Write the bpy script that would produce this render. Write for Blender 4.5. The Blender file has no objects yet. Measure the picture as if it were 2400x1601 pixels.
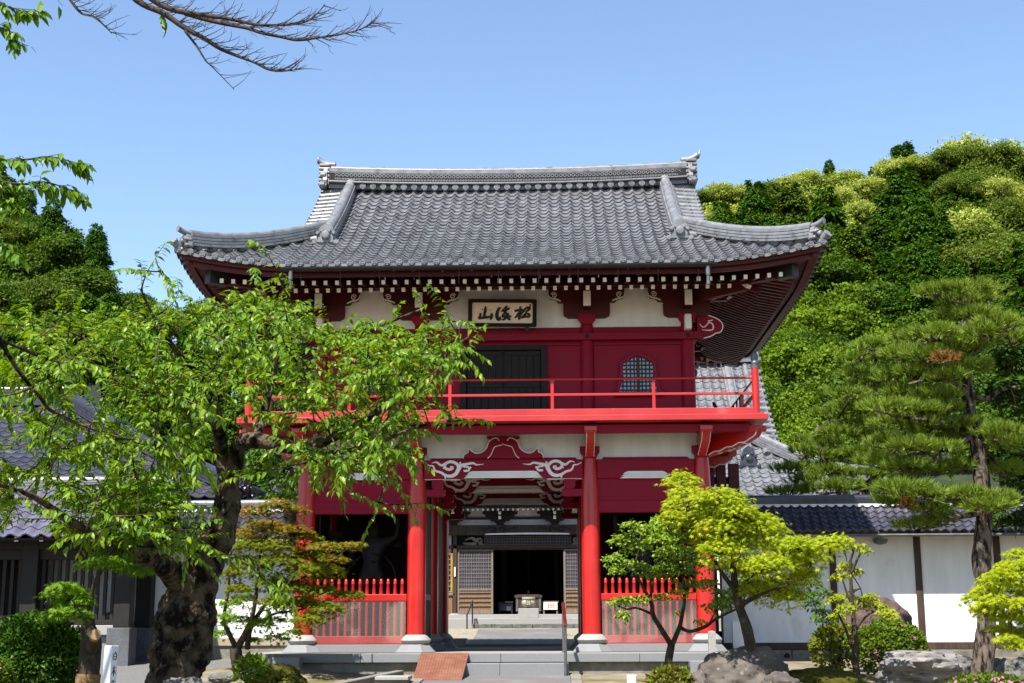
import bpy, bmesh, math, random
import numpy as np
from mathutils import Vector, Matrix

R = random.Random(7)
NR = np.random.RandomState(11)
scene = bpy.context.scene
COL = scene.collection
rad = math.radians

# ------------------------------------------------------------------ camera
CAM = Vector((.8182, -22.0, .74))
YAW, PIT, ROL, FPX = -.0307, .2033, -.0039, 3262.3        # FPX in pixels of a 2400 wide picture
FW = Vector((math.sin(YAW) * math.cos(PIT), math.cos(YAW) * math.cos(PIT), math.sin(PIT)))
_r = Vector((math.cos(YAW), -math.sin(YAW), 0)); _u = _r.cross(FW)
RT = _r * math.cos(ROL) + _u * math.sin(ROL); UP = -_r * math.sin(ROL) + _u * math.cos(ROL)
cd = bpy.data.cameras.new('camera'); co = bpy.data.objects.new('camera', cd); COL.objects.link(co)
cd.sensor_width = 36; cd.lens = FPX / 2400 * 36; cd.clip_end = 2000; cd.clip_start = .1
M = Matrix((RT, UP, -FW)).transposed().to_4x4(); M.translation = CAM
co.matrix_world = M
scene.camera = co

# ------------------------------------------------------------------ light
SUN_EL, SUN_AZ = rad(56.5), rad(28.0)      # azimuth: degrees left of the direction gate -> camera
SD = Vector((-math.sin(SUN_AZ) * math.cos(SUN_EL), -math.cos(SUN_AZ) * math.cos(SUN_EL), math.sin(SUN_EL)))
w = bpy.data.worlds.new('World'); scene.world = w; w.use_nodes = True
nt = w.node_tree; bg = nt.nodes['Background']
sky = nt.nodes.new('ShaderNodeTexSky'); sky.sky_type = 'NISHITA'; sky.sun_disc = False
sky.sun_elevation = SUN_EL; sky.sun_rotation = math.atan2(SD.x, SD.y)
sky.air_density = 1.0; sky.dust_density = .35; sky.ozone_density = 2.4
nt.links.new(sky.outputs[0], bg.inputs[0]); bg.inputs[1].default_value = .098
sl = bpy.data.lights.new('sun', 'SUN'); sl.energy = 5.0; sl.angle = rad(.55); sl.color = (1, .95, .87)
so = bpy.data.objects.new('sun', sl); COL.objects.link(so)
so.rotation_euler = (-SD).to_track_quat('-Z', 'Y').to_euler()
scene.view_settings.view_transform = 'Standard'; scene.view_settings.look = 'None'
scene.view_settings.exposure = 1.35; scene.view_settings.gamma = 1.0
scene.cycles.max_bounces = 8; scene.cycles.transparent_max_bounces = 8

# ------------------------------------------------------------------ helpers
def ray(px, py):
    return FW + RT * ((px - 1200) / FPX) - UP * ((py - 800.5) / FPX)
def at(px, py, Y):
    """world point seen at photo pixel px,py on the plane y = Y"""
    d = ray(px, py); return CAM + d * ((Y - CAM.y) / d.y)

def tag(o, label=None, cat=None, group=None, kind=None):
    if label: o['label'] = label
    if cat: o['category'] = cat
    if group: o['group'] = group
    if kind: o['kind'] = kind
    return o
def thing(name, label, cat, loc=(0, 0, 0), group=None, rz=0):
    o = bpy.data.objects.new(name, None); o.empty_display_size = .2; COL.objects.link(o)
    o.location = loc; o.rotation_euler.z = rz
    return tag(o, label, cat, group)
def origin(o):
    v = Vector((0, 0, 0))
    while o is not None:
        v = v + o.location; o = o.parent
    return v
def copy_tree(o, parent=None):
    c = o.copy(); COL.objects.link(c)
    if parent is not None: c.parent = parent
    for ch in list(o.children): copy_tree(ch, c)
    return c

def np_mesh(name, V, T, mats, smooth=False, mi=None):
    V = np.asarray(V, dtype=np.float32); T = np.asarray(T, dtype=np.int32)
    me = bpy.data.meshes.new(name); n, k = T.shape
    me.vertices.add(len(V)); me.vertices.foreach_set('co', V.ravel())
    me.loops.add(n * k); me.loops.foreach_set('vertex_index', T.ravel())
    me.polygons.add(n); me.polygons.foreach_set('loop_start', np.arange(0, n * k, k, dtype=np.int32))
    if mi is not None: me.polygons.foreach_set('material_index', np.asarray(mi, dtype=np.int32))
    me.polygons.foreach_set('use_smooth', np.full(n, smooth))
    me.update(calc_edges=True); me.validate()
    for m in (mats if isinstance(mats, (list, tuple)) else [mats]): me.materials.append(m)
    return me
def link(name, me, parent=None, loc=(0, 0, 0)):
    o = bpy.data.objects.new(name, me); COL.objects.link(o); o.location = loc
    if parent is not None: o.parent = parent
    return o

class MB:
    def __init__(s): s.v = []; s.f = []; s.m = []
    def add(s, vs, fs, mi=0):
        b = len(s.v); s.v.extend([tuple(q) for q in vs])
        for f in fs: s.f.append([b + i for i in f]); s.m.append(mi)
    def box(s, x0, x1, y0, y1, z0, z1, mi=0):
        s.add([(x0, y0, z0), (x1, y0, z0), (x1, y1, z0), (x0, y1, z0), (x0, y0, z1), (x1, y0, z1), (x1, y1, z1), (x0, y1, z1)],
              [(3, 2, 1, 0), (4, 5, 6, 7), (0, 1, 5, 4), (1, 2, 6, 5), (2, 3, 7, 6), (3, 0, 4, 7)], mi)
    def beam(s, a, b, wid, hei, mi=0, up=(0, 0, 1), end=None, endlen=.012):
        a = Vector(a); b = Vector(b); t = (b - a).normalized(); l = t.cross(Vector(up)).normalized(); u = l.cross(t)
        if end is not None:
            s.beam(b - t * endlen, b, wid * 1.0, hei * 1.0, end, up); b = b - t * endlen
        L = l * (wid / 2); U = u * (hei / 2)
        vs = [a - L - U, a + L - U, a + L + U, a - L + U, b - L - U, b + L - U, b + L + U, b - L + U]
        s.add(vs, [(0, 1, 2, 3), (7, 6, 5, 4), (0, 4, 5, 1), (1, 5, 6, 2), (2, 6, 7, 3), (3, 7, 4, 0)], mi)
    def prism(s, outline, w0, w1, P, mi=0, hole=None):
        """outline: (u,v) list; P(u,v,w) -> xyz; extruded from w0 to w1"""
        n = len(outline)
        vs = [P(u, v, w0) for u, v in outline] + [P(u, v, w1) for u, v in outline]
        fs = [(i, (i + 1) % n, n + (i + 1) % n, n + i) for i in range(n)]
        if hole is None: fs += [tuple(range(n))[::-1], tuple(range(n, 2 * n))]
        s.add(vs, fs, mi)
        if hole is not None:                       # same number of points as outline
            vs2 = [P(u, v, w0) for u, v in hole] + [P(u, v, w1) for u, v in hole]
            b = len(s.v); s.v.extend([tuple(q) for q in vs2]); a = b - 2 * n
            for i in range(n):
                j = (i + 1) % n
                for f in ((a + i, a + j, b + j, b + i), (a + n + i, b + n + i, b + n + j, a + n + j), (b + i, b + j, b + n + j, b + n + i)):
                    s.f.append(list(f)); s.m.append(mi)
    def tube(s, pts, radii, n=8, mi=0, caps=True):
        pts = [Vector(p) for p in pts]; k = len(pts)
        if not hasattr(radii, '__len__'): radii = [radii] * k
        b = len(s.v); ref = None
        for i, p in enumerate(pts):
            t = (pts[min(i + 1, k - 1)] - pts[max(i - 1, 0)])
            t = t.normalized() if t.length > 1e-9 else Vector((0, 0, 1))
            if ref is None: ref = t.orthogonal().normalized()
            ref = (ref - t * ref.dot(t)); ref = ref.normalized() if ref.length > 1e-6 else t.orthogonal().normalized()
            q = t.cross(ref)
            for j in range(n):
                a = 2 * math.pi * j / n
                s.v.append(tuple(p + (ref * math.cos(a) + q * math.sin(a)) * radii[i]))
        for i in range(k - 1):
            for j in range(n):
                s.f.append([b + i * n + j, b + i * n + (j + 1) % n, b + (i + 1) * n + (j + 1) % n, b + (i + 1) * n + j]); s.m.append(mi)
        if caps:
            s.f.append([b + j for j in range(n)][::-1]); s.m.append(mi)
            s.f.append([b + (k - 1) * n + j for j in range(n)]); s.m.append(mi)
    def lathe(s, cx, cy, prof, n=24, mi=0, ang=0):
        b = len(s.v); k = len(prof)
        for r, z in prof:
            for j in range(n):
                a = 2 * math.pi * j / n + ang; s.v.append((cx + r * math.cos(a), cy + r * math.sin(a), z))
        for i in range(k - 1):
            for j in range(n):
                s.f.append([b + i * n + j, b + i * n + (j + 1) % n, b + (i + 1) * n + (j + 1) % n, b + (i + 1) * n + j]); s.m.append(mi)
        s.f.append([b + j for j in range(n)][::-1]); s.m.append(mi)
        s.f.append([b + (k - 1) * n + j for j in range(n)]); s.m.append(mi)
    def sweep(s, path, sect, mi=0, side=None, caps=True):
        """section (lateral, vertical) carried along path; vertical stays world z"""
        path = [Vector(p) for p in path]; k = len(path); n = len(sect); b = len(s.v)
        for i, p in enumerate(path):
            t = path[min(i + 1, k - 1)] - path[max(i - 1, 0)]; l = Vector((t.y, -t.x, 0))
            l = Vector(side) if side is not None else l.normalized()
            for a, h in sect: s.v.append(tuple(p + l * a + Vector((0, 0, h))))
        for i in range(k - 1):
            for j in range(n):
                s.f.append([b + i * n + j, b + i * n + (j + 1) % n, b + (i + 1) * n + (j + 1) % n, b + (i + 1) * n + j]); s.m.append(mi)
        if caps:
            s.f.append([b + j for j in range(n)][::-1]); s.m.append(mi)
            s.f.append([b + (k - 1) * n + j for j in range(n)]); s.m.append(mi)
    def build(s, name, mats, parent=None, smooth=False, bevel=0, auto=None, world=True, fixn=True, disp=None, sub=0):
        o0 = origin(parent) if (parent is not None and world) else Vector((0, 0, 0))
        me = bpy.data.meshes.new(name)
        me.from_pydata([(x - o0.x, y - o0.y, z - o0.z) for x, y, z in s.v], [], s.f)
        for m in (mats if isinstance(mats, (list, tuple)) else [mats]): me.materials.append(m)
        me.polygons.foreach_set('material_index', s.m)
        if fixn:
            bm = bmesh.new(); bm.from_mesh(me); bmesh.ops.recalc_face_normals(bm, faces=bm.faces); bm.to_mesh(me); bm.free()
        if smooth or auto is not None:
            me.polygons.foreach_set('use_smooth', [True] * len(me.polygons))
            if auto is not None: me.set_sharp_from_angle(angle=rad(auto))
        me.update()
        o = link(name, me, parent)
        if bevel:
            b = o.modifiers.new('bevel', 'BEVEL'); b.width = bevel; b.segments = 2; b.limit_method = 'ANGLE'; b.angle_limit = rad(40)
        return o

def smooth_path(pts, n=6):
    """Catmull-Rom through points"""
    P = [Vector(p) for p in pts]; out = []
    for i in range(len(P) - 1):
        p0, p1, p2, p3 = P[max(i - 1, 0)], P[i], P[i + 1], P[min(i + 2, len(P) - 1)]
        for k in range(n):
            t = k / n
            out.append(.5 * ((2 * p1) + (p2 - p0) * t + (2 * p0 - 5 * p1 + 4 * p2 - p3) * t * t + (-p0 + 3 * p1 - 3 * p2 + p3) * t ** 3))
    out.append(P[-1]); return out
def lerp_list(vals, n):
    """stretch a list of numbers to n entries"""
    m = len(vals) - 1; out = []
    for i in range(n):
        t = i / (n - 1) * m; j = min(int(t), m - 1); out.append(vals[j] + (vals[j + 1] - vals[j]) * (t - j))
    return out
def strokes(mb, lines, P, w0, w1, mi=0, sm=8):
    """brush strokes: each line = list of (u, v, width); a flat ribbon with thickness w0..w1"""
    for li, ln in enumerate(lines):
        w0 -= .0004; w1 += .0006                # every stroke sits a hair proud of the one before
        q = smooth_path([Vector((u, v, wd)) for u, v, wd in ln], sm) if len(ln) > 2 else [Vector(x) for x in ln]
        Lf, Rt = [], []
        for i, p in enumerate(q):
            t = q[min(i + 1, len(q) - 1)] - q[max(i - 1, 0)]; l = math.hypot(t.x, t.y) or 1
            nx, ny = -t.y / l, t.x / l; h = max(p.z, .0005) / 2
            Lf.append((p.x + nx * h, p.y + ny * h)); Rt.append((p.x - nx * h, p.y - ny * h))
        n = len(q)
        vs = [P(u, v, w1) for u, v in Lf] + [P(u, v, w1) for u, v in Rt] + [P(u, v, w0) for u, v in Lf] + [P(u, v, w0) for u, v in Rt]
        fs = []
        for i in range(n - 1):
            fs += [(i, i + 1, n + i + 1, n + i), (2 * n + i, 3 * n + i, 3 * n + i + 1, 2 * n + i + 1), (i, 2 * n + i, 2 * n + i + 1, i + 1), (n + i, n + i + 1, 3 * n + i + 1, 3 * n + i)]
        fs += [(0, n, 3 * n, 2 * n), (n - 1, 3 * n - 1, 4 * n - 1, 2 * n - 1)]
        mb.add(vs, fs, mi)

# ------------------------------------------------------------------ materials
MATS = {}
def pm(name, c1, c2=None, scale=6.0, rough=.6, bump=0.0, bscale=None, spec=.4, stretch=(1, 1, 1), metal=0.0, ramp=(.35, .65), detail=6, c3=None, s3=1.0, r3=(.55, .7), coat=0, k=.52, bdist=.02, island=0):
    """procedural surface: two colours mixed by noise, an optional third in patches, bump from a finer noise"""
    m = bpy.data.materials.new(name); m.use_nodes = True; N = m.node_tree.nodes; L = m.node_tree.links
    p = N['Principled BSDF']; p.inputs['Roughness'].default_value = rough; p.inputs['Specular IOR Level'].default_value = spec
    p.inputs['Metallic'].default_value = metal
    if coat: p.inputs['Coat Weight'].default_value = coat; p.inputs['Coat Roughness'].default_value = .12
    tc = N.new('ShaderNodeTexCoord'); mp = N.new('ShaderNodeMapping'); mp.inputs['Scale'].default_value = stretch
    L.new(tc.outputs['Object'], mp.inputs['Vector'])
    c2 = c2 or tuple(x * .8 for x in c1)
    c1 = tuple(x * k for x in c1); c2 = tuple(x * k for x in c2); c3 = tuple(x * k for x in c3) if c3 is not None else None
    nz = N.new('ShaderNodeTexNoise'); nz.inputs['Scale'].default_value = scale; nz.inputs['Detail'].default_value = detail
    L.new(mp.outputs[0], nz.inputs['Vector'])
    cr = N.new('ShaderNodeValToRGB'); e = cr.color_ramp.elements
    e[0].position, e[1].position = ramp; e[0].color = (*c2, 1); e[1].color = (*c1, 1)
    L.new(nz.outputs['Fac'], cr.inputs['Fac']); out = cr.outputs['Color']
    if c3 is not None:
        n3 = N.new('ShaderNodeTexNoise'); n3.inputs['Scale'].default_value = s3; n3.inputs['Detail'].default_value = 8; L.new(tc.outputs['Object'], n3.inputs['Vector'])
        r = N.new('ShaderNodeValToRGB'); r.color_ramp.elements[0].position, r.color_ramp.elements[1].position = r3; L.new(n3.outputs['Fac'], r.inputs['Fac'])
        mx = N.new('ShaderNodeMix'); mx.data_type = 'RGBA'; L.new(r.outputs['Color'], mx.inputs['Factor']); L.new(out, mx.inputs['A']); mx.inputs['B'].default_value = (*c3, 1); out = mx.outputs['Result']
    if island:                                  # every tile a little lighter or darker than its neighbour
        g = N.new('ShaderNodeNewGeometry'); mr = N.new('ShaderNodeMapRange'); mr.inputs['To Min'].default_value = 1 - island; mr.inputs['To Max'].default_value = 1 + island; L.new(g.outputs['Random Per Island'], mr.inputs['Value'])
        hv = N.new('ShaderNodeHueSaturation'); L.new(mr.outputs[0], hv.inputs['Value']); L.new(out, hv.inputs['Color']); out = hv.outputs['Color']
    L.new(out, p.inputs['Base Color'])
    rr = N.new('ShaderNodeMapRange'); rr.inputs['To Min'].default_value = max(rough - .1, .05); rr.inputs['To Max'].default_value = min(rough + .12, 1); L.new(nz.outputs['Fac'], rr.inputs['Value']); L.new(rr.outputs[0], p.inputs['Roughness'])
    if bump:
        nb = N.new('ShaderNodeTexNoise'); nb.inputs['Scale'].default_value = bscale or scale * 4; nb.inputs['Detail'].default_value = 6; L.new(mp.outputs[0], nb.inputs['Vector'])
        b = N.new('ShaderNodeBump'); b.inputs['Strength'].default_value = bump; b.inputs['Distance'].default_value = bdist
        L.new(nb.outputs['Fac'], b.inputs['Height']); L.new(b.outputs[0], p.inputs['Normal'])
    MATS[name] = m; return m
def leafmat(name, cols, trans=.3, rough=.45, spec=.35, k=.74):
    """leaves: colour differs from leaf to leaf (random per island), part of the light passes through"""
    m = bpy.data.materials.new(name); m.use_nodes = True; N = m.node_tree.nodes; L = m.node_tree.links
    p = N['Principled BSDF']; p.inputs['Roughness'].default_value = rough; p.inputs['Specular IOR Level'].default_value = spec * .35
    g = N.new('ShaderNodeNewGeometry'); cr = N.new('ShaderNodeValToRGB'); e = cr.color_ramp.elements
    cols = [(c[0] * k * .86, c[1] * k * .88, c[2] * k * .75) for c in cols]
    while len(e) < len(cols): e.new(.5)
    for i, c in enumerate(cols): e[i].position = i / max(len(cols) - 1, 1); e[i].color = (*c, 1)
    oi = N.new('ShaderNodeObjectInfo'); ad = N.new('ShaderNodeMath'); ad.operation = 'MULTIPLY_ADD'; ad.inputs[1].default_value = .7
    ms = N.new('ShaderNodeMath'); ms.operation = 'MULTIPLY'; ms.inputs[1].default_value = .3
    L.new(oi.outputs['Random'], ms.inputs[0]); L.new(g.outputs['Random Per Island'], ad.inputs[0]); L.new(ms.outputs[0], ad.inputs[2])
    L.new(ad.outputs[0], cr.inputs['Fac']); L.new(cr.outputs['Color'], p.inputs['Base Color'])
    t = N.new('ShaderNodeBsdfTranslucent'); hs = N.new('ShaderNodeHueSaturation'); hs.inputs['Hue'].default_value = .485; hs.inputs['Saturation'].default_value = 1.1; hs.inputs['Value'].default_value = 1.7
    L.new(cr.outputs['Color'], hs.inputs['Color']); L.new(hs.outputs[0], t.inputs['Color'])
    mx = N.new('ShaderNodeMixShader'); mx.inputs[0].default_value = trans
    L.new(p.outputs[0], mx.inputs[1]); L.new(t.outputs[0], mx.inputs[2]); L.new(mx.outputs[0], N['Material Output'].inputs['Surface'])
    MATS[name] = m; return m

RED = pm('red paint', (.56, .013, .008), (.47, .010, .007), 2.2, .36, .03, 45, .45, coat=.2, c3=(.52, .035, .024), s3=2.4, r3=(.56, .85), k=0.75)
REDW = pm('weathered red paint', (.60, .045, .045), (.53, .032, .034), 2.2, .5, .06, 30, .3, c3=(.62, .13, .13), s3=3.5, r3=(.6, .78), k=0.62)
RED_SHADE = pm('red paint with shade', (.29, .003, .024), (.245, .0025, .020), 2.5, .5, .04, 40, .16, (.4, 1, 3), c3=(.22, .008, .018), s3=5, r3=(.58, .75), k=0.8)  # red paint of the shaded parts, purplish shade mixed into its colour
RED_DEEP_SHADE = pm('red paint with deep shade', (.085, .007, .007), (.065, .005, .006), 3, .55, .05, 30, .3, k=0.8)  # red of soffits, rafters and eave brackets, colour darkened to carry their shade
WHT = pm('white lime paint', (.76, .75, .72), (.68, .66, .62), 5, .7, .05, 40, .25, k=1)
PLAS = pm('white plaster', (.71, .715, .72), (.63, .63, .625), 2.2, .85, .06, 50, .2, (3, 3, .5), c3=(.50, .49, .455), s3=2.6, r3=(.57, .85), k=1)
TILE = pm('grey roof tile', (.255, .26, .28), (.17, .175, .19), 9, .40, .08, 40, .6, c3=(.085, .085, .08), s3=6, r3=(.52, .72), island=0.17)
TILEL = pm('pale grey ridge tile', (.30, .305, .32), (.21, .215, .23), 8, .42, .1, 30, .6, c3=(.08, .08, .072), s3=7, r3=(.55, .75), island=0.1)
TILED = pm('dark glazed roof tile', (.05, .05, .075), (.032, .032, .05), 7, .3, .05, 40, .7, c3=(.075, .07, .07), s3=5, r3=(.5, .75))
TILEB = pm('blue grey roof tile', (.085, .085, .115), (.055, .055, .08), 7, .38, .06, 40, .6, c3=(.05, .048, .045), s3=4, r3=(.55, .75), island=0.22)
GRAN = pm('grey granite', (.36, .37, .385), (.25, .26, .275), 90, .7, .12, 140, .35, ramp=(.3, .7), c3=(.3, .3, .29), s3=1.6, r3=(.5, .8))
GRANW = pm('pale granite', (.55, .54, .52), (.42, .41, .395), 90, .7, .12, 120, .3, c3=(.36, .35, .32), s3=3, r3=(.55, .8))
CONC = pm('old concrete', (.38, .355, .30), (.27, .25, .21), 14, .9, .25, 50, .2, c3=(.16, .15, .11), s3=2.5, r3=(.5, .75))
SOIL = None
DKW = pm('dark weathered wood', (.035, .025, .02), (.018, .013, .011), 5, .65, .15, 30, .3, (6, 6, .6), k=.38)
BRW = pm('brown wood', (.115, .07, .045), (.06, .036, .024), 4, .65, .15, 30, .3, (5, 5, .6))
GLDW = pm('sunburnt plank wood', (.40, .21, .085), (.26, .13, .055), 4, .6, .12, 30, .3, (12, 12, .6))
PALW = pm('bleached grey wood', (.33, .27, .21), (.22, .175, .135), 4, .7, .15, 30, .3, (8, 8, .7))
GOLD = pm('yellow wood frame', (.62, .40, .08), (.5, .3, .06), 5, .5)
BLK = pm('black lacquer', (.010, .010, .011), (.006, .006, .007), 4, .6, spec=.2)
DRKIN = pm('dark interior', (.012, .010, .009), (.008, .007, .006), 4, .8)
COPP = pm('green black copper', (.05, .062, .06), (.03, .038, .038), 6, .5, .05, metal=.3)
BRZ = pm('grey bronze', (.25, .27, .28), (.16, .18, .19), 8, .45, metal=.4)
STEEL = pm('brushed steel', (.42, .42, .40), (.33, .33, .32), 30, .32, metal=.9)
IRON = pm('painted iron', (.06, .06, .065), (.04, .04, .045), 20, .5, metal=.2)
RUST = pm('rusty steel plate', (.33, .135, .085), (.25, .10, .065), 7, .75, .15, 60, .2, c3=(.36, .19, .13), s3=5, r3=(.5, .8))
PAPER = pm('aged sign board', (.66, .55, .46), (.58, .48, .39), 9, .8, c3=(.42, .33, .26), s3=12, r3=(.66, .85), k=1.15)
INK = pm('black ink', (.006, .006, .006), (.004, .004, .004), 5, .6)
BARK = pm('lichened cherry bark', (.17, .125, .08), (.014, .010, .007), 7, .92, 1.0, 26, .1, (1, 1, .8), ramp=(.42, .60), c3=(.17, .17, .125), s3=11, r3=(.57, .68), k=.58, bdist=.06)
BARKB = pm('brown bark', (.095, .075, .052), (.045, .033, .022), 16, .9, .7, 40, .2, (1, 1, .4), c3=(.16, .16, .11), s3=9, r3=(.6, .75))
BARKP = pm('plated pine bark', (.20, .155, .12), (.022, .015, .011), 15, .95, 1.0, 18, .1, (1, 1, .3), ramp=(.42, .56), k=.6, bdist=.05)
TWIG = pm('twig bark', (.11, .085, .07), (.055, .04, .033), 20, .85, .3, 60, .2)
STONE = pm('brown grey boulder', (.20, .17, .145), (.10, .085, .075), 3.5, .85, .8, 14, .25, (1, 1, 1.6), c3=(.32, .28, .22), s3=16, r3=(.62, .7))
STONEL = pm('pale banded rock', (.40, .375, .35), (.15, .14, .14), 5, .85, .9, 16, .25, (.5, .5, 3.5), c3=(.21, .21, .13), s3=5, r3=(.58, .72))
STONEG = pm('grey field stone', (.27, .27, .25), (.14, .14, .13), 9, .9, .7, 30, .2, c3=(.12, .13, .06), s3=4, r3=(.55, .7))
STONER = pm('reddish rock', (.18, .12, .10), (.10, .065, .055), 8, .9, .7, 30, .2)
CUT = pm('cut wood', (.55, .36, .19), (.42, .26, .13), 14, .8)
STRAW = pm('straw wrap', (.36, .24, .11), (.22, .145, .065), 14, .9, .4, 50, .1, (1, 1, 4))
POSTW = pm('white painted post', (.74, .76, .77), (.6, .63, .66), 7, .7, .1, 40, .3, (6, 6, .5), c3=(.26, .26, .25), s3=7, r3=(.64, .76), k=0.8)
MOSSM = pm('moss', (.13, .12, .016), (.06, .065, .012), 22, .95, .8, 70, .05)
L_CHERRY = leafmat('cherry leaf', [(.035, .10, .006), (.08, .175, .010), (.14, .245, .014), (.23, .33, .026)], .32, .36, .45, k=.92)
L_MAPLE = leafmat('lime maple leaf', [(.22, .30, .012), (.34, .41, .016), (.46, .50, .022)], .42, .5, .3, k=0.85)
L_MAPLEG = leafmat('green maple leaf', [(.08, .2, .016), (.14, .28, .02), (.2, .34, .025)], .4, .5, .3, k=0.75)
L_MAPLER = leafmat('turning maple leaf', [(.06, .14, .012), (.11, .19, .014), (.18, .20, .014), (.28, .17, .014), (.30, .085, .018), (.17, .20, .014), (.08, .16, .012)], .38, .5, .3, k=0.85)
L_MAPLEO = leafmat('olive maple leaf', [(.07, .15, .01), (.12, .20, .012), (.19, .24, .014), (.22, .17, .014), (.13, .21, .012)], .4, .5, .3)
L_HOLLY = leafmat('glossy small leaf', [(.08, .15, .012), (.16, .25, .018), (.26, .32, .03)], .22, .28, .5, k=1.05)
L_YEL = leafmat('yellow green leaf', [(.13, .20, .012), (.30, .36, .018), (.42, .40, .03)], .35, .4, .4, k=0.8)
L_BUSH = leafmat('dark bush leaf', [(.03, .085, .008), (.055, .14, .012), (.10, .19, .016)], .22, .4, .4)
L_AZA = leafmat('azalea leaf', [(.06, .12, .01), (.12, .19, .014), (.19, .25, .02)], .25, .45, .35)
L_NAND = leafmat('nandina leaf', [(.06, .14, .012), (.11, .19, .014), (.17, .21, .02), (.20, .12, .03), (.12, .20, .02)], .3, .4, .35)
L_PINK = leafmat('pink azalea petal', [(.70, .12, .42), (.78, .24, .55), (.72, .15, .46)], .3, .5, .3, k=0.8)
L_PINE = leafmat('pine needle', [(.085, .15, .018), (.155, .225, .03), (.27, .32, .055)], .2, .5, .3, k=1.0)
L_DRY = leafmat('dry brown needle', [(.22, .10, .03), (.30, .15, .05)], .1, .7, .1, k=.8)
L_CYP = leafmat('cypress spray', [(.02, .055, .006), (.045, .10, .009), (.08, .145, .012)], .2, .55, .25)
L_CON = leafmat('conifer spray', [(.022, .07, .006), (.05, .125, .009), (.09, .175, .012)], .2, .55, .2)
L_CONL = leafmat('olive conifer spray', [(.035, .075, .008), (.07, .125, .011), (.11, .165, .016)], .2, .55, .2)
L_SHII = leafmat('yellow flowering crown', [(.10, .15, .02), (.24, .28, .055), (.38, .40, .12)], .25, .6, .2, k=1.2)
L_SHIIG = leafmat('olive broadleaf crown', [(.06, .11, .014), (.13, .19, .025), (.22, .26, .05)], .25, .6, .2)
L_DEC = leafmat('fresh green crown', [(.06, .13, .008), (.13, .22, .012), (.22, .31, .02)], .3, .5, .3)
L_DECD = leafmat('deep green crown', [(.03, .075, .007), (.065, .13, .01), (.12, .19, .016)], .25, .5, .3)
# ------------------------------------------------------------------ tiled roofs
def tile_field(mb, base, lat, inw, g, dg, up, c0, c1, w, dmax, L, rows, A, lift, thick=.024, K=10, jit=.0035, dmin=None, sharp=1.5, rnd=None):
    """rows of S shaped tiles. base: middle of the eave; lat / inw: unit vectors along the eave and up the slope;
    g(d): rise above the eave; up(c, d): corner uplift; dmax(c): where the column ends"""
    rnd = rnd or R
    n = max(1, round((c1 - c0) / w)); w = (c1 - c0) / n; rl = L / rows
    cw = [.5 + .5 * math.cos(2 * math.pi * k / K) for k in range(K + 1)]; prof = [A * (.78 * c ** (sharp * 2.2) + .22 * c) for c in cw] if sharp > 1.2 else [A * c ** sharp for c in cw]
    fs = [(k, k + 1, K + 2 + k, K + 1 + k) for k in range(K)] + [(2 * K + 2 + k, 2 * K + 3 + k, k + 1, k) for k in range(K)]
    for j in range(n):
        x0 = c0 + j * w; dm = dmax(x0 + w / 2); dn = dmin(x0 + w / 2) if dmin else 0
        for i in range(rows):
            d0 = i * rl
            if d0 >= dm or d0 + rl <= dn: continue
            d1 = min(d0 + rl * 1.08, dm + .02); jx = rnd.uniform(-jit, jit); jh = rnd.uniform(-jit, jit); tl = rnd.uniform(-jit, jit)
            lo, hi, lp = [], [], []
            for dd, arr in ((d0, lo), (d1, hi)):
                s = dg(dd); q = 1 / math.sqrt(1 + s * s); nx = -s * q; nz = q
                gz = g(dd)
                for k in range(K + 1):
                    c = x0 + w * k / K
                    h = prof[k] + (lift + jh + tl * (k / K - .5) if arr is lo else 0)
                    z = base[2] + gz + up(c, dd) + nz * h; t = dd + nx * h
                    cc = c + jx
                    arr.append((base[0] + lat[0] * cc + inw[0] * t, base[1] + lat[1] * cc + inw[1] * t, z))
                    if arr is lo:
                        z2 = z - nz * thick; t2 = t - nx * thick
                        lp.append((base[0] + lat[0] * cc + inw[0] * t2, base[1] + lat[1] * cc + inw[1] * t2, z2))
            mb.add(lo + hi + lp, fs)
def eave_discs(mb, base, lat, inw, up, c0, c1, w, r, dz=.0, proj=.02, mark=True):
    n = max(1, round((c1 - c0) / w)); w = (c1 - c0) / n
    B = Vector(base); lat = Vector(lat); inw = Vector(inw)
    for j in range(n + 1):
        c = c0 + j * w; p = B + lat * c + Vector((0, 0, up(c, 0) + dz)) - inw * proj
        mb.tube([p + inw * .12, p, p - inw * .004], [r, r, r * .94], 12)
        if mark:
            for a in (-.4, .4):
                mb.beam(p - inw * .004 + lat * (a * r) + Vector((0, 0, -.5 * r)), p - inw * .004 + lat * (a * r) + Vector((0, 0, .5 * r)), r * .16, r * .2, up=inw)
                mb.beam(p - inw * .004 + lat * (-.6 * r) + Vector((0, 0, a * r)), p - inw * .004 + lat * (.6 * r) + Vector((0, 0, a * r)), r * .16, r * .2, up=inw)
        if j < n:                               # crescent face of the pan tile between two discs
            q0 = p + inw * proj; pts = []
            for k in range(9):
                t = k / 8; sag = -.55 * r * math.sin(math.pi * t)
                pts.append((t * w, sag))
            vs = []
            for t, sag in pts:
                e = q0 + lat * t + Vector((0, 0, sag + up(c + t, 0) - up(c, 0)))
                vs += [e + Vector((0, 0, .012)) - inw * .006, e - Vector((0, 0, .035)) - inw * .006, e + Vector((0, 0, .012)) + inw * .06]
            fs = []
            for k in range(8):
                a = 3 * k; fs += [(a, a + 1, a + 4, a + 3), (a + 2, a, a + 3, a + 5)]
            mb.add(vs, fs)
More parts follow.
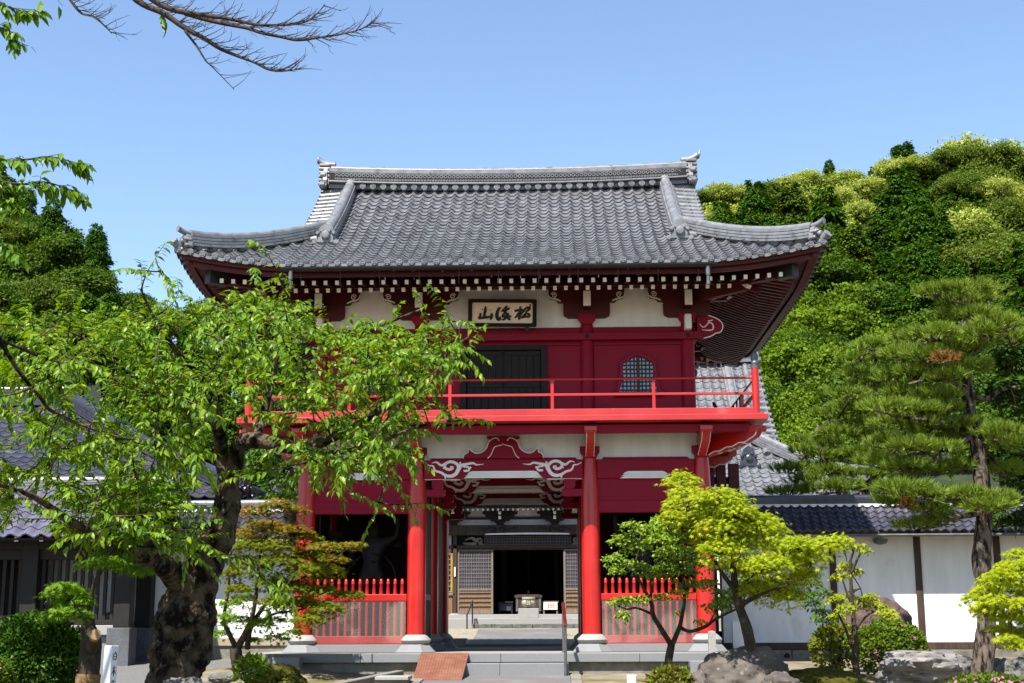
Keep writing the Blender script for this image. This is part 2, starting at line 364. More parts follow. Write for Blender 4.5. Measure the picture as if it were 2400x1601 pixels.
def noshi(w, h, n, cap, grow=0.0):
    """ridge cross-section: stacked flat courses with small ledges and a round cap"""
    Rr = []; c = h / n
    for i in range(n):
        wi = w / 2 * (1 + grow * (n - i) / n)
        Rr += [(wi, i * c), (wi, (i + 1) * c - .012), (wi - .016, (i + 1) * c - .010), (wi - .016, (i + 1) * c)]
    Lf = [(-a, z) for a, z in Rr][::-1]
    capp = [(cap * math.cos(a), h + cap * 1.0 * math.sin(a)) for a in [math.pi * k / 8 for k in range(9)]]
    return Rr + capp + Lf
def onigawara(name, parent, p, face, w, h, m, tube=None):
    """end tile with shoulders, side scrolls and a boss; face: unit horizontal direction it looks to"""
    f = Vector(face); l = Vector((-f.y, f.x, 0)); p = Vector(p)
    P = lambda u, v, d: p + l * u + Vector((0, 0, v)) + f * d
    mb = MB()
    half = [(.5, 0), (.56, .06), (.50, .13), (.44, .16), (.47, .3), (.40, .45), (.42, .58), (.33, .66), (.30, .8), (.16, .92), (0, 1.0)]
    out = [(u * w, v * h) for u, v in half] + [(-u * w, v * h) for u, v in half[::-1][1:]]
    mb.prism(out, 0, .07, P)
    inner = [(u * .74 * w, (.1 + v * .78) * h) for u, v in half] + [(-u * .74 * w, (.1 + v * .78) * h) for u, v in half[::-1][1:]]
    mb.prism(inner, .07, .10, P)
    for s in (-1, 1):                           # scrolls at the foot and brow
        for (u, v, r) in ((.50, .09, .13), (.36, .52, .10), (.17, .62, .09)):
            c = P(s * u * w, v * h, .06); mb.tube([c - f * .03, c + f * .05, c + f * .07], [r * w, r * w, r * w * .6], 10)
    c = P(0, .42 * h, .10); mb.tube([c, c + f * .03, c + f * .05, c + f * .055], [.2 * w, .2 * w, .15 * w, .02], 14)
    o = mb.build(name, m, parent, auto=35)
    if tube:
        r, ln, rise = tube; tb = MB(); c = P(0, h * 1.0, -.12)
        pts = [c, c + f * .15 + Vector((0, 0, rise * .15)), c + f * (.15 + ln * .5) + Vector((0, 0, rise * .45)), c + f * (.15 + ln) + Vector((0, 0, rise))]
        tb.tube(pts, [r, r, r, r * 1.05], 14); tb.tube([pts[-1] - f * .005, pts[-1] + f * .012], [r * 1.18, r * 1.18], 14)
        tb.build('bird_perch_tile', m, o, auto=40)
    return o
def hip_gable_roof(root, cx, cy, E, F, z0, a, b, xv, H, x0, tw, rows, mat_t, mat_r, ridge, kud, hip, disc, A, lift, eaveboard=True, sides=('front', 'back', 'left', 'right')):
    """irimoya roof: E, F half extents of the eaves; gable verge at xv; ridge/kud/hip = (width, height, courses, cap)"""
    g = lambda d: a * d + b * d * d
    dg = lambda d: a + 2 * b * d
    fade = lambda d: max(0, 1 - d / (F * .6)) ** 2
    upx = lambda c, d: H * max(0, (abs(c) - x0) / (E - x0)) ** 1.8 * fade(d) if abs(c) > x0 else 0
    y0 = F - (E - x0)
    upy = lambda c, d: H * max(0, (abs(c) - y0) / (F - y0)) ** 1.8 * fade(d) if abs(c) > y0 else 0
    dS = E - (xv - .28)
    for nm in sides:
        mb = MB(); db = MB()
        if nm in ('front', 'back'):
            s = 1 if nm == 'front' else -1
            args = ((cx, cy - s * F, z0), (s, 0, 0), (0, s, 0))
            tile_field(mb, *args, g, dg, upx, -E, E, tw, lambda c: F if abs(c) < xv else max(0, E - abs(c) + .06), F, rows, A, lift)
            eave_discs(db, *args, upx, -E + .04, E - .04, tw, disc, dz=A * .4)
        else:
            s = 1 if nm == 'right' else -1
            args = ((cx + s * E, cy, z0), (0, s, 0), (-s, 0, 0))
            rs = max(3, round(rows * dS / F))
            tile_field(mb, *args, g, dg, upy, -F, F, tw, lambda c: min(dS, F - abs(c) + .06), dS, rs, A, lift)
            eave_discs(db, *args, upy, -F + .04, F - .04, tw, disc, dz=A * .4, mark=False)
        o = mb.build('tile_slope', mat_t, root, auto=50, fixn=False)
        db.build('eave_tile_row', mat_t, o, auto=40)
    zr = z0 + g(F)
    # verge tiles lying sideways along the gable edge, and the gable walls
    for s in (-1, 1):
        mb = MB(); n = round((F - (E - xv)) / (F / rows) / 1.0)
        for fs in (-1, 1):
            for i in range(n):
                d = (E - xv) + (i + .5) * (F - (E - xv)) / n
                p = Vector((cx + s * (xv + .10), cy + fs * (F - d), z0 + g(d) + .012)); q = p - Vector((s * .40, 0, -.035))
                r_ = F / rows * .36
                mb.tube([q, p, p + Vector((s * .012, 0, 0))], [r_, r_ * 1.05, r_ * .8], 10)
                mb.beam(q + Vector((0, -fs * r_, -.04)), p + Vector((0, -fs * r_, -.04)), F / rows * .9, .03)
            pth = [(cx + s * (xv - .32), cy + fs * (F - d), z0 + g(d) + .05) for d in [(E - xv) + .02 + k * (F - (E - xv)) / 10 for k in range(11)]]
            mb.tube(pth, F / rows * .42, 10)
        mb.build('verge_tiles', mat_t, root, auto=45)
        gw = MB(); xg = cx + s * (xv - .3)
        dd = [(E - xv) + k * (F - (E - xv)) / 8 for k in range(9)]
        out = [(cy - (F - d), z0 + g(d) - .06) for d in dd] + [(cy + (F - d), z0 + g(d) - .06) for d in dd[::-1][1:]]
        gw.prism(out, -.03, .03, lambda u, v, q: (xg + q, u, v))
        gw.build('gable_wall', RED_DEEP_SHADE, root)
        bb = MB()
        for fs in (-1, 1):
            pth = [Vector((cx + s * (xv + .02), cy + fs * (F - d), z0 + g(d) - .05)) for d in dd]
            bb.sweep(pth, [(-.03, -.2), (.03, -.2), (.03, 0), (-.03, 0)], side=(1, 0, 0))
        bb.build('barge_board', RED_DEEP_SHADE, root)
    # main ridge
    rw, rh, rn, rc = ridge
    sag = lambda x: .085 * (abs(x) / xv) ** 2.2
    path = [(cx + x, cy, zr - .06 + sag(x)) for x in [-xv + .04 + k * (2 * xv - .08) / 24 for k in range(25)]]
    mb = MB(); mb.sweep(path, noshi(rw, rh, rn, rc, .12)); rd = mb.build('main_ridge', mat_r, root, auto=30)
    return dict(g=g, dg=dg, upx=upx, upy=upy, zr=zr, sag=sag, path=path, ridge=rd, fade=fade)
def bowed_ridge(root, name, path, sect, m):
    mb = MB(); mb.sweep(path, sect); return mb.build(name, m, root, auto=30)
def hip_lines(root, rf, cx, cy, E, F, z0, xv, kx, kd, kud, hip, m, back=True, oni=(.36, .36), tip=.11, om=None):
    g = rf['g']; upx = rf['upx']
    for s in (-1, 1):
        for fs in ((-1, 1) if back else (-1,)):
            # descending ridge beside the gable
            ds = [F - .10 - k * (F - .10 - kd) / 14 for k in range(15)]
            pth = [Vector((cx + s * kx, cy + fs * (F - d), z0 + g(d) + .03)) for d in ds]
            bowed_ridge(root, 'descending_ridge', pth, noshi(*kud), m)
            e = pth[-1]
            onigawara('demon_tile', root, e + Vector((0, fs * .02, -.06)), (0, fs, 0), oni[0], oni[1], om or m)
            # corner ridge sweeping to the eave corner
            d0 = E - kx - .05; pp = []
            for k in range(15):
                d = d0 - k * (d0 - .16) / 14; c = E - d
                pp.append(Vector((cx + s * c, cy + fs * (F - d), z0 + g(d) + upx(c, d * .6) + .04 + .05 * (k / 14) ** 2)))
            bowed_ridge(root, 'corner_ridge', pp, noshi(*hip), m)
            dr = Vector((s, fs, 0)).normalized()
            onigawara('corner_end_tile', root, pp[-1] + Vector((0, 0, -.05)) + dr * .01, dr, oni[0] * .72, oni[1] * .66, m, tube=(.042, .16, .05))
            mb = MB(); c0 = pp[-1] + Vector((0, 0, -.09)) - dr * .1
            mb.tube([c0, c0 + dr * .17 + Vector((0, 0, .0)), c0 + dr * .26 + Vector((0, 0, .03)), c0 + dr * .36 + Vector((0, 0, tip))], [.06, .06, .058, .062], 12)
            mb.tube([c0 + dr * .36 + Vector((0, 0, tip)), c0 + dr * .375 + Vector((0, 0, tip + .01))], [.07, .07], 12)
            mb.build('corner_tip_tile', m, root, auto=40)
# ------------------------------------------------------------------ the two storey temple gate
GY1, GY2, CA, CB = 2.33, 4.71, 1.3655, 3.127
GATE = thing('temple_gate', 'two-storey vermilion temple gate with grey tiled hip-and-gable roof and red balcony', 'gate', (0, 2.355, .385))
XZ = lambda y: (lambda u, v, w: (u, y + w, v))
def gpart(mb, name, m, **k): return mb.build(name, m, GATE, **k)
# columns with saucer stones and faceted plinths
for y in (0, GY1, GY2):
    for x in (-CB, -CA, CA, CB):
        mb = MB(); mb.lathe(x, y, [(.145, .645), (.145, 2.6), (.140, 2.85), (.128, 3.15), (.113, 3.37)], 32)
        c = gpart(mb, 'column', RED, auto=40)
        mb = MB(); mb.lathe(x, y, [(.17, .50), (.19, .508), (.222, .535), (.235, .565), (.222, .59), (.18, .628), (.158, .645), (.15, .65)], 32)
        mb.build('base_stone', GRANW, c, auto=35)
        mb = MB(); mb.lathe(x, y, [(.33, .386), (.225, .503), (.21, .506)], 8, ang=math.pi / 8); mb.build('plinth', GRAN, c, bevel=.006)
        mb = MB(); k = .155
        mb.prism([(-.105, 3.37), (.105, 3.37), (.12, 3.41), (k, 3.455), (k, 3.55), (-k, 3.55), (-k, 3.455), (-.12, 3.41)], -k, k, lambda u, v, w_, x=x, y=y: (x + u, y + w_, v))
        gpart(mb, 'bearing_block', RED_SHADE, bevel=.006)
# stone sills between the columns
for x0, x1 in ((-CB + .2, -CA - .2), (CA + .2, CB - .2)):
    for y in (0, GY1, GY2):
        mb = MB(); mb.box(x0, x1, y - .09, y + .09, .386, .505); gpart(mb, 'stone_sill', GRAN, bevel=.006)
for s in (-1, 1):
    for y0, y1 in ((.2, GY1 - .2), (GY1 + .2, GY2 - .2)):
        for x in (CA, CB):
            mb = MB(); mb.box(s * x - .09, s * x + .09, y0, y1, .386, .503); gpart(mb, 'stone_sill', GRAN, bevel=.006)
# tie beams and boards over the side bays, front and back rows
for s in (-1, 1):
    xs = sorted((s * (CA + .115), s * (CB - .115)))
    for y, sg in ((0, -1), (GY2, 1)):
        mb = MB(); mb.box(xs[0], xs[1], y - .075, y + .075, 3.052, 3.35); gpart(mb, 'tie_beam', RED_SHADE, bevel=.008)
        mb = MB(); mb.box(xs[0] - .03, xs[1] + .03, y - .03, y + .03, 2.70, 3.05); gpart(mb, 'frieze_board', RED_SHADE)
        mb = MB(); mb.box(xs[0] - .03, xs[1] + .03, y - .055, y + .055, 2.515, 2.698); gpart(mb, 'lintel', RED_SHADE, bevel=.008)
        mb = MB(); xc = s * 2.235
        for k, (ww, z0, z1, d) in enumerate(((.405, 3.046, 3.075, .10), (.385, 3.075, 3.105, .115), (.36, 3.105, 3.158, .10))):
            out = [(-ww, z0), (ww, z0), (ww - .045, z0 + (z1 - z0) * .7), (ww - .09, z1), (-ww + .09, z1), (-ww + .045, z0 + (z1 - z0) * .7)]
            mb.prism([(xc + u, v) for u, v in out], sg * .07, sg * d, XZ(y))
        gpart(mb, 'eyebrow_moulding', WHT, bevel=.004)
# carved beams over the passage, three rows
SW = [[(90, 595, 6), (150, 625, 14), (195, 630, 20), (225, 690, 26), (300, 715, 30), (360, 752, 36), (430, 762, 42), (490, 735, 46), (530, 680, 44), (565, 625, 40), (640, 605, 32), (720, 592, 26), (770, 612, 18), (862, 604, 4)],
      [(500, 720, 40), (530, 640, 40), (480, 585, 38), (410, 575, 36), (352, 610, 36), (362, 660, 34), (420, 675, 34), (455, 650, 30), (420, 640, 22)],
      [(350, 605, 34), (300, 620, 28), (240, 580, 22), (180, 592, 4)], [(590, 640, 18), (655, 645, 24), (665, 685, 28), (612, 692, 30), (605, 680, 18)],
      [(358, 755, 26), (358, 775, 26), (357, 802, 4)], [(550, 580, 26), (556, 640, 22)], [(330, 650, 24), (342, 662, 24)], [(690, 640, 26), (680, 665, 18)]]
def crop5(u, v):
    p = at(980 + u / 5.598, 980 + v / 5.598, -.1); return p.x, p.z
SWW = [[(*crop5(u, v), wd / 5.598 * .00673) for u, v, wd in ln] for ln in SW]
for y, m1 in ((0, RED_SHADE), (GY1, RED_SHADE), (GY2, RED_SHADE)):
    mb = MB(); xc = CA - .115; out = [(-xc, 3.052), (-.68, 3.052), (-.6, 3.075), (.6, 3.075), (.68, 3.052), (xc, 3.052), (xc, 3.35), (-xc, 3.35)]
    mb.prism(out, -.1, .1, XZ(y)); cbm = gpart(mb, 'carved_beam', m1, bevel=.006)
    for sg in ((-1,) if y == 0 else (-1, 1)):
        for mx in (1, -1):
            mb = MB(); strokes(mb, [[(mx * u, v, wd) for u, v, wd in ln] for ln in SWW], lambda u, v, q, y=y, sg=sg: (u, y + sg * (.1 + q), v), -.004, .008)
            mb.build('cloud_scroll', WHT, cbm)
        mb = MB()
        for k, (ww, z0, z1, d) in enumerate(((.625, 3.064, 3.095, .115), (.60, 3.095, 3.125, .135), (.57, 3.125, 3.172, .12))):
            o_ = [(-ww, z0), (ww, z0), (ww - .04, z0 + (z1 - z0) * .7), (ww - .08, z1), (-ww + .08, z1), (-ww + .04, z0 + (z1 - z0) * .7)]
            mb.prism(o_, sg * .08, sg * d, XZ(y))
        mb.build('eyebrow_moulding', WHT, cbm, bevel=.004)
        for mx in (-1, 1):
            mb = MB(); mb.box(min(mx * .69, mx * (xc - .01)), max(mx * .69, mx * (xc - .01)), y - .09, y + .09, 3.046, 3.051); mb.build('white_soffit', WHT, cbm)
    # small brackets under the beam ends
    for s in (-1, 1):
        mb = MB(); P = lambda u, v, q, y=y, s=s: (s * (CA - .1 - u), y + q, v)
        mb.prism([(0, 2.78), (.30, 2.78), (.335, 2.80), (.345, 2.83), (.345, 2.89), (0, 2.89)], -.06, .06, P)
        mb.prism([(.16, 2.89), (.28, 2.89), (.31, 2.94), (.31, 3.045), (.13, 3.045), (.13, 2.94)], -.065, .065, P)
        gpart(mb, 'passage_bracket', RED_SHADE, bevel=.005)
# white plaster above the beams, with the frog-leg strut in the centre
for x0, x1 in ((-CB + .05, -CA - .05), (-CA + .05, CA - .05), (CA + .05, CB - .05)):
    for y, sg in ((0, -1), (GY2, 1)):
        mb = MB(); a, b = x0 + .07, x1 - .07
        mb.prism([(x0, 3.34), (a + .06, 3.34), (a + .10, 3.39), (b - .10, 3.39), (b - .06, 3.34), (x1, 3.34), (x1, 3.80), (x0, 3.80)], -.02, .02, XZ(y)); gpart(mb, 'plaster_panel', PLAS)
        mb = MB(); mb.box(a + .1, b - .1, y - .05, y + .05, 3.351, 3.385); gpart(mb, 'capping_rail', RED_SHADE)
KH = [(590, 530), (600, 490), (625, 464), (655, 452), (660, 420), (675, 404), (700, 432), (740, 457), (790, 462), (850, 440), (900, 390), (925, 320), (960, 285), (1000, 264), (1040, 266), (1062, 300)]
kh = [crop5(u, v) for u, v in KH]; kh = [(u, max(v, 3.353)) for u, v in kh]
mb = MB(); mb.prism([(u - .006, v) for u, v in kh] + [(-u + .006, v) for u, v in kh[::-1]], -.10, -.02, XZ(0)); km = gpart(mb, 'frog_leg_strut', RED_SHADE, bevel=.004)
mb = MB(); ln = [(*crop5(u, v), .0125) for u, v in KH]; inn = [(*crop5(u, v), .011) for u, v in ((910, 530), (950, 490), (975, 440), (1000, 385), (1040, 366), (1085, 356), (1122, 338))]
for mx in (1, -1):
    strokes(mb, [[(mx * u, v, q) for u, v, q in ln], [(mx * u, v, q) for u, v, q in inn]], XZ(0), -.112, -.085, sm=3)
mb.build('white_edging', WHT, km)
mb = MB(); mb.box(-.10, .10, -.11, -.01, 3.585, 3.64); mb.prism([(-.14, 3.64), (.14, 3.64), (.20, 3.665), (.26, 3.70), (.26, 3.722), (-.26, 3.722), (-.26, 3.70), (-.20, 3.665)], -.11, -.01, XZ(0)); mb.build('strut_block', RED_SHADE, km, bevel=.004)
# brackets carrying the balcony
ARM = [(0, 3.385), (.16, 3.385), (.24, 3.43), (.32, 3.425), (.42, 3.475), (.50, 3.47), (.60, 3.52), (.68, 3.515), (.77, 3.565), (.83, 3.60), (.86, 3.66), (.86, 3.71), (0, 3.71)]
def arm(p, dr, length, name='balcony_bracket', wd=.062):
    dr = Vector(dr).normalized(); l = Vector((-dr.y, dr.x, 0)); k = length / .86
    P = lambda u, v, q: Vector(p) + dr * (u * k) + l * q + Vector((0, 0, v))
    mb = MB(); mb.prism(ARM, -wd, wd, P); mb.prism([(.70, 3.665), (.90, 3.665), (.92, 3.70), (.92, 3.76), (.68, 3.76), (.68, 3.70)], -wd - .032, wd + .032, P)
    o = gpart(mb, name, RED, bevel=.004); mb = MB()
    for sg in (-1, 1):
        strokes(mb, [[(u, v + .008, .014) for u, v in ARM[1:12]]], lambda u, v, q, sg=sg: P(u, v, sg * (wd + q)), -.002, .004, sm=2)
    mb.build('white_edging', WHT, o)
for s in (-1, 1):
    for x in (CA, CB):
        arm((s * x, 0, 0), (0, -1, 0), .86); arm((s * x, GY2, 0), (0, 1, 0), .86)
    for y in (0, GY1, GY2): arm((s * CB, y, 0), (s, 0, 0), .80)
    for y, sg in ((0, -1), (GY2, 1)): arm((s * CB, y, 0), (s, sg, 0), 1.14)
# balcony: edge beams, soffit boards, floor and edge, railing
def ring(mb, x, y0, y1, t, z0, z1):
    mb.box(-x, x, y0, y0 + t, z0, z1); mb.box(-x, x, y1 - t, y1, z0, z1); mb.box(-x, -x + t, y0 + t, y1 - t, z0, z1); mb.box(x - t, x, y0 + t, y1 - t, z0, z1)
mb = MB(); ring(mb, 3.83, -.79, GY2 + .79, .14, 3.675, 3.80); gpart(mb, 'balcony_beam', RED_SHADE, bevel=.006)
mb = MB(); mb.box(-3.7, 3.7, -.66, GY2 + .66, 3.802, 3.825); gpart(mb, 'balcony_soffit', RED_DEEP_SHADE)
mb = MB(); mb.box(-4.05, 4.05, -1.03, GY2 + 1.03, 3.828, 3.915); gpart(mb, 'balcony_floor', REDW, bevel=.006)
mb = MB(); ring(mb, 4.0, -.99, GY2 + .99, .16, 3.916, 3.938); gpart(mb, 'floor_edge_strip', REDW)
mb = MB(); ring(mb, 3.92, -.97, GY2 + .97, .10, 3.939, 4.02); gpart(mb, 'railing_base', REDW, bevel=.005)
RY0, RY1, RX = -.93, GY2 + .93, 3.89
for (a, b) in (((-RX, RY0), (RX, RY0)), ((-RX, RY1), (RX, RY1)), ((-RX, RY0), (-RX, RY1)), ((RX, RY0), (RX, RY1))):
    mb = MB(); mb.tube([(*a, 4.482), (*b, 4.482)], .017, 12); gpart(mb, 'top_rail', RED, auto=40)
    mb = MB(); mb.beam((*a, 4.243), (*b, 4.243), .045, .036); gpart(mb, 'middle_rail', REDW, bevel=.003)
posts = [(x, y) for x in (-2.335, -.785, .785, 2.335) for y in (RY0, RY1)] + [(s * RX, y) for s in (-1, 1) for y in (.62, 2.355, 4.09)]
for x, y in posts:
    mb = MB(); mb.box(x - .024, x + .024, y - .024, y + .024, 4.02, 4.44); mb.box(x - .034, x + .034, y - .02, y + .02, 4.44, 4.466); gpart(mb, 'rail_post', RED, bevel=.003)
for s in (-1, 1):
    for y in (RY0, RY1):
        mb = MB(); mb.lathe(s * RX, y, [(.056, 3.915), (.056, 4.63)], 20); o = gpart(mb, 'corner_post', RED, auto=40)
        mb = MB(); mb.lathe(s * RX, y, [(.059, 4.63), (.059, 4.70), (.062, 4.705), (.062, 4.72), (.050, 4.735), (.050, 4.755), (.06, 4.78), (.06, 4.82), (.045, 4.86), (.018, 4.89), (.004, 4.92)], 20); mb.build('onion_finial', BRZ, o, auto=40)
# side railing spindles seen end-on past the corner post
for s in (-1, 1):
    for k in range(7):
        y = .9 + k * .42; mb = MB(); mb.box(s * RX - .013, s * RX + .013, y - .013, y + .013, 4.02, 4.47); gpart(mb, 'spindle', RED_DEEP_SHADE)
# upper storey
UY0, UY1, UA, UB = .25, GY2 - .25, 1.357, 2.985
for y in (UY0, UY1):
    for x in (-UB, -UA, UA, UB):
        mb = MB(); mb.lathe(x, y, [(.114, 3.916), (.114, 5.45), (.10, 5.59)], 28); gpart(mb, 'upper_column', RED_SHADE, auto=40)
        mb = MB(); k = .14
        mb.prism([(-.09, 5.58), (.09, 5.58), (.10, 5.62), (k, 5.66), (k, 5.75), (-k, 5.75), (-k, 5.66), (-.10, 5.62)], -k, k, lambda u, v, q, x=x, y=y: (x + u, y + q, v)); gpart(mb, 'bearing_block', RED_SHADE, bevel=.005)
for x in (-UB, UB):
    mb = MB(); mb.lathe(x, 2.355, [(.114, 3.916), (.114, 5.45), (.10, 5.59)], 28); gpart(mb, 'upper_column', RED_SHADE, auto=40)
def wallbox(x0, x1, y0, y1, z0, z1, name, m, **k):
    mb = MB(); mb.box(x0, x1, y0, y1, z0, z1); return gpart(mb, name, m, **k)
for y, sg in ((UY0, -1), (UY1, 1)):
    for x0, x1 in ((-UB + .1, -UA - .1), (-UA + .1, UA - .1), (UA + .1, UB - .1)):
        wallbox(x0, x1, y - .02, y + .02, 3.917, 5.42, 'wall_board', RED_SHADE)
        wallbox(x0, x1, y - .025, y + .025, 5.421, 5.545, 'wall_strip', RED_SHADE)
        mb = MB(); mb.prism([(x0 - .1, 5.55), (x1 + .1, 5.55), (x1 + .1, 6.3), (x0 - .1, 6.3)], -.02, .02, XZ(y)); gpart(mb, 'plaster_panel', PLAS)
        wallbox(x0, x1, y - .06, y + .06, 5.245, 5.275, 'thin_rail', RED_SHADE, bevel=.004)
        wallbox(x0, x1, y - .05, y + .05, 3.918, 4.03, 'ground_sill', RED_SHADE, bevel=.004)
    wallbox(-UB - .235, UB + .235, y + (-.16 if sg < 0 else .10), y + (-.10 if sg < 0 else .16), 5.315, 5.43, 'waist_beam', RED_SHADE, bevel=.006)
    for x in (-UB, -UA, UA, UB):
        mb = MB(); mb.lathe(x, 0, [(.035, 0), (.035, .012), (.012, .02)], 8)
        mb.v = [(a, y + sg * (.16 + c), 5.372 + b) for a, b, c in mb.v]; gpart(mb, 'nail_cover', DKW, auto=40)
for s in (-1, 1):
    wallbox(min(s * UB - .02, s * UB + .02), max(s * UB - .02, s * UB + .02), UY0, UY1, 3.917, 6.3, 'side_wall', RED_SHADE)
    wallbox(min(s * (UB + .10), s * (UB + .16)), max(s * (UB + .10), s * (UB + .16)), UY0 - .2, UY1 + .2, 5.315, 5.43, 'waist_beam', RED_SHADE, bevel=.006)
# wooden double door in the middle bay
for s in (-1, 1):
    mb = MB(); x0, x1 = sorted((s * .012, s * .60)); yd = UY0 - .05
    for k in range(5):
        a = x0 + (x1 - x0) * k / 5; b = x0 + (x1 - x0) * (k + 1) / 5; mb.box(a + .003, b - .003, yd + R.uniform(-.004, .004), yd + .03, 4.10, 5.16)
    d = gpart(mb, 'door_leaf', DKW, bevel=.003)
    for z in (4.12, 4.56, 5.08):
        mb = MB(); mb.box(x0 + .01, x1 - .01, yd - .018, yd - .002, z, z + .07); mb.build('door_batten', DKW, d, bevel=.004)
mb = MB(); mb.box(-.609, .609, UY0 - .035, UY0 - .0205, 4.1, 5.165); gpart(mb, 'door_backing', DKW)
mb = MB(); mb.box(-.70, -.61, UY0 - .11, UY0 - .021, 4.03, 5.25); mb.box(.61, .70, UY0 - .11, UY0 - .021, 4.03, 5.25); mb.box(-.609, .609, UY0 - .10, UY0 - .021, 5.17, 5.25); mb.box(-.609, .609, UY0 - .10, UY0 - .021, 4.03, 4.095); gpart(mb, 'door_frame', DKW, bevel=.005)
# bell-shaped windows
BO = [(.375, 4.468), (.33, 4.58), (.305, 4.72), (.298, 4.86), (.30, 4.94), (.27, 4.985), (.215, 5.01), (.185, 5.05), (.10, 5.075), (.05, 5.09), (0, 5.125)]
BI = [(.315, 4.468), (.275, 4.58), (.25, 4.72), (.242, 4.86), (.243, 4.92), (.22, 4.95), (.175, 4.972), (.145, 5.005), (.08, 5.03), (.035, 5.04), (0, 5.065)]
def inside(xx, zz):
    for (a, z0), (b, z1) in zip(BI, BI[1:]):
        if z0 <= zz <= z1: return abs(xx) < a + (b - a) * (zz - z0) / max(z1 - z0, 1e-6)
    return False
PANE = pm('window pane', (.30, .40, .52), (.24, .33, .45), 3, .08, spec=1.0)
for s in (-1, 1):
    xc = s * 2.175; full = lambda h: [(xc + u, v) for u, v in h] + [(xc - u, v) for u, v in h[::-1][1:]]
    mb = MB(); mb.prism(full(BI), -.004, .0, XZ(UY0 - .03)); wn = gpart(mb, 'bell_window', PANE)
    mb = MB(); mb.prism(full(BO), -.09, -.021, XZ(UY0), hole=full(BI)); mb.box(xc - .40, xc + .40, UY0 - .10, UY0 - .021, 4.395, 4.466); mb.build('window_frame', RED_SHADE, wn, bevel=.005)
    mb = MB(); lat = []
    for k in range(-4, 5):
        xx = k * .062; zt = max([z for z in [4.47 + .01 * i for i in range(62)] if inside(xx, z)] + [0])
        if zt: wd = .026 if k == 0 else .011; mb.box(xc + xx - wd, xc + xx + wd, UY0 - .052, UY0 - .036, 4.468, zt)
    for k in range(9):
        zz = 4.50 + k * .068; hw = max([x_ for x_ in [.005 * i for i in range(70)] if inside(x_, zz)] + [0])
        if hw: mb.box(xc - hw, xc + hw, UY0 - .060, UY0 - .0525, zz - .009, zz + .009)
    mb.build('window_lattice', BRW, wn)
# bracket sets under the eaves
def curl(P, cu, cv, r, mb):
    strokes(mb, [[(cu + r * (1 - .8 * k / 14) * math.cos(.4 + k * .62), cv + r * (1 - .8 * k / 14) * math.sin(.4 + k * .62), r * .28) for k in range(15)]], P, 0, .006, sm=2)
for y, sg in ((UY0, -1), (UY1, 1)):
    for x in (-UB, -UA, UA, UB):
        mb = MB(); P = lambda u, v, q, x=x, y=y, sg=sg: (x + u, y + sg * q, v)
        mb.prism([(-.30, 5.69), (-.37, 5.73), (-.38, 5.78), (-.38, 5.98), (.38, 5.98), (.38, 5.78), (.37, 5.73), (.30, 5.69)], .0, .11, P)
        mb.prism([(-.46, 5.95), (-.50, 6.0), (-.60, 6.02), (-.62, 6.12), (-.62, 6.2), (.62, 6.2), (.62, 6.12), (.60, 6.02), (.50, 6.0), (.46, 5.95)], .0, .13, P)
        br = gpart(mb, 'eave_bracket', RED_DEEP_SHADE, bevel=.005)
        for mx in (-1, 1):
            mb = MB(); Pm = lambda u, v, q, x=x, y=y, sg=sg, mx=mx: (x + mx * u, y + sg * (.13 + q), v)
            curl(Pm, .53, 6.065, .05, mb); strokes(mb, [[(.42, 5.965, .02), (.50, 6.0, .025), (.56, 6.01, .025), (.62, 6.05, .02), (.63, 6.10, .012)]], Pm, 0, .006, sm=3)
            mb.build('white_curl', WHT, br)
        mb = MB(); mb.box(x - .058, x + .058, *sorted((y + sg * .10, y + sg * .42)), 5.82, 6.06); mb.box(x - .06, x + .06, *sorted((y + sg * .42, y + sg * .44)), 5.815, 6.065, 1); mb.build('bracket_nose', [RED_DEEP_SHADE, WHT], br, bevel=.005)
    mb = MB(); mb.box(-3.6, 3.6, y - .09 + sg * .06, y + .09 + sg * .06, 6.2, 6.31); gpart(mb, 'wall_plate', RED_DEEP_SHADE, bevel=.005)
for s in (-1, 1):                    # cloud shaped noses at the upper corners, pointing sideways
    cl = [(0, 5.36), (.1, 5.34), (.22, 5.37), (.30, 5.42), (.38, 5.44), (.42, 5.52), (.40, 5.60), (.33, 5.66), (.24, 5.70), (.14, 5.73), (.06, 5.71), (0, 5.70)]
    for y in (UY0, UY1):
        P = lambda u, v, q, s=s, y=y: (s * (UB + .16 + u), y + q, v); mb = MB(); mb.prism(cl, -.06, .06, P); o = gpart(mb, 'cloud_nose', RED_SHADE, bevel=.005)
        mb = MB(); strokes(mb, [[(u, v, .016) for u, v in cl[1:]]], lambda u, v, q: P(u, v, -.06 - q), -.004, .006, sm=3)
        strokes(mb, [[(.04, 5.58, .008), (.10, 5.52, .016), (.16, 5.56, .018), (.20, 5.60, .018), (.26, 5.56, .02), (.25, 5.48, .018), (.16, 5.47, .014), (.08, 5.48, .008)], [(.18, 5.62, .02), (.26, 5.64, .012)]], lambda u, v, q: P(u, v, -.06 - q), -.002, .006, sm=4); mb.build('white_edging', WHT, o)
        mb = MB(); mb.box(*sorted((s * UB - .055, s * UB + .055)), y - .30 if y < 1 else y + .11, y - .11 if y < 1 else y + .30, 5.45, 5.70); gpart(mb, 'corner_nose', WHT, bevel=.02)
        mb = MB(); mb.prism([(0, 5.95), (.5, 5.97), (.62, 6.05), (.66, 6.15), (0, 6.2)], -.05, .05, P); gpart(mb, 'side_bracket', RED_DEEP_SHADE)
        mb = MB(); curl(lambda u, v, q: P(u, v, -.05 - q), .46, 6.08, .05, mb); strokes(mb, [[(.50, 5.985, .03), (.58, 6.04, .05), (.64, 6.11, .04)]], lambda u, v, q: P(u, v, -.05 - q), 0, .006); gpart(mb, 'white_curl', WHT)
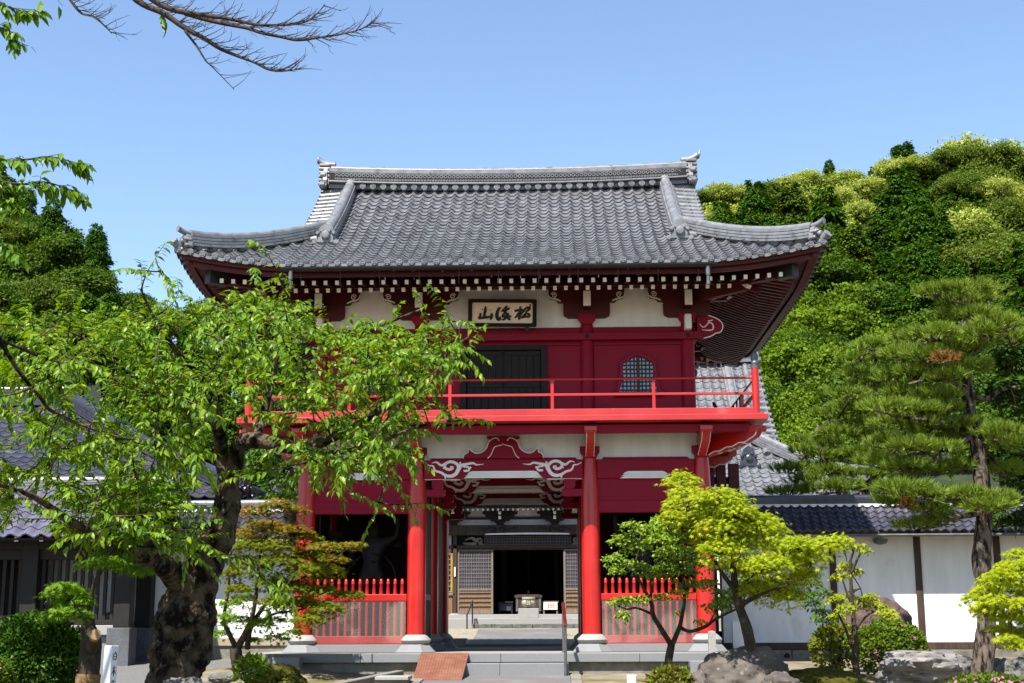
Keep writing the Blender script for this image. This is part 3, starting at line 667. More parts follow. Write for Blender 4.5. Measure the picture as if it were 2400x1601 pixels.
# eaves: boards, soffits, rafters
E_, F_, Z0 = 4.90, 4.125, 6.13
rf_up = lambda c: .25 * max(0, (abs(c) - 3.0) / (E_ - 3.0)) ** 1.8 if abs(c) > 3.0 else 0
yup = lambda c: .25 * max(0, (abs(c) - (F_ - 1.9)) / 1.9) ** 1.8 if abs(c) > F_ - 1.9 else 0
CY = 2.355
def eave_path(off, z, lift=1.0, side=1):
    ex = E_ - off; return [(x, CY - side * (F_ - off), z + lift * rf_up(x)) for x in [-ex + k * 2 * ex / 40 for k in range(41)]]
def eave_path_side(off, z, lift=1.0, s=1):
    ey = F_ - off; return [(s * (E_ - off), CY + y, z + lift * yup(y)) for y in [-ey + k * 2 * ey / 40 for k in range(41)]]
for (off, z0, z1, t) in ((.10, 6.045, 6.125, .06), (.19, 5.975, 6.044, .07)):
    sec = [(-t / 2, 0), (t / 2, 0), (t / 2, z1 - z0), (-t / 2, z1 - z0)]
    mb = MB(); mb.sweep(eave_path(off, z0), sec); mb.sweep(eave_path(off, z0, side=-1), sec); mb.sweep(eave_path_side(off, z0, s=1), sec); mb.sweep(eave_path_side(off, z0, s=-1), sec)
    gpart(mb, 'eave_board', RED_DEEP_SHADE, bevel=.004)
mb = MB()
def soffit(pa, pb):
    n = len(pa); mb.add([Vector(p) for p in pa] + [Vector(p) for p in pb], [(i, i + 1, n + i + 1, n + i) for i in range(n - 1)])
def inner(path, s): return path
for side in (1, -1):
    a = eave_path(.2, 6.035, .9, side); m_ = eave_path(.85, 6.17, .5, side); i_ = [(max(-3.0, min(3.0, x)), CY - side * (F_ - 2.02), 6.50) for x, _, _ in a]; soffit(a, m_); soffit(m_, i_)
    a = eave_path_side(.2, 6.035, .9, side); m_ = eave_path_side(.85, 6.17, .5, side); i_ = [(side * (E_ - 1.9), max(.26, min(4.45, y)), 6.50) for _, y, _ in a]; soffit(a, m_); soffit(m_, i_)
gpart(mb, 'eave_soffit', RED_DEEP_SHADE)
def rafter(mb, c, side, fly, axis):
    if fly: o0, o1, z0, z1, lf = .37, 1.3, 5.935, 6.12, .45
    else: o0, o1, z0, z1, lf = .82, 2.05, 5.925, 6.40, .12
    if axis == 'y':
        u = lf * rf_up(c); lim = E_ - abs(c); ya = CY - side * (F_ - o0); o1 = min(o1, max(o0 + .15, lim + .1)); yb = CY - side * (F_ - o1)
        k = (o1 - o0) / ((1.3 - .37) if fly else (2.05 - .82)); mb.beam((c, yb, z0 + (z1 - z0) * k + u * .5), (c, ya, z0 + u), .056, .066, end=1)
    else:
        u = lf * yup(c); lim = F_ - abs(c); xa = side * (E_ - o0); o1 = min(o1, max(o0 + .15, lim + .1)); xb = side * (E_ - o1)
        k = (o1 - o0) / ((1.3 - .37) if fly else (2.05 - .82)); mb.beam((xb, CY + c, z0 + (z1 - z0) * k + u * .5), (xa, CY + c, z0 + u), .056, .066, end=1)
for k in range(49):
    mb = MB(); rafter(mb, -4.272 + k * .178, 1, True, 'y'); gpart(mb, 'flying_rafter', [RED_DEEP_SHADE, WHT])
for k in range(43):
    mb = MB(); rafter(mb, -3.55 + k * .169, 1, False, 'y'); gpart(mb, 'base_rafter', [RED_DEEP_SHADE, WHT])
mb = MB()
for k in range(49): rafter(mb, -4.272 + k * .178, -1, True, 'y')
for k in range(43): rafter(mb, -3.55 + k * .169, -1, False, 'y')
for s in (-1, 1):
    for k in range(41): rafter(mb, -3.56 + k * .178, s, True, 'x')
    for k in range(35): rafter(mb, -2.87 + k * .169, s, False, 'x')
tag(gpart(mb, 'side_and_back_rafters', [RED_DEEP_SHADE, RED_DEEP_SHADE]), kind='stuff')
for (off, z, w_) in ((1.02, 6.0, .06), (1.95, 6.28, .1)):
    mb = MB(); sec = [(-w_ / 2, 0), (w_ / 2, 0), (w_ / 2, .08), (-w_ / 2, .08)]
    for s in (1, -1): mb.sweep(eave_path(off, z, .3, s), sec); mb.sweep(eave_path_side(off, z, .3, s), sec)
    gpart(mb, 'eave_purlin', RED_DEEP_SHADE)
for s in (-1, 1):
    for sg in (-1, 1):
        dr = Vector((s, sg, 0)).normalized(); a = Vector((s * 2.95, CY + sg * (F_ - 1.95), 6.14)); b = Vector((s * (E_ - .42), CY + sg * (F_ - .42), 6.07))
        mb = MB(); mb.beam(a, b, .13, .19); o = gpart(mb, 'corner_hip_rafter', RED_DEEP_SHADE, bevel=.006)
        mb = MB(); mb.beam(b - dr * .30, b + dr * .03, .16, .22); mb.build('copper_cap', COPP, o, bevel=.006)
        mb = MB(); mb.beam(b - dr * .1 + Vector((0, 0, .13)), b + dr * .40 + Vector((0, 0, .20)), .11, .12); mb.build('flying_hip_rafter', RED_DEEP_SHADE, o, bevel=.006)
        mb = MB(); c = a + (b - a) * .56 + Vector((0, 0, -.12)); l = Vector((-dr.y, dr.x, 0))
        mb.beam(a + Vector((0, 0, -.18)), c + dr * .02, .10, .14); g_ = mb.build('hip_bracket', RED_DEEP_SHADE, o, bevel=.006)
        mb = MB(); mb.beam(c + dr * .02, c + dr * .06 + Vector((0, 0, .05)), .10, .15); curl(lambda u, v, q: c - dr * .12 + dr * u + l * (-(s * sg) * .052 - (s * sg) * q * -1) + Vector((0, 0, v)), 0, 0, .05, mb); mb.build('white_curl', WHT, g_)
# gutter and downspouts
mb = MB(); gy = CY - F_ - .08; gz = 6.005; sec = [(.06 * math.cos(a), .055 * math.sin(a)) for a in [math.pi + k * math.pi / 8 for k in range(9)]] + [(.052, 0), *[(.05 * math.cos(a), .045 * math.sin(a)) for a in [2 * math.pi - k * math.pi / 8 for k in range(9)]], (-.052, 0)]
mb.sweep([(-3.27, gy, gz + .055), (3.27, gy, gz + .055)], sec); gt = gpart(mb, 'rain_gutter', COPP, auto=40)
for k in range(11):
    mb = MB(); x = -2.98 + k * .596; mb.tube([(x, gy + .055, gz + .06), (x, gy + .06, gz - .06), (x, gy + .09, gz - .20)], .007, 6); mb.build('gutter_hanger', COPP, gt)
for s in (-1, 1):
    mb = MB(); x = s * 3.12; mb.tube([(x, gy, gz + .02), (x, gy, gz - .13)], .034, 12); mb.tube([(x, gy, gz - .125), (x, gy, gz - .22)], .026, 12); mb.tube([(x, gy, gz - .20), (x, gy, gz - .27)], .03, 12); mb.build('downspout', BRZ, gt, auto=40)
# roof
rf = hip_gable_roof(GATE, 0, CY, E_, F_, Z0, .42, .0435, 3.30, .25, 3.0, .188, 25, TILE, TILEL, (.30, .40, 5, .075), None, None, .050, .052, .024)
hip_lines(GATE, rf, 0, CY, E_, F_, Z0, 3.30, 2.86, 1.52, (.20, .20, 3, .085), (.18, .20, 4, .06), TILEL)
RD = rf['ridge']
# round tiles and lattice bands on the ridge, front and back
for sg in (-1, 1):
    for k in range(33):
        x = -3.0 + k * .1875
        if abs(x) > 2.75: continue
        z = rf['zr'] - .05 + rf['sag'](x); mb = MB(); p = Vector((x, CY + sg * .245, z + .02)); f = Vector((0, sg, 0))
        mb.tube([p - f * .12, p, p + f * .004], [.057, .057, .053], 12)
        for a in (-.022, .0, .022): mb.beam(p + f * .004 + Vector((a, 0, -.04)), p + f * .004 + Vector((a, 0, .04)), .007, .006, up=f)
        for a in (-.022, .0, .022): mb.beam(p + f * .005 + Vector((-.04, 0, a)), p + f * .005 + Vector((.04, 0, a)), .007, .006, up=f)
        mb.build('round_ridge_tile', TILEL, RD, auto=40)
mb = MB()
for sg in (-1, 1): mb.sweep([(x, CY + sg * .20, z + .085) for x, _, z in rf['path']], [(-.07, 0), (.07, 0), (.07, .03), (-.07, .03)])
mb.build('ridge_ledge', TILEL, RD, bevel=.006)
mb = MB()
for sg in (-1, 1):
    for zb, st, hh in ((.225, .075, .06), (.165, .05, .03)):
        n = int(6.3 / st)
        for k in range(n):
            x = -3.15 + k * st; z = rf['zr'] - .06 + rf['sag'](x) + zb
            for a in (0, 1):
                mb.beam((x, CY + sg * .168, z + hh * a), (x + st, CY + sg * .168, z + hh * (1 - a)), .012, .010, up=(0, sg, 0))
mb.build('ridge_openwork', TILEL, RD)
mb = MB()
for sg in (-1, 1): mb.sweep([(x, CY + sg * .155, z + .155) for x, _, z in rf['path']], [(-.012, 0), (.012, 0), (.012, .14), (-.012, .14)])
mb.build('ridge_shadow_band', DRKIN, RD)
for s in (-1, 1):
    z = rf['zr'] - .06 + rf['sag'](3.3); o = onigawara('ridge_end_tile', GATE, (s * 3.29, CY, z - .02), (s, 0, 0), .52, .50, TILEL, tube=(.06, .16, .1))
    mb = MB()
    for k in range(6): mb.box(s * 3.35 - .105 + .006 * (k % 2), s * 3.35 + .105 - .006 * (k % 2), CY - .20 + .012 * k, CY + .20 - .012 * k, z + .05 + k * .075, z + .05 + k * .075 + .05)
    mb.build('ridge_end_stack', TILEL, o, bevel=.012)
    if s > 0: mb = MB(); mb.tube([(s * 3.42, CY, z + .52), (s * 3.50, CY, z + .58), (s * 3.53, CY, z + .68)], [.05, .035, .008], 8); mb.build('ridge_horn', TILEL, o, auto=40)
# picket fences with clear sheets in front of the guardian niches
ACR = bpy.data.materials.new('clear acrylic sheet'); ACR.use_nodes = True
_N = ACR.node_tree.nodes; _L = ACR.node_tree.links; _g = _N.new('ShaderNodeBsdfGlossy'); _g.inputs['Roughness'].default_value = .06
_t = _N.new('ShaderNodeBsdfTransparent'); _t.inputs[0].default_value = (.93, .94, .94, 1); _d = _N.new('ShaderNodeBsdfDiffuse'); _d.inputs[0].default_value = (.5, .49, .48, 1)
_m1 = _N.new('ShaderNodeMixShader'); _m1.inputs[0].default_value = .07; _m2 = _N.new('ShaderNodeMixShader'); _m2.inputs[0].default_value = .05
_L.new(_t.outputs[0], _m1.inputs[1]); _L.new(_g.outputs[0], _m1.inputs[2]); _L.new(_m1.outputs[0], _m2.inputs[1]); _L.new(_d.outputs[0], _m2.inputs[2]); _L.new(_m2.outputs[0], _N['Material Output'].inputs['Surface'])
for s in (-1, 1):
    x0, x1 = sorted((s * (CA + .145), s * (CB - .145)))
    mb = MB(); mb.box(x0, x1, -.045, .035, 1.166, 1.268); fn = gpart(mb, 'picket_fence', RED, bevel=.005)
    mb = MB(); mb.box(x0 - .02, x1 + .02, -.05, .04, .507, .632); mb.build('bottom_rail', RED, fn, bevel=.005)
    for k in range(13):
        x = x0 + .075 + k * (x1 - x0 - .15) / 12; mb = MB()
        mb.lathe(x, -.01, [(.024, .632), (.024, 1.166)], 6); mb.lathe(x, -.01, [(.034, 1.268), (.025, 1.42), (.029, 1.425), (.029, 1.44), (.026, 1.445), (.028, 1.47), (.02, 1.495), (.006, 1.508)], 8, ang=math.pi / 8)
        mb.build('picket', RED, fn, auto=50)
    mb = MB(); mb.box(x0 + .01, x1 - .01, -.066, -.060, .52, 1.160); mb.build('acrylic_sheet', ACR, fn)
NICH = pm('niche boards with shade', (.045, .006, .006), (.03, .004, .004), 3, .7)  # red boards coloured near black, the darkness inside the niches painted in
# guardian niches: back and side boards, and the rear rooms
for s in (-1, 1):
    x0, x1 = sorted((s * (CA + .02), s * (CB - .02)))
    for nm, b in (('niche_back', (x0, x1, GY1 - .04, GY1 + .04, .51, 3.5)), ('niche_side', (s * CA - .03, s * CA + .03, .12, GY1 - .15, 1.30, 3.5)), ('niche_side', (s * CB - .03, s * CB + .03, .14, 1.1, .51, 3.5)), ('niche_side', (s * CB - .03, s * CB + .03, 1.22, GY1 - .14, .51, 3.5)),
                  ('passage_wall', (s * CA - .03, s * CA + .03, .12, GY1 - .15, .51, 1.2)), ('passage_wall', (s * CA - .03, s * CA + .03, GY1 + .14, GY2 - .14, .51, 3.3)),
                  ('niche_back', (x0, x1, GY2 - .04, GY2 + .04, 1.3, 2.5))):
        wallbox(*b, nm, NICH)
    mb = MB()
    for z in (.9, 1.9, 2.7, 3.2):
        mb.box(s * CB - .05, s * CB + .05, GY1 + .13, GY2 - .13, z, z + .14)
    gpart(mb, 'side_rail', RED_SHADE, bevel=.005)
    for k in range(2):
        y = GY1 + .8 + k * .8; wallbox(s * CB - .06, s * CB + .06, y - .13, y + .13, .5, 3.6, 'side_post', RED_SHADE, bevel=.006)
    wallbox(s * CA - .05, s * CA + .05, .13, GY1 - .14, 1.2, 1.30, 'passage_rail', RED_SHADE, bevel=.006)
wallbox(-CB, CB, .03, GY2 - .03, 3.46, 3.50, 'passage_ceiling', RED_DEEP_SHADE)
# boarded screen of the balcony stair, right side of the gate
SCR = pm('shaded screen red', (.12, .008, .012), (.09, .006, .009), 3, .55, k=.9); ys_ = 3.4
for pa, pb in ((1653, 1674), (1680, 1702), (1708, 1733)):
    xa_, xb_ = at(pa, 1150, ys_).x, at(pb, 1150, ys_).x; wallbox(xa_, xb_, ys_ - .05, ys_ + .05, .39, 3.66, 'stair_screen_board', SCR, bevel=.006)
for zz_ in (.55, 1.15, 1.75, 2.62, 3.3):
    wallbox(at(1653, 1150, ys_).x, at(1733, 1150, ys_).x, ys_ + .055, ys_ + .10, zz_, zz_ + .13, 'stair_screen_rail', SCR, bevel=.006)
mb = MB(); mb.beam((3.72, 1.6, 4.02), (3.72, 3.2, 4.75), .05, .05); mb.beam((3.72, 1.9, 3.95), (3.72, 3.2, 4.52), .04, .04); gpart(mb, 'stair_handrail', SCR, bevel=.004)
# notice strips fixed to the passage side of the inner columns
# ------------------------------------------------------------------ name plaque
PLQ = thing('name_plaque', 'dark framed wooden plaque with three brushed black characters under the gate eaves', 'sign', (0, 0, 5.78))
pc = at(1177.5, 733.5, -.02); tilt = rad(14)
def PP(u, v, q):
    a = rad(-1.0); u, v = u * math.cos(a) - v * math.sin(a), u * math.sin(a) + v * math.cos(a)
    return Vector((pc.x + u, pc.y - v * math.sin(tilt) - q * math.cos(tilt), pc.z + v * math.cos(tilt) - q * math.sin(tilt)))
PLQ.location = pc
rr = lambda a, b, r: [(sx * (a - r) + r * math.cos(t), sz * (b - r) + r * math.sin(t)) for sx, sz, t0 in ((1, 1, 0), (-1, 1, 90), (-1, -1, 180), (1, -1, 270)) for t in [rad(t0 + k * 22.5) for k in range(5)]]
mb = MB(); mb.prism(rr(.555, .225, .02), -.03, .035, PP, hole=rr(.49, .165, .03)); mb.build('frame', BLK, PLQ, bevel=.006)
mb = MB(); mb.prism(rr(.50, .175, .02), -.02, .01, PP); mb.build('board', PAPER, PLQ)
CH = [[(1440, 452, 40), (1530, 436, 46), (1640, 425, 36)], [(1572, 348, 34), (1566, 480, 52), (1545, 645, 44)], [(1540, 490, 40), (1500, 560, 40), (1448, 606, 22)], [(1575, 500, 30), (1605, 540, 40)],
      [(1690, 392, 30), (1650, 450, 40), (1590, 510, 26)], [(1660, 410, 30), (1735, 375, 42), (1775, 392, 46), (1740, 435, 40), (1690, 470, 24)], [(1720, 480, 36), (1660, 545, 44), (1590, 606, 34)], [(1590, 605, 34), (1680, 575, 40), (1775, 585, 30)], [(1722, 500, 30), (1760, 530, 50), (1778, 580, 30)],
      [(1118, 375, 40), (1075, 450, 54), (1055, 550, 60), (1075, 620, 66), (1112, 668, 30)], [(1140, 575, 16), (1125, 625, 40), (1115, 668, 30)], [(1150, 378, 14), (1120, 395, 30)],
      [(1280, 335, 30), (1235, 400, 46), (1148, 470, 20)], [(1335, 392, 32), (1280, 420, 44), (1195, 470, 28)], [(1205, 465, 30), (1250, 462, 40), (1225, 505, 36), (1165, 545, 22)], [(1240, 500, 30), (1300, 525, 40), (1250, 555, 30), (1165, 572, 24)], [(1160, 582, 26), (1260, 572, 40), (1375, 572, 30)], [(1265, 585, 34), (1225, 630, 40), (1160, 655, 22)], [(1275, 595, 30), (1320, 625, 44), (1358, 648, 34)], [(1300, 500, 20), (1318, 545, 30)],
      [(808, 352, 20), (800, 440, 52), (782, 530, 46), (770, 600, 40)], [(690, 500, 26), (690, 560, 40), (652, 625, 40)], [(650, 628, 34), (760, 603, 44), (850, 592, 44), (940, 572, 30)], [(930, 505, 26), (945, 560, 50), (912, 652, 30)], [(722, 412, 12), (748, 428, 20)], [(905, 425, 10), (915, 442, 16)], [(1345, 375, 8), (1352, 385, 12)]]
mb = MB(); strokes(mb, [[((u - 1176) * .000735, (497 - v) * .000735, wd * .00095) for u, v, wd in ln] for ln in CH], PP, .004, .0115, sm=6); mb.build('brush_characters', INK, PLQ)
mb = MB(); mb.prism([((u - 1176) * .000735, (497 - v) * .000735) for u, v in ((1770, 295), (1808, 295), (1808, 365), (1770, 365))], .004, .0115, PP); mb.build('seal_mark', RUST, PLQ)
for (u, v) in ((700, 850), (1730, 850)):
    q = PP((u - 1176) * .000735, (497 - v) * .000735, 0); mb = MB()
    mb.lathe(q.x, q.y, [(.02, q.z - .035), (.035, q.z - .01), (.03, q.z + .02), (.015, q.z + .045)], 10); mb.tube([(q.x - .02, q.y, q.z - .03), (q.x - .03, q.y - .02, q.z - .07)], [.012, .006], 6); mb.build('carved_support', BRW, PLQ, auto=50)
# ------------------------------------------------------------------ ground
def zg(x, y):
    z = float(np.interp(y, (-21, 3, 6, 9.7, 12.1, 200), (-.90, .30, .405, .487, .735, .735)))
    if y < -21: z = -.90
    return z
SOIL = pm('sandy soil', (.40, .335, .235), (.27, .225, .155), 3.0, .95, .5, 60, .1, c3=(.15, .145, .035), s3=1.1, r3=(.52, .68))
GRAV = pm('grey gravel', (.36, .35, .335), (.13, .13, .128), 60, .9, .9, 70, .2, ramp=(.32, .68))
ASPH = pm('pale worn asphalt', (.25, .245, .24), (.19, .187, .185), 60, .9, .3, 160, .2, c3=(.30, .29, .27), s3=1.5, r3=(.5, .75))
YARD = pm('beige courtyard sand', (.46, .41, .32), (.36, .32, .25), 8, .95, .3, 90, .1, c3=(.22, .23, .07), s3=.9, r3=(.6, .72))
def sheet(name, x0, x1, y0, y1, nx, ny, m, dz=0.0, bump=0.0, mounds=()):
    xs = np.linspace(x0, x1, nx + 1); ys = np.linspace(y0, y1, ny + 1); V = []; T = []
    rs = random.Random(3)
    for y in ys:
        for x in xs:
            z = zg(x, y) + dz + rs.uniform(-bump, bump)
            for (a, b, r, h) in mounds: z += h * math.exp(-((x - a) ** 2 + (y - b) ** 2) / (r * r))
            V.append((x, y, z))
    n = nx + 1
    T = [(j * n + i, j * n + i + 1, (j + 1) * n + i + 1, (j + 1) * n + i) for j in range(ny) for i in range(nx)]
    o = link(name, np_mesh(name, V, T, m, smooth=True)); return tag(o, kind='structure')
MOUNDS = ((-3.6, -1.2, .8, .14), (-2.9, -1.6, .5, .08), (4.2, -3.4, 1.1, .16), (6.0, -3.6, 1.2, .12), (-3.3, -7, 1.3, .25))
sheet('ground', -60, 60, -40, 90, 240, 260, SOIL, 0, .006, MOUNDS)
sheet('gravel_yard', -9.5, -3.95, -3.6, 1.6, 40, 40, GRAV, .012, .004, ())
sheet('asphalt_path', -1.02, 1.0, -26, -1.6, 4, 60, ASPH, .012)
sheet('courtyard', -9, 9, 5.95, 12.6, 20, 20, YARD, .006, .003)
sheet('courtyard_path', -1.05, 1.05, 5.96, 12.4, 2, 12, ASPH, .011)
o = MB()
for x in (-1.1, 1.08): o.sweep([(x, y, zg(x, y) - .08) for y in (-26, -14, -1.65)], [(-.075, 0), (.075, 0), (.075, .115), (-.075, .115)])
tag(o.build('kerb_strip', CONC, None, bevel=.01), kind='structure')
# ------------------------------------------------------------------ stone platform with steps
PF = thing('stone_platform', 'long grey granite platform with a granite step under the red gate', 'platform', (0, 1.9, 0))
mb = MB(); mb.box(-3.8, 3.75, -1.14, 5.9, -.1, .255); mb.build('foundation', CONC, PF, bevel=.008)
xs = [-3.86, -2.05, .0, 2.02, 3.82]
for a, b in zip(xs, xs[1:]):
    mb = MB(); mb.box(a + .003, b - .003, -1.22, -.72, .258, .383); mb.build('edge_slab', GRAN, PF, bevel=.006)
mb = MB(); mb.box(-3.86, 3.82, -.717, 5.95, .258, .381); mb.build('floor_paving', pm('pale floor paving', (.50, .46, .39), (.42, .385, .33), 5, .8, .15, 40, .3), PF, bevel=.006)
mb = MB(); mb.box(-.99, .0, -1.62, -1.223, .02, .25); mb.box(.004, .985, -1.62, -1.223, .02, .25); mb.build('step', GRAN, PF, bevel=.006)
mb = MB(); mb.box(-.98, .98, 5.955, 6.30, .2, .44); mb.build('back_step', GRAN, PF, bevel=.006)
# ramp, stone boxes, post
rp = tag(MB().build('empty', RUST, None), 'x', 'x'); bpy.data.objects.remove(rp)
a0, a1 = at(986, 1531, -1.20), at(1099, 1530, -1.20); b0, b1 = at(967, 1591.5, -2.36), at(1082, 1590.5, -2.36)
RMP = thing('access_ramp', 'rusty brown chequered steel ramp leaning on the gate steps', 'ramp', (float((a0.x + b1.x) / 2), -1.8, .05))
mb = MB(); zt, zb = .395, .05
mb.add([(b0.x, -2.36, zb), (b1.x, -2.36, zb), (a1.x, -1.19, zt), (a0.x, -1.19, zt), (b0.x, -2.36, zb - .012), (b1.x, -2.36, zb - .012), (a1.x, -1.19, zt - .012), (a0.x, -1.19, zt - .012)], [(0, 1, 2, 3), (7, 6, 5, 4), (0, 4, 5, 1), (1, 5, 6, 2), (2, 6, 7, 3), (3, 7, 4, 0)])
mb.build('plate', RUST, RMP)
mb = MB(); d = Vector((0, 1.17, zt - zb)); ln = d.length; d.normalize(); nn = Vector((0, -d.z, d.y))
for i in range(26):
    for j in range(17):
        u = (i + .5) / 26; v = (j + .5) / 17; x = b0.x + (a0.x - b0.x) * u + v * (b1.x - b0.x); p = Vector((x, -2.36, zb)) + d * (u * ln) + nn * .001
        sg = 1 if (i + j) % 2 else -1; t = (Vector((sg * .5, 0, 0)) + d * .5).normalized(); mb.beam(p - t * .011, p + t * .011, .006, .003, up=nn)
tag(mb.build('tread_studs', RUST, RMP), kind='stuff')
for x0, x1 in ((a0.x + .03, a0.x + .05), (a1.x - .05, a1.x - .03)):
    mb = MB(); sh = (b0.x - a0.x); mb.add([(x0 + sh, -2.3, zb - .01), (x0, -1.23, zt - .02), (x0, -1.23, .06), (x1 + sh, -2.3, zb - .01), (x1, -1.23, zt - .02), (x1, -1.23, .06)], [(0, 1, 2), (3, 5, 4), (0, 3, 4, 1), (1, 4, 5, 2), (2, 5, 3, 0)]); mb.build('side_cheek', RUST, RMP)
def stone_block(name, label, x0, x1, y0, y1, z0, z1, m, cat='stone block', bev=.01):
    mb = MB(); mb.box(x0, x1, y0, y1, z0, z1); o = mb.build(name, m, None, bevel=bev); return tag(o, label, cat)
c = at(928, 1573, -2.75)
BX = thing('stone_cover_box', 'low stone box with a sunlit pale slab lid left of the rusty ramp', 'stone box', (c.x, -2.9, 0))
mb = MB(); mb.box(c.x - .20, c.x + .20, -3.18, -2.73, -.1, .075); mb.build('box', CONC, BX, bevel=.008)
mb = MB(); mb.box(c.x - .225, c.x + .215, -3.22, -2.70, .078, .125); mb.build('lid', GRANW, BX, bevel=.008)
a, b = at(606, 1541, -1.55), at(701, 1541, -1.55)
stone_block('stone_block', 'grey granite block beside the left end of the platform', a.x, b.x, -1.55, -1.26, .0, a.z, GRAN)
a, b = at(1618, 1549, -1.75), at(1668, 1549, -1.75)
stone_block('stone_block', 'small grey block between the gate platform and the big boulder', a.x, b.x, -1.75, -1.45, 0, a.z, GRAN)
a, b = at(1660, 1478, -1.85), at(1677, 1478, -1.85)
PO = tag(MB().build('tmp', GRAN, None), 'x', 'x'); bpy.data.objects.remove(PO)
mb = MB(); k = (b.x - a.x) / 2; cx_ = (a.x + b.x) / 2; cy_ = -1.85 + k
mb.box(cx_ - k, cx_ + k, cy_ - k, cy_ + k, 0, a.z - .012); mb.add([(cx_ - k, cy_ - k, a.z - .012), (cx_ + k, cy_ - k, a.z - .012), (cx_ + k, cy_ + k, a.z - .012), (cx_ - k, cy_ + k, a.z - .012), (cx_, cy_, a.z)], [(0, 1, 4), (1, 2, 4), (2, 3, 4), (3, 0, 4)])
tag(mb.build('granite_post', GRANW, None, bevel=.005), 'slim pale granite post in front of the right outer column base', 'post')
c = at(1481, 1588, -3.4); mb = MB(); mb.lathe(c.x, -3.4, [(.065, -.1), (.065, c.z + .025), (.06, c.z + .03)], 20)
tag(mb.build('pipe_stub', WHT, None, auto=40), 'short white pipe stub sticking out of the ground before the gate', 'pipe')
# low kerb stones round the planting bed left of the path
mb = MB(); p0, p1, p2 = at(720, 1556, -1.45), at(938, 1560, -1.7), at(835, 1601, -3.2)
mb.beam((p1.x - .02, -1.55, .05), (p2.x - .5, -4.6, -.10), .13, .22); tag(mb.build('bed_kerb', CONC, None, bevel=.012), 'old concrete kerb running diagonally along the planting bed', 'kerb')
# handrail at the front steps
HR = thing('handrail', 'steel post handrail with a dark red top at the front gate steps', 'handrail', (.95, -1.7, .06))
a = at(1326, 1577, -1.66); zt_ = at(1326, 1462, -1.66).z
mb = MB(); mb.tube([(a.x, -1.66, .05), (a.x, -1.66, zt_)], .021, 14); mb.build('post', STEEL, HR, auto=40)
mb = MB(); mb.tube([(a.x - .02, -.62, .38), (a.x - .02, -.62, zt_ + .26)], .021, 14); mb.build('post', STEEL, HR, auto=40)
mb = MB(); mb.tube(smooth_path([(a.x, -1.74, zt_ - .02), (a.x, -1.66, zt_ + .015), (a.x - .02, -.62, zt_ + .28), (a.x - .02, -.52, zt_ + .30)], 4), .026, 12); mb.build('grip_rail', pm('dark red grip', (.20, .012, .014), None, 5, .4), HR, auto=40)
mb = MB(); mb.lathe(a.x, -1.66, [(.05, .06), (.05, .075), (.03, .08)], 16); mb.build('foot_plate', STEEL, HR, auto=40)
# white painted marker post, front left
c = at(262, 1513, -11.0)
MP = thing('marker_post', 'white painted square wooden post with brushed black characters at the bottom left', 'post', (c.x, -11.0, zg(0, -11)), rz=rad(-25))
ww = .038; top = c.z - MP.location.z
mb = MB(); mb.box(-ww, ww, -ww, ww, -.1, top); mb.v = [(x + (top - z) * -.03, y, z) for x, y, z in mb.v]; mb.build('post_body', POSTW, MP, bevel=.004, world=False)
mb = MB(); K = [[(.2, 1.0, .1), (0, .82, .12)], [(-.32, .78, .1), (-.32, .22, .12)], [(-.32, .78, .1), (.34, .78, .12), (.32, .22, .13)], [(-.3, .5, .09), (.3, .5, .09)], [(-.32, .24, .1), (.32, .24, .1)]]
K2 = [[(-.4, .75, .09), (.4, .78, .1)], [(0, 1, .11), (0, .02, .12)], [(0, .7, .1), (-.2, .4, .11), (-.42, .2, .06)], [(0, .7, .1), (.2, .42, .11), (.44, .22, .08)]]
K3 = [[(-.42, .84, .08), (.42, .86, .09)], [(-.16, 1, .08), (-.16, .74, .08)], [(.16, 1, .08), (.16, .74, .08)], [(-.2, .62, .08), (.2, .62, .08), (.2, .34, .08)], [(-.2, .62, .08), (-.2, .34, .08), (.2, .34, .08)], [(-.42, .14, .08), (.44, .12, .1)]]
def post_chars(sets):
    m = MB()
    for lines, z0, h in sets:
        strokes(m, [[(u * (.05), z0 + v * h, wd * .05) for u, v, wd in l] for l in lines], lambda u, v, q: (ww + q - .03 * (top - v), u, v), -.001, .0015, sm=3)
    return m
post_chars(((K, top - .125, .08), (K2, top - .235, .085), (K3, top - .345, .085))).build('brush_characters', INK, MP, world=False)
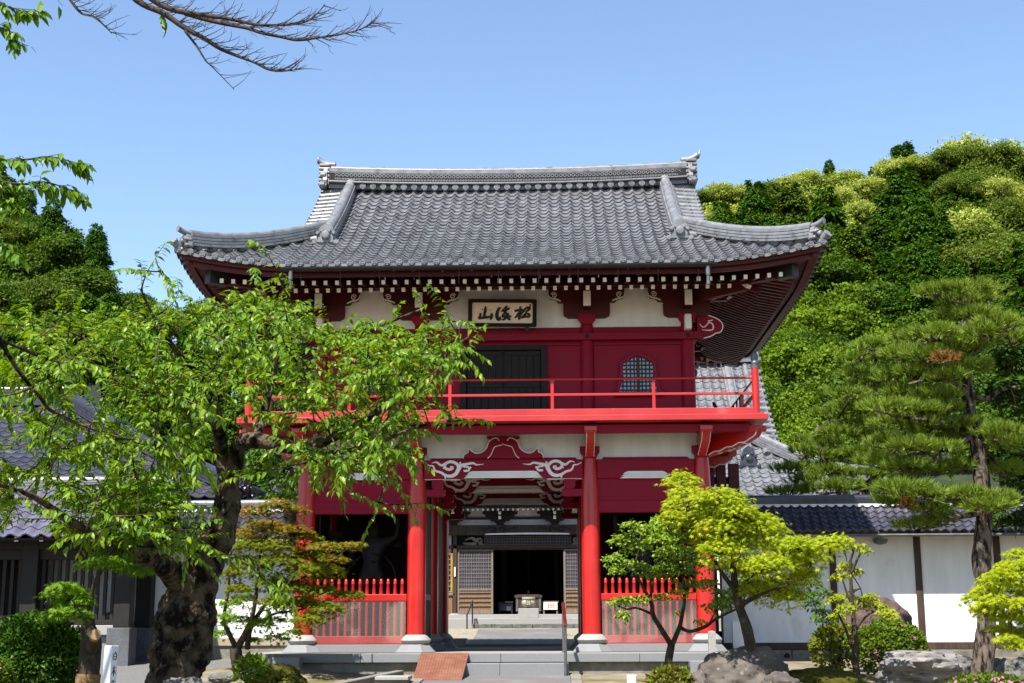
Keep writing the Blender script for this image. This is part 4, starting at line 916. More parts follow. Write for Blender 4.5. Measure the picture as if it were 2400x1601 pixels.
# ------------------------------------------------------------------ roofed white walls left and right of the gate
def roofed_wall(name, label, x0, x1, yw, ze, zr, zw0, posts, tilem, ridgem, seed, tw=.152, over=.56):
    root = thing(name, label, 'wall', ((x0 + x1) / 2, yw, zw0 - .3)); L_ = (x1 - x0) / 2; cx = (x0 + x1) / 2; rr_ = random.Random(seed)
    mb = MB(); mb.box(x0, x1, yw, yw + .22, zw0, ze + .16); mb.build('plaster_wall', PLAS, root)
    mb = MB(); mb.box(x0 - .02, x1 + .02, yw - .03, yw + .25, zw0 - .12, zw0 - .002); mb.build('timber_sill', BRW, root, bevel=.008)
    n = max(2, int((x1 - x0) / 1.1))
    mb = MB()
    for k in range(n):
        a = x0 + (x1 - x0) * k / n; b = x0 + (x1 - x0) * (k + 1) / n; mb.box(a + .006, b - .006, yw - .06 - rr_.uniform(0, .01), yw + .28, zw0 - .6, zw0 - .123)
    mb.build('stone_foundation', CONC, root, bevel=.012)
    for px_ in posts:
        mb = MB(); mb.box(px_ - .055, px_ + .055, yw - .035, yw + .05, zw0, ze + .02); p = mb.build('post', BRW, root, bevel=.006)
        mb = MB(); mb.box(px_ - .13, px_ + .13, yw - .10, yw + .06, ze + .022, ze + .13); mb.build('bracket', BRW, p, bevel=.006)
    F = over + .11; g = lambda d: (zr - ze) / F * d * (.82 + .18 * d / F); dg = lambda d: (zr - ze) / F * (.82 + .36 * d / F); nz = lambda c, d: 0
    for s, nm in ((1, 'tile_slope'), (-1, 'tile_slope')):
        mb = MB(); tile_field(mb, (cx, yw + .11 - s * F, ze), (s, 0, 0), (0, s, 0), g, dg, nz, -L_, L_, tw, lambda c: F - .02, F, 6, .04, .018, rnd=rr_, sharp=1.1, jit=.004)
        mb.build(nm, tilem, root, auto=50, fixn=False)
    mb = MB(); mb.box(x0 + .03, x1 - .03, yw + .11 - F + .03, yw + .11 + F - .03, ze - .035, ze - .012); mb.build('eave_board', BRW, root)
    mb = MB(); mb.tube([(x0, yw + .11 - F + .03, ze - .05), (x1, yw + .11 - F + .03, ze - .05)], .026, 8); mb.build('rain_gutter', BRZ, root, auto=40)
    mb = MB(); sec = noshi(.20, .11, 3, .055); mb.sweep([(x0 + k * (x1 - x0) / 30, yw + .11, zr - .02) for k in range(31)], sec); r = mb.build('ridge', ridgem, root, auto=30)
    mb = MB(); q = int((x1 - x0) / .30)
    for k in range(q):
        x = x0 + (k + .5) * (x1 - x0) / q; mb.tube([(x - .004, yw + .11, zr + .09), (x + .004, yw + .11, zr + .09)], .062, 10)
    mb.build('ridge_joint', ridgem, r, auto=40)
    mb = MB(); kk = int((x1 - x0) / tw)
    for s in (-1, 1):
        for k in range(kk):
            x = x0 + k * tw; mb.add([(x, yw + .11 + s * .115, zr - .05), (x + tw, yw + .11 + s * .115, zr - .05), (x + tw, yw + .11 + s * .115, zr - .02), (x + tw * .5, yw + .11 + s * .13, zr - .075), (x, yw + .11 + s * .115, zr - .02)], [(0, 1, 2, 4), (0, 3, 1)])
    mb.build('mortar_fill', PLAS, r)
    return root
RW = roofed_wall('roofed_wall', 'white plaster wall with dark tiled roof right of the gate', 3.62, 10.3, 1.98, 2.285, 2.82, .49, [at(1956, 1400, 1.95).x, at(2157, 1400, 1.95).x, at(2345, 1400, 1.95).x], TILEB, TILED, 5)
mb = MB(); c = at(2062, 1270, 1.90); mb.lathe(0, 0, [(.001, -.09), (.10, -.06), (.125, 0), (.125, .03)], 20); mb.v = [(c.x + x, 1.86 + y, 2.15 + z * .8 + .02) for x, y, z in mb.v]; mb.build('eave_lamp', BRZ, RW, auto=40)
mb = MB(); c = at(1845, 1538, 1.9); mb.tube([(c.x, 1.97, c.z), (c.x, 1.90, c.z)], [.05, .05], 14); mb.tube([(c.x, 1.899, c.z), (c.x, 1.897, c.z)], [.036, .036], 14); mb.build('drain_pipe', DRKIN, RW, auto=40)
LW = roofed_wall('roofed_wall', 'white plaster wall with grey tiled roof left of the gate behind the cherry tree', -12.5, -3.55, 1.98, 2.25, 2.80, .60, [at(345, 1450, 1.95).x + 3.2], TILEB, TILE, 6)
mb = MB(); mb.box(-12.5, -3.55, 1.88, 1.95, .47, .60); mb.build('plinth_band', pm('cream render', (.55, .47, .34), (.47, .40, .29), 5, .85), LW, bevel=.006)
a = at(1716, 1456, 1.2); b = at(1757, 1520, 1.2); SWI = thing('screen_wall', 'low white screen panel beside the right rear of the gate', 'wall', (a.x, 1.2, .3))
mb = MB(); mb.box(a.x, b.x, 1.2, 1.27, b.z, a.z); mb.build('panel', PLAS, SWI, bevel=.006)
mb = MB(); mb.box(a.x, b.x, 1.19, 1.28, .2, b.z - .002); mb.build('base', GRAN, SWI, bevel=.006)
# ------------------------------------------------------------------ lattice pavilion, far left
HY = .6
STONEB = pm('base stone with shade', (.20, .21, .235), (.14, .15, .17), 30, .8, .2, 60, .2, c3=(.12, .12, .11), s3=3, r3=(.5, .75))  # stone colour darkened to stand for the shade of nearby foliage
PV = thing('lattice_pavilion', 'dark timber pavilion with lattice bars and lavender grey tiled roof at the left', 'pavilion', (-8.2, 1.3, .2))
xr = at(292, 1400, HY).x; xl = xr - 4.6; ztp = at(292, 1335, HY).z
for x, y in ((xr, HY), (xr - 1.53, HY), (xr - 3.06, HY), (xl, HY), (xr, 1.75), (xl, 1.75)):
    mb = MB(); mb.box(x - .13, x + .13, y - .13, y + .13, .78, 2.15); p = mb.build('post', DKW, PV, bevel=.01)
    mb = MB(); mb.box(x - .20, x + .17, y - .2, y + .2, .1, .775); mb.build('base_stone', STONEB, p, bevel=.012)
for i in range(3):
    xa, xb = xr - 1.53 * (i + 1) + .13, xr - 1.53 * i - .13
    mb = MB(); mb.box(xa, xb, HY - .06, HY + .06, .82, .90); lt = mb.build('lattice_frame', DKW, PV, bevel=.005); mb = MB(); mb.box(xa, xb, HY - .06, HY + .06, 1.86, 2.02); mb.build('top_rail', DKW, lt, bevel=.005)
    for k in range(10):
        x = xa + (k + .5) * (xb - xa) / 10; mb = MB(); mb.box(x - .028, x + .028, HY - .028, HY + .028, .90, 1.86); mb.build('lattice_bar', DKW, lt, bevel=.004)
    mb = MB(); mb.box(xa - .02, xb + .02, HY - .10, HY + .10, .66, .815); mb.build('sill_stone', GRANW, PV, bevel=.01)
    mb = MB(); mb.box(xa - .02, xb + .02, HY - .02, HY + .10, .1, .655); mb.build('base_wall', PLAS if i else GRAN, PV, bevel=.006)
mb = MB(); mb.box(xl, xr - 1.7, 1.70, 1.76, .3, 2.1); mb.build('back_boards', DKW, PV)
mb = MB(); mb.box(xl - .3, xr + .3, HY - .12, HY + .12, 2.02, 2.16); mb.build('eave_beam', DKW, PV, bevel=.008)
pcx, pF, pze, pzr = (xl + xr) / 2, 1.32, 2.17, 3.10
for s in (1, -1):
    mb = MB(); g = lambda d: (pzr - pze) / pF * d; dg = lambda d: (pzr - pze) / pF
    tile_field(mb, (pcx, 1.2 - s * pF, pze), (s, 0, 0), (0, s, 0), g, dg, lambda c, d: 0, -(xr - xl) / 2 - .45, (xr - xl) / 2 + .55, .245, lambda c: pF, pF, 7, .06, .022, sharp=1.0, rnd=random.Random(4))
    mb.build('tile_slope', pm('lavender grey tile', (.20, .19, .27), (.145, .135, .20), 5, .36, .05, 30, .6) if s == 1 else TILE, PV, auto=50, fixn=False)
mb = MB(); mb.sweep([(xl - .45 + k * (xr - xl + 1.0) / 12, 1.2, pzr - .03) for k in range(13)], noshi(.24, .14, 3, .07)); mb.build('ridge', TILEL, PV, auto=30)
for k in range(13):
    x = xl - .2 + k * .4; mb = MB(); mb.beam((x, HY + .1, 2.30), (x, 1.2 - pF + .12, 2.155), .06, .07, end=1); mb.build('rafter', [DKW, WHT], PV)
mb = MB(); mb.box(xl - .4, xr + .5, 1.2 - pF + .06, 1.2 + pF - .06, 2.14, 2.17); mb.build('eave_soffit', DKW, PV)
# stones seen through the lattice
for i, (px_, h, m, lb) in enumerate(((255, .62, STONEG, 'rounded dark stone under the lattice pavilion'), )):
    c = at(px_, 1480, 1.3); mb = MB(); mb.lathe(c.x, 1.3, [(.16, .2), (.19, .5), (.17, .8), (.11, .98), (.03, 1.03)], 12); tag(mb.build('standing_stone', m, None, smooth=True), lb, 'stone')
# ------------------------------------------------------------------ large hipped roof behind the left wall
LB = thing('temple_residence', 'long low temple building with dark hipped tile roof behind the left wall', 'building', (-13.5, 11, .6))
def hip_roof(root, cx, cy, E, F, z0, zr, tw, rows, mt, mr, A=.05):
    g = lambda d: (zr - z0) / F * d * (.8 + .2 * d / F); dg = lambda d: (zr - z0) / F * (.8 + .4 * d / F); nz = lambda c, d: .0
    for s in (1, -1):
        mb = MB(); tile_field(mb, (cx, cy - s * F, z0), (s, 0, 0), (0, s, 0), g, dg, nz, -E, E, tw, lambda c: min(F, E - abs(c) + .05), F, rows, A, .02, K=6); mb.build('tile_slope', mt, root, auto=50, fixn=False)
        mb = MB(); tile_field(mb, (cx + s * E, cy, z0), (0, s, 0), (-s, 0, 0), g, dg, nz, -F, F, tw, lambda c: F - abs(c) + .05, F, rows, A, .02, K=6); mb.build('tile_slope', mt, root, auto=50, fixn=False)
        for fs in (1, -1):
            pth = [(cx + s * (E - d), cy + fs * (F - d), z0 + g(d) + .02) for d in [.1 + k * (F - .1) / 12 for k in range(13)]]
            bowed_ridge(root, 'corner_ridge', pth, noshi(.28, .28, 4, .08), mr)
            onigawara('corner_end_tile', root, Vector(pth[0]) - Vector((0, 0, .05)), Vector((s, fs, 0)).normalized(), .34, .36, mr)
    bowed_ridge(root, 'main_ridge', [(cx - E + F, cy, zr), (cx + E - F, cy, zr)], noshi(.32, .4, 5, .09), mr)
hip_roof(LB, -13.2, 10.6, 8.0, 5.6, 3.25, 6.0, .27, 22, TILEB, TILED)
mb = MB(); mb.box(-20.2, -6.4, 6.2, 15, .5, 3.3); mb.build('wall', PLAS, LB)
for k in range(7):
    x = -20.0 + k * 2.25; mb = MB(); mb.box(x - .09, x + .09, 6.12, 6.195, .5, 3.3); mb.build('post', BRW, LB, bevel=.006)
mb = MB(); mb.box(-21.1, -5.3, 5.1, 16.1, 3.14, 3.22); mb.build('eave_soffit', BRW, LB)
# ------------------------------------------------------------------ main hall behind the gate
HYF = 14.0
MH = thing('main_hall', 'weathered timber main hall with great grey tiled roof seen through and beside the gate', 'hall', (1.6, 17, .7))
def hp(mb, name, m, parent=None, **k): return mb.build(name, m, parent or MH, **k)
def hx(px_, y=1360): return at(px_, y, HYF).x
def hz(py_): return at(1240, py_, HYF).z
# base and steps
mb = MB(); mb.box(-5.0, 8.6, HYF - .35, HYF + 8, .4, hz(1440)); hp(mb, 'plinth_stone', GRANW, bevel=.01)
mb = MB(); mb.box(-5.2, 8.8, HYF - 1.2, HYF - .352, .4, hz(1450)); hp(mb, 'podium', GRANW, bevel=.01)
xs0 = hx(1114)
for i, (zz, yy) in enumerate(((hz(1461.5) - .012, 1.55), (hz(1466) - .11, 1.95))):
    mb = MB(); n = 9
    for k in range(n):
        a = xs0 + (3.2 - xs0) * k / n; b = xs0 + (3.2 - xs0) * (k + 1) / n; mb.box(a + .004, b - .004, HYF - yy, HYF - 1.202 - i * .35, .4, (zz if i == 0 else zz + .02))
    hp(mb, 'stone_step', STONEG, bevel=.012)
# lattice doors
GLAT = pm('indigo lattice backing', (.075, .085, .14), (.05, .058, .10), 6, .5)
def lattice_door(x0, x1, seed):
    z0, z1 = hz(1439), hz(1287); zm = hz(1381)
    mb = MB(); fr = .055
    for a, b in ((x0, x0 + fr), (x1 - fr, x1)): mb.box(a, b, HYF - .05, HYF + .0, z0, z1)
    for z, t in ((z0, .11), (zm - .03, .05), (z1 - .05, .05)): mb.box(x0 + fr, x1 - fr, HYF - .048, HYF, z, z + t)
    d = hp(mb, 'lattice_door', PALW, bevel=.004)
    mb = MB(); mb.box(x0 + fr, x1 - fr, HYF - .02, HYF - .012, zm, z1 - .05); mb.build('paper_backing', GLAT, d)
    mb = MB(); n = max(3, round((x1 - x0) / .072))
    for k in range(1, n): x = x0 + fr + (x1 - x0 - 2 * fr) * k / n; mb.box(x - .006, x + .006, HYF - .035, HYF - .021, zm + .02, z1 - .05)
    for k in range(1, 10): z = zm + .02 + (z1 - .07 - zm) * k / 10; mb.box(x0 + fr, x1 - fr, HYF - .040, HYF - .0355, z - .006, z + .006)
    mb.build('lattice_grid', GOLD if False else PALW, d)
    mb = MB(); n = 12
    for k in range(n): a = x0 + fr + (x1 - x0 - 2 * fr) * k / n; mb.box(a + .002, a + (x1 - x0 - 2 * fr) / n - .002, HYF - .02, HYF - .01, z0 + .11, zm - .03)
    mb.build('lower_planks', GLDW, d)
    mb = MB()
    for k in range(4): z = z0 + .11 + (zm - .14 - z0) * (k + .75) / 4.3; mb.box(x0 + fr, x1 - fr, HYF - .045, HYF - .021, z, z + .035)
    mb.build('door_batten', PALW, d, bevel=.004)
for a, b in ((hx(1072), hx(1156)), (hx(1321), hx(1405))): lattice_door(a, b, 1)
# jambs, opening, walls
zt = hz(1287)
mb = MB(); mb.box(hx(1156) , hx(1321), HYF - .02, HYF + .06, zt - .02, zt + .02); hp(mb, 'head_rail', BRW)
for a, b in ((-5.0, hx(1072) - .16), (hx(1405) + .2, 8.5)):
    mb = MB(); mb.box(a, b, HYF + .02, HYF + .12, hz(1439), 3.9); hp(mb, 'plaster_wall', PLAS)
mb = MB(); mb.box(hx(1062), hx(1071), HYF - .10, HYF + .10, hz(1441), 3.9); hp(mb, 'hall_post', BRW, bevel=.01)
mb = MB(); mb.box(hx(1407), hx(1416), HYF - .10, HYF + .10, hz(1441), 3.9); hp(mb, 'hall_post', BRW, bevel=.01)
mb = MB(); mb.lathe(hx(1066), HYF - .02, [(.17, hz(1449)), (.13, hz(1437))], 8); hp(mb, 'post_stone', GRANW)
mb = MB(); a, b = hx(1030), hx(1061); mb.box(a, b, HYF - .03, HYF + .018, hz(1388), hz(1296)); wd_ = hp(mb, 'yellow_window', DKW)
mb = MB()
for k in range(8): z = hz(1386) + (hz(1298) - hz(1386)) * k / 7; mb.box(a, b, HYF - .05, HYF - .031, z - .012, z + .012)
mb.box(b - .05, b, HYF - .055, HYF - .0305, hz(1388), hz(1296)); mb.build('window_grid', GOLD, wd_)
mb = MB(); mb.box(a, b, HYF - .06, HYF + .018, hz(1436), hz(1396)); hp(mb, 'plank_panel', GLDW); mb = MB(); mb.box(a, b + .06, HYF - .1, HYF + .01, hz(1395), hz(1389)); hp(mb, 'window_sill', PALW, bevel=.006)
mb = MB(); mb.box(hx(1065), hx(1068.5), HYF - .135, HYF - .11, hz(1351), hz(1329)); sg_ = hp(mb, 'door_plate', PAPER, bevel=.003)
# dark room with altar furniture
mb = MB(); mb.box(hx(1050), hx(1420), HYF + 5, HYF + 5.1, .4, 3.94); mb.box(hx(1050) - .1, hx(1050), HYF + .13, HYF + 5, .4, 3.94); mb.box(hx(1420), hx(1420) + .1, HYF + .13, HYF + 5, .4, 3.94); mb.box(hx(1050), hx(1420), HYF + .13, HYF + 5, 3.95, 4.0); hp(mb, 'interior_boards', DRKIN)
for p_ in (1172, 1305):
    mb = MB(); mb.lathe(hx(p_), HYF + 2.2, [(.13, hz(1439)), (.13, 3.93)], 14); hp(mb, 'inner_pillar', DKW, auto=40)
# lintel, transom lattice, carved beam, plaster bands, brackets, rafters
X0, X1 = hx(1030), hx(1420)
mb = MB(); mb.box(X0, X1, HYF - .10, HYF + .12, hz(1287) + .02, hz(1280) + .02); hp(mb, 'lintel', BRW, bevel=.008)
zl0, zl1 = hz(1279), hz(1256); xa, xb = hx(1136), hx(1339)
mb = MB(); mb.box(X0, X1, HYF + .05, HYF + .11, zl0, zl1 + .1); hp(mb, 'transom_board', DKW)
mb = MB()
for k in range(31): x = xa + (xb - xa) * k / 30; mb.box(x - .006, x + .006, HYF - .02, HYF + .01, zl0 + .02, zl1 - .01)
for k in range(4): z = zl0 + .03 + (zl1 - zl0 - .04) * k / 3; mb.box(xa, xb, HYF - .026, HYF - .0205, z - .006, z + .006)
hp(mb, 'transom_lattice', PALW)
mb = MB(); mb.box(xa - .02, xb + .02, HYF + .011, HYF + .02, zl0, zl1); hp(mb, 'transom_backing', GLAT)
for sgn, xe in ((-1, xa), (1, xb)):
    mb = MB(); strokes(mb, [[(xe + sgn * .02, zl0, .06), (xe + sgn * .12, zl0 + .06, .1), (xe + sgn * .10, zl0 + .16, .09), (xe + sgn * .22, zl0 + .14, .1), (xe + sgn * .34, zl0 + .20, .06), (xe + sgn * .5, zl0 + .14, .02)], [(xe + sgn * .2, zl0 + .05, .08), (xe + sgn * .4, zl0 + .04, .08), (xe + sgn * .55, zl0 + .07, .03)]], XZ(HYF), -.08, .03, sm=4); hp(mb, 'carved_nose', PALW)
mb = MB(); mb.prism([(X0, zl1 + .02), (hx(1140), zl1 + .02), (hx(1148), hz(1251)), (hx(1326), hz(1251)), (hx(1334), zl1 + .02), (X1, zl1 + .02), (X1, hz(1231)), (X0, hz(1231))], -.16, .04, XZ(HYF)); bm_ = hp(mb, 'rainbow_beam', BRW, bevel=.01)
mb = MB(); strokes(mb, [[(hx(1139), zl1 + .025, .02), (hx(1148), hz(1252.5), .035), (hx(1240), hz(1251.5), .045), (hx(1327), hz(1252.5), .035), (hx(1335), zl1 + .025, .02)]], XZ(HYF), -.175, -.161, sm=3); mb.build('white_eyebrow', WHT, bm_)
for sgn in (1, -1):
    mb = MB(); cxx = hx(1237); strokes(mb, [[(cxx + sgn * u, hz(1248) + v, w_) for u, v, w_ in ln] for ln in (((-1.15, .04, .02), (-1.0, .10, .04), (-.85, .12, .05), (-.8, .05, .05), (-.9, .03, .04), (-.92, .08, .03)), ((-.75, .06, .04), (-.62, .12, .05), (-.55, .05, .05), (-.64, .04, .03)), ((-.5, .06, .04), (-.35, .11, .04), (-.25, .07, .02)))], XZ(HYF), -.172, -.161, sm=4); mb.build('cloud_carving', DKW, bm_)
mb = MB(); mb.box(X0, X1, HYF - .02, HYF + .04, hz(1231), hz(1217.6)); hp(mb, 'plaster_band', PLAS)
mb = MB(); mb.box(X0, X1, HYF - .06, HYF + .05, hz(1217.4), hz(1212)); hp(mb, 'plate_beam', BRW, bevel=.006)
mb = MB(); mb.box(X0, X1, HYF - .02, HYF + .04, hz(1211.8), 3.9); hp(mb, 'plaster_band', PLAS)
def hall_bracket(px_):
    mb = MB(); x = hx(px_); P = lambda u, v, q: (x + u, HYF - .08 - q, v)
    for (wd, za, zb, q1) in ((.10, 1231, 1226, .08), (.14, 1225.9, 1222, .10), (.26, 1221.9, 1215, .12), (.38, 1214.9, 1207, .16), (.46, 1206.9, 1200, .22)):
        z0, z1 = hz(za), hz(zb); mb.prism([(-wd, z0 + (z1 - z0) * .45), (-wd * .86, z0), (wd * .86, z0), (wd, z0 + (z1 - z0) * .45), (wd * .94, z1), (-wd * .94, z1)], 0, q1, P)
    b = hp(mb, 'bracket_cluster', DKW, bevel=.01)
    mb = MB(); mb.box(x - .035, x + .035, HYF - .42, HYF - .2, hz(1207), hz(1201)); mb.box(x - .035, x + .035, HYF - .34, HYF - .2, hz(1218), hz(1211)); mb.build('white_nose', WHT, b, bevel=.006)
for p_ in (1172.6, 1301.5, 1063): hall_bracket(p_)
for k in range(41):
    x = X0 - .4 + k * .128; mb = MB(); zc = at(1200, 1194, HYF - .5).z; mb.beam((x, HYF - .05, zc + .16), (x, HYF - .5, zc), .05, .055, end=1); hp(mb, 'rafter', [DKW, WHT])
mb = MB(); zc = at(1200, 1190, HYF - .6).z; mb.box(-6.0, 8.6, HYF - .66, HYF - .58, zc + .0, zc + .14); mb.add([(-6, HYF - .58, zc + .04), (8.6, HYF - .58, zc + .04), (8.6, HYF + .1, zc + .25), (-6, HYF + .1, zc + .25)], [(0, 1, 2, 3)]); hp(mb, 'eave_soffit', DKW)
# roof
HE, HFh, HZ0 = 7.75, 6.1, zc + .16
HCX, HCY = 1.35, HYF - .75 + HFh
hrf = hip_gable_roof(MH, HCX, HCY, HE, HFh, HZ0, .50, .042, 5.5, .35, 5.6, .245, 26, TILE, TILEL, (.44, .6, 6, .10), None, None, .06, .06, .022)
hip_lines(MH, hrf, HCX, HCY, HE, HFh, HZ0, 5.5, 4.6, 1.75, (.30, .30, 4, .10), (.28, .28, 4, .09), TILEL, oni=(.5, .6), om=TILED)
for s in (-1, 1): onigawara('ridge_end_tile', MH, (HCX + s * 5.5, HCY, hrf['zr'] - .05), (s, 0, 0), .8, .9, TILEL, tube=(.09, .25, .12))
# handrail by the hall steps
HR2 = thing('handrail', 'thin dark iron handrail beside the hall steps seen through the gate', 'handrail', (hx(1109), HYF - 1.6, .7))
x = hx(1109); mb = MB(); mb.tube([(x - .03, HYF - 1.98, .7), (x - .03, HYF - 1.98, hz(1434) - .1)], .018, 8); mb.build('post', IRON, HR2); mb = MB(); mb.tube([(x + .06, HYF - 1.3, .8), (x + .06, HYF - 1.3, hz(1412))], .018, 8); mb.build('post', IRON, HR2)
mb = MB(); mb.tube([(x - .03, HYF - 2.02, hz(1434) - .1), (x + .06, HYF - 1.26, hz(1412) + .02)], .02, 8); mb.build('grip_rail', IRON, HR2)
# incense urn on its pedestal, offering box, tables
YU = HYF - .85; xu = at(1239, 1412, YU).x; zz = lambda y: at(1239, y, YU).z
stone_block('urn_pedestal', 'square pale stone pedestal before the hall doorway', xu - .25, xu + .25, YU - .25, YU + .25, hz(1450) + .002, zz(1426), GRANW, 'pedestal', .012)
UR = thing('incense_urn', 'round pale stone incense urn with a grid crest standing on the pedestal', 'urn', (xu, YU, zz(1426)))
h = zz(1400) - zz(1426); z0 = zz(1426) + .003
mb = MB(); mb.lathe(xu, YU, [(.05, z0), (.055, z0 + h * .06), (.11, z0 + h * .12), (.155, z0 + h * .25), (.172, z0 + h * .45), (.168, z0 + h * .62), (.145, z0 + h * .74), (.14, z0 + h * .77), (.165, z0 + h * .82), (.168, z0 + h * .97), (.155, z0 + h), (.13, z0 + h * .98), (.12, z0 + h * .85)], 28); mb.build('bowl', pm('ivory stone', (.62, .58, .47), (.52, .48, .38), 20, .7, .1, 60), UR, auto=45)
mb = MB()
for i in range(2):
    for j in range(3): mb.box(xu - .052 + i * .055, xu - .006 + i * .055, YU - .181, YU - .160, z0 + h * .28 + j * .036, z0 + h * .28 + j * .036 + .028)
mb.box(xu - .066, xu + .062, YU - .1665, YU - .15, z0 + h * .28 - .014, z0 + h * .28 + .116, 1); mb.build('grid_crest', [pm('cream enamel', (.66, .62, .48)), BRW], UR, bevel=.003)
def furniture(name, label, cat, pxa, pxb, pyt, pyb, y, m, style):
    x0, x1 = at(pxa, pyt, y).x, at(pxb, pyt, y).x; zt, zb = at(pxa, pyt, y).z, hz(1440) + .001
    r = thing(name, label, cat, ((x0 + x1) / 2, y, zb))
    if style == 'box':
        mb = MB(); mb.box(x0, x1, y, y + .4, zb + .08, zt - .07); mb.build('body', m, r, bevel=.008); mb = MB(); mb.box(x0 - .03, x1 + .03, y - .03, y + .43, zt - .068, zt); mb.build('rim', m, r, bevel=.006)
        mb = MB()
        for x in (x0, x1 - .06):
            mb.box(x, x + .06, y - .012, y - .001, zb + .08, zt - .07)
        mb.build('corner_strap', BRZ, r, bevel=.003); mb = MB()
        for k in range(6): mb.box(x0 + .05, x1 - .05, y + .04 + k * .06, y + .065 + k * .06, zt + .001, zt + .02)
        mb.build('slats', m, r)
        for x in (x0 + .02, x1 - .08): mb = MB(); mb.box(x, x + .06, y + .02, y + .38, zb, zb + .079); mb.build('leg', m, r)
    else:
        mb = MB(); mb.box(x0, x1, y, y + .35, zt - .04, zt); mb.build('table_top', m, r, bevel=.005)
        for x in (x0 + .02, x1 - .06):
            for yy in (y + .02, y + .29): mb = MB(); mb.box(x, x + .04, yy, yy + .04, zb, zt - .041); mb.build('leg', m, r)
        if style == 'paper': mb = MB(); mb.box(x0 + .03, x1 - .03, y - .006, y - .002, zb + .12, zt - .03); mb.build('front_panel', PAPER, r); mb = MB(); [mb.box(x0 + .14 + j * .045, x0 + .17 + j * .045, y - .0085, y - .0065, zb + .17 + i * .04, zb + .195 + i * .04) for i in range(3) for j in range(4)]; mb.build('faint_lettering', BRW, r)
        else: mb = MB(); mb.box(x0 + .03, x1 - .03, y + .05, y + .1, zb + .1, zt - .05); mb.build('front_panel', GLAT, r)
furniture('offering_box', 'dark wooden offering box behind the incense urn', 'offering box', 1209, 1268, 1395, 1434, HYF + .3, BRW, 'box')
furniture('side_table', 'low table with a pale lettered front panel right of the offering box', 'table', 1271, 1309, 1409, 1434, HYF + .35, PALW, 'paper')
furniture('side_table', 'low dark table with a bluish front left of the offering box', 'table', 1166, 1203, 1410, 1434, HYF + .5, DKW, 'plain')
LT = thing('hanging_lantern', 'tiny brass lantern hanging in the dark hall doorway', 'lantern', (hx(1236), HYF + 1.2, hz(1385)))
mb = MB(); c = LT.location; mb.lathe(c.x, c.y, [(.005, c.z + .06), (.03, c.z + .04), (.025, c.z), (.03, c.z - .04), (.01, c.z - .05)], 8); mb.build('body', GOLD, LT); mb = MB(); mb.tube([(c.x, c.y, c.z + .06), (c.x, c.y, 3.95)], .004, 5); mb.build('chain', BRZ, LT)
stone_block('kerb_slab', 'low flat stone slab lying in the courtyard behind the gate', at(1060, 1494, 6.6).x, at(1094, 1494, 6.6).x, 6.5, 6.9, .4, .55, GRANW)
# ------------------------------------------------------------------ foliage tools
def unit(a): return a / np.maximum(np.linalg.norm(a, axis=-1, keepdims=True), 1e-9)
def T_(verts, faces): return np.array(verts, dtype=np.float32), np.array(faces, dtype=np.int32)
CHERRY = T_([(0, 0, 0), (.33, .2, .03), (.33, 0, -.03), (.33, -.2, .03), (.68, .17, -.10), (.68, 0, -.15), (.68, -.17, -.10), (1, 0, -.34)],
            [(0, 2, 1), (0, 3, 2), (1, 2, 5), (1, 5, 4), (2, 3, 6), (2, 6, 5), (4, 5, 7), (5, 6, 7)])
OVAL = T_([(0, 0, 0), (.5, .27, .06), (.5, 0, 0), (.5, -.27, .06), (1, 0, -.12)], [(0, 2, 1), (0, 3, 2), (1, 2, 4), (2, 3, 4)])
RHOMB = T_([(0, 0, 0), (.5, .33, .08), (.5, -.33, .08), (1, 0, -.1)], [(0, 2, 1), (1, 2, 3)])
def star():
    v = [(.30, 0, .03)]; f = []; tips = [(0, 1.0), (38, .92), (-38, .92), (80, .72), (-80, .72), (128, .42), (-128, .42)]
    order = sorted(tips, key=lambda t: t[0]); n = len(order)
    for a, l in order: v.append((.30 + .7 * l * math.cos(rad(a)), .7 * l * math.sin(rad(a)), -.10 * l))
    for i in range(n + 1):
        a = order[0][0] - 26 if i == 0 else (order[-1][0] + 26 if i == n else (order[i - 1][0] + order[i][0]) / 2)
        v.append((.30 + .20 * math.cos(rad(a)), .20 * math.sin(rad(a)), .0))
    for i in range(n): f += [(0, 1 + n + i, 1 + i), (0, 1 + i, 2 + n + i)]
    return T_(v, f)
STAR = star()
NEEDLE = T_([(0, -.02, 0), (0, .02, 0), (1, 0, -.04)], [(0, 1, 2)])
def leaf_arrays(pos, axis, nrm, length, tmpl, width=1.0):
    tv, tf = tmpl; n = len(pos); axis = unit(axis); side = unit(np.cross(nrm, axis)); up = np.cross(axis, side)
    L = np.asarray(length, dtype=np.float32).reshape(-1, 1, 1) * np.ones((n, 1, 1), dtype=np.float32)
    V = pos[:, None, :] + L * (axis[:, None, :] * tv[None, :, 0:1] + side[:, None, :] * tv[None, :, 1:2] * width + up[:, None, :] * tv[None, :, 2:3])
    F = tf[None] + (np.arange(n) * len(tv))[:, None, None]
    return V.reshape(-1, 3), F.reshape(-1, 3)
def merge(parts):
    V, F, o = [], [], 0
    for v, f in parts: V.append(v); F.append(f + o); o += len(v)
    return np.concatenate(V), np.concatenate(F)
def crown(name, root, parts, m):
    V, F = merge(parts); V = V - np.array(origin(root), dtype=np.float32)
    return link(name, np_mesh(name, V, F, m), root)
def inpoly(x, y, P):
    c = False; n = len(P)
    for i in range(n):
        x1, y1 = P[i]; x2, y2 = P[(i + 1) % n]
        if (y1 > y) != (y2 > y) and x < (x2 - x1) * (y - y1) / (y2 - y1) + x1: c = not c
    return c
def pos(px, py, s): return at(px, py, CAM.y + s)
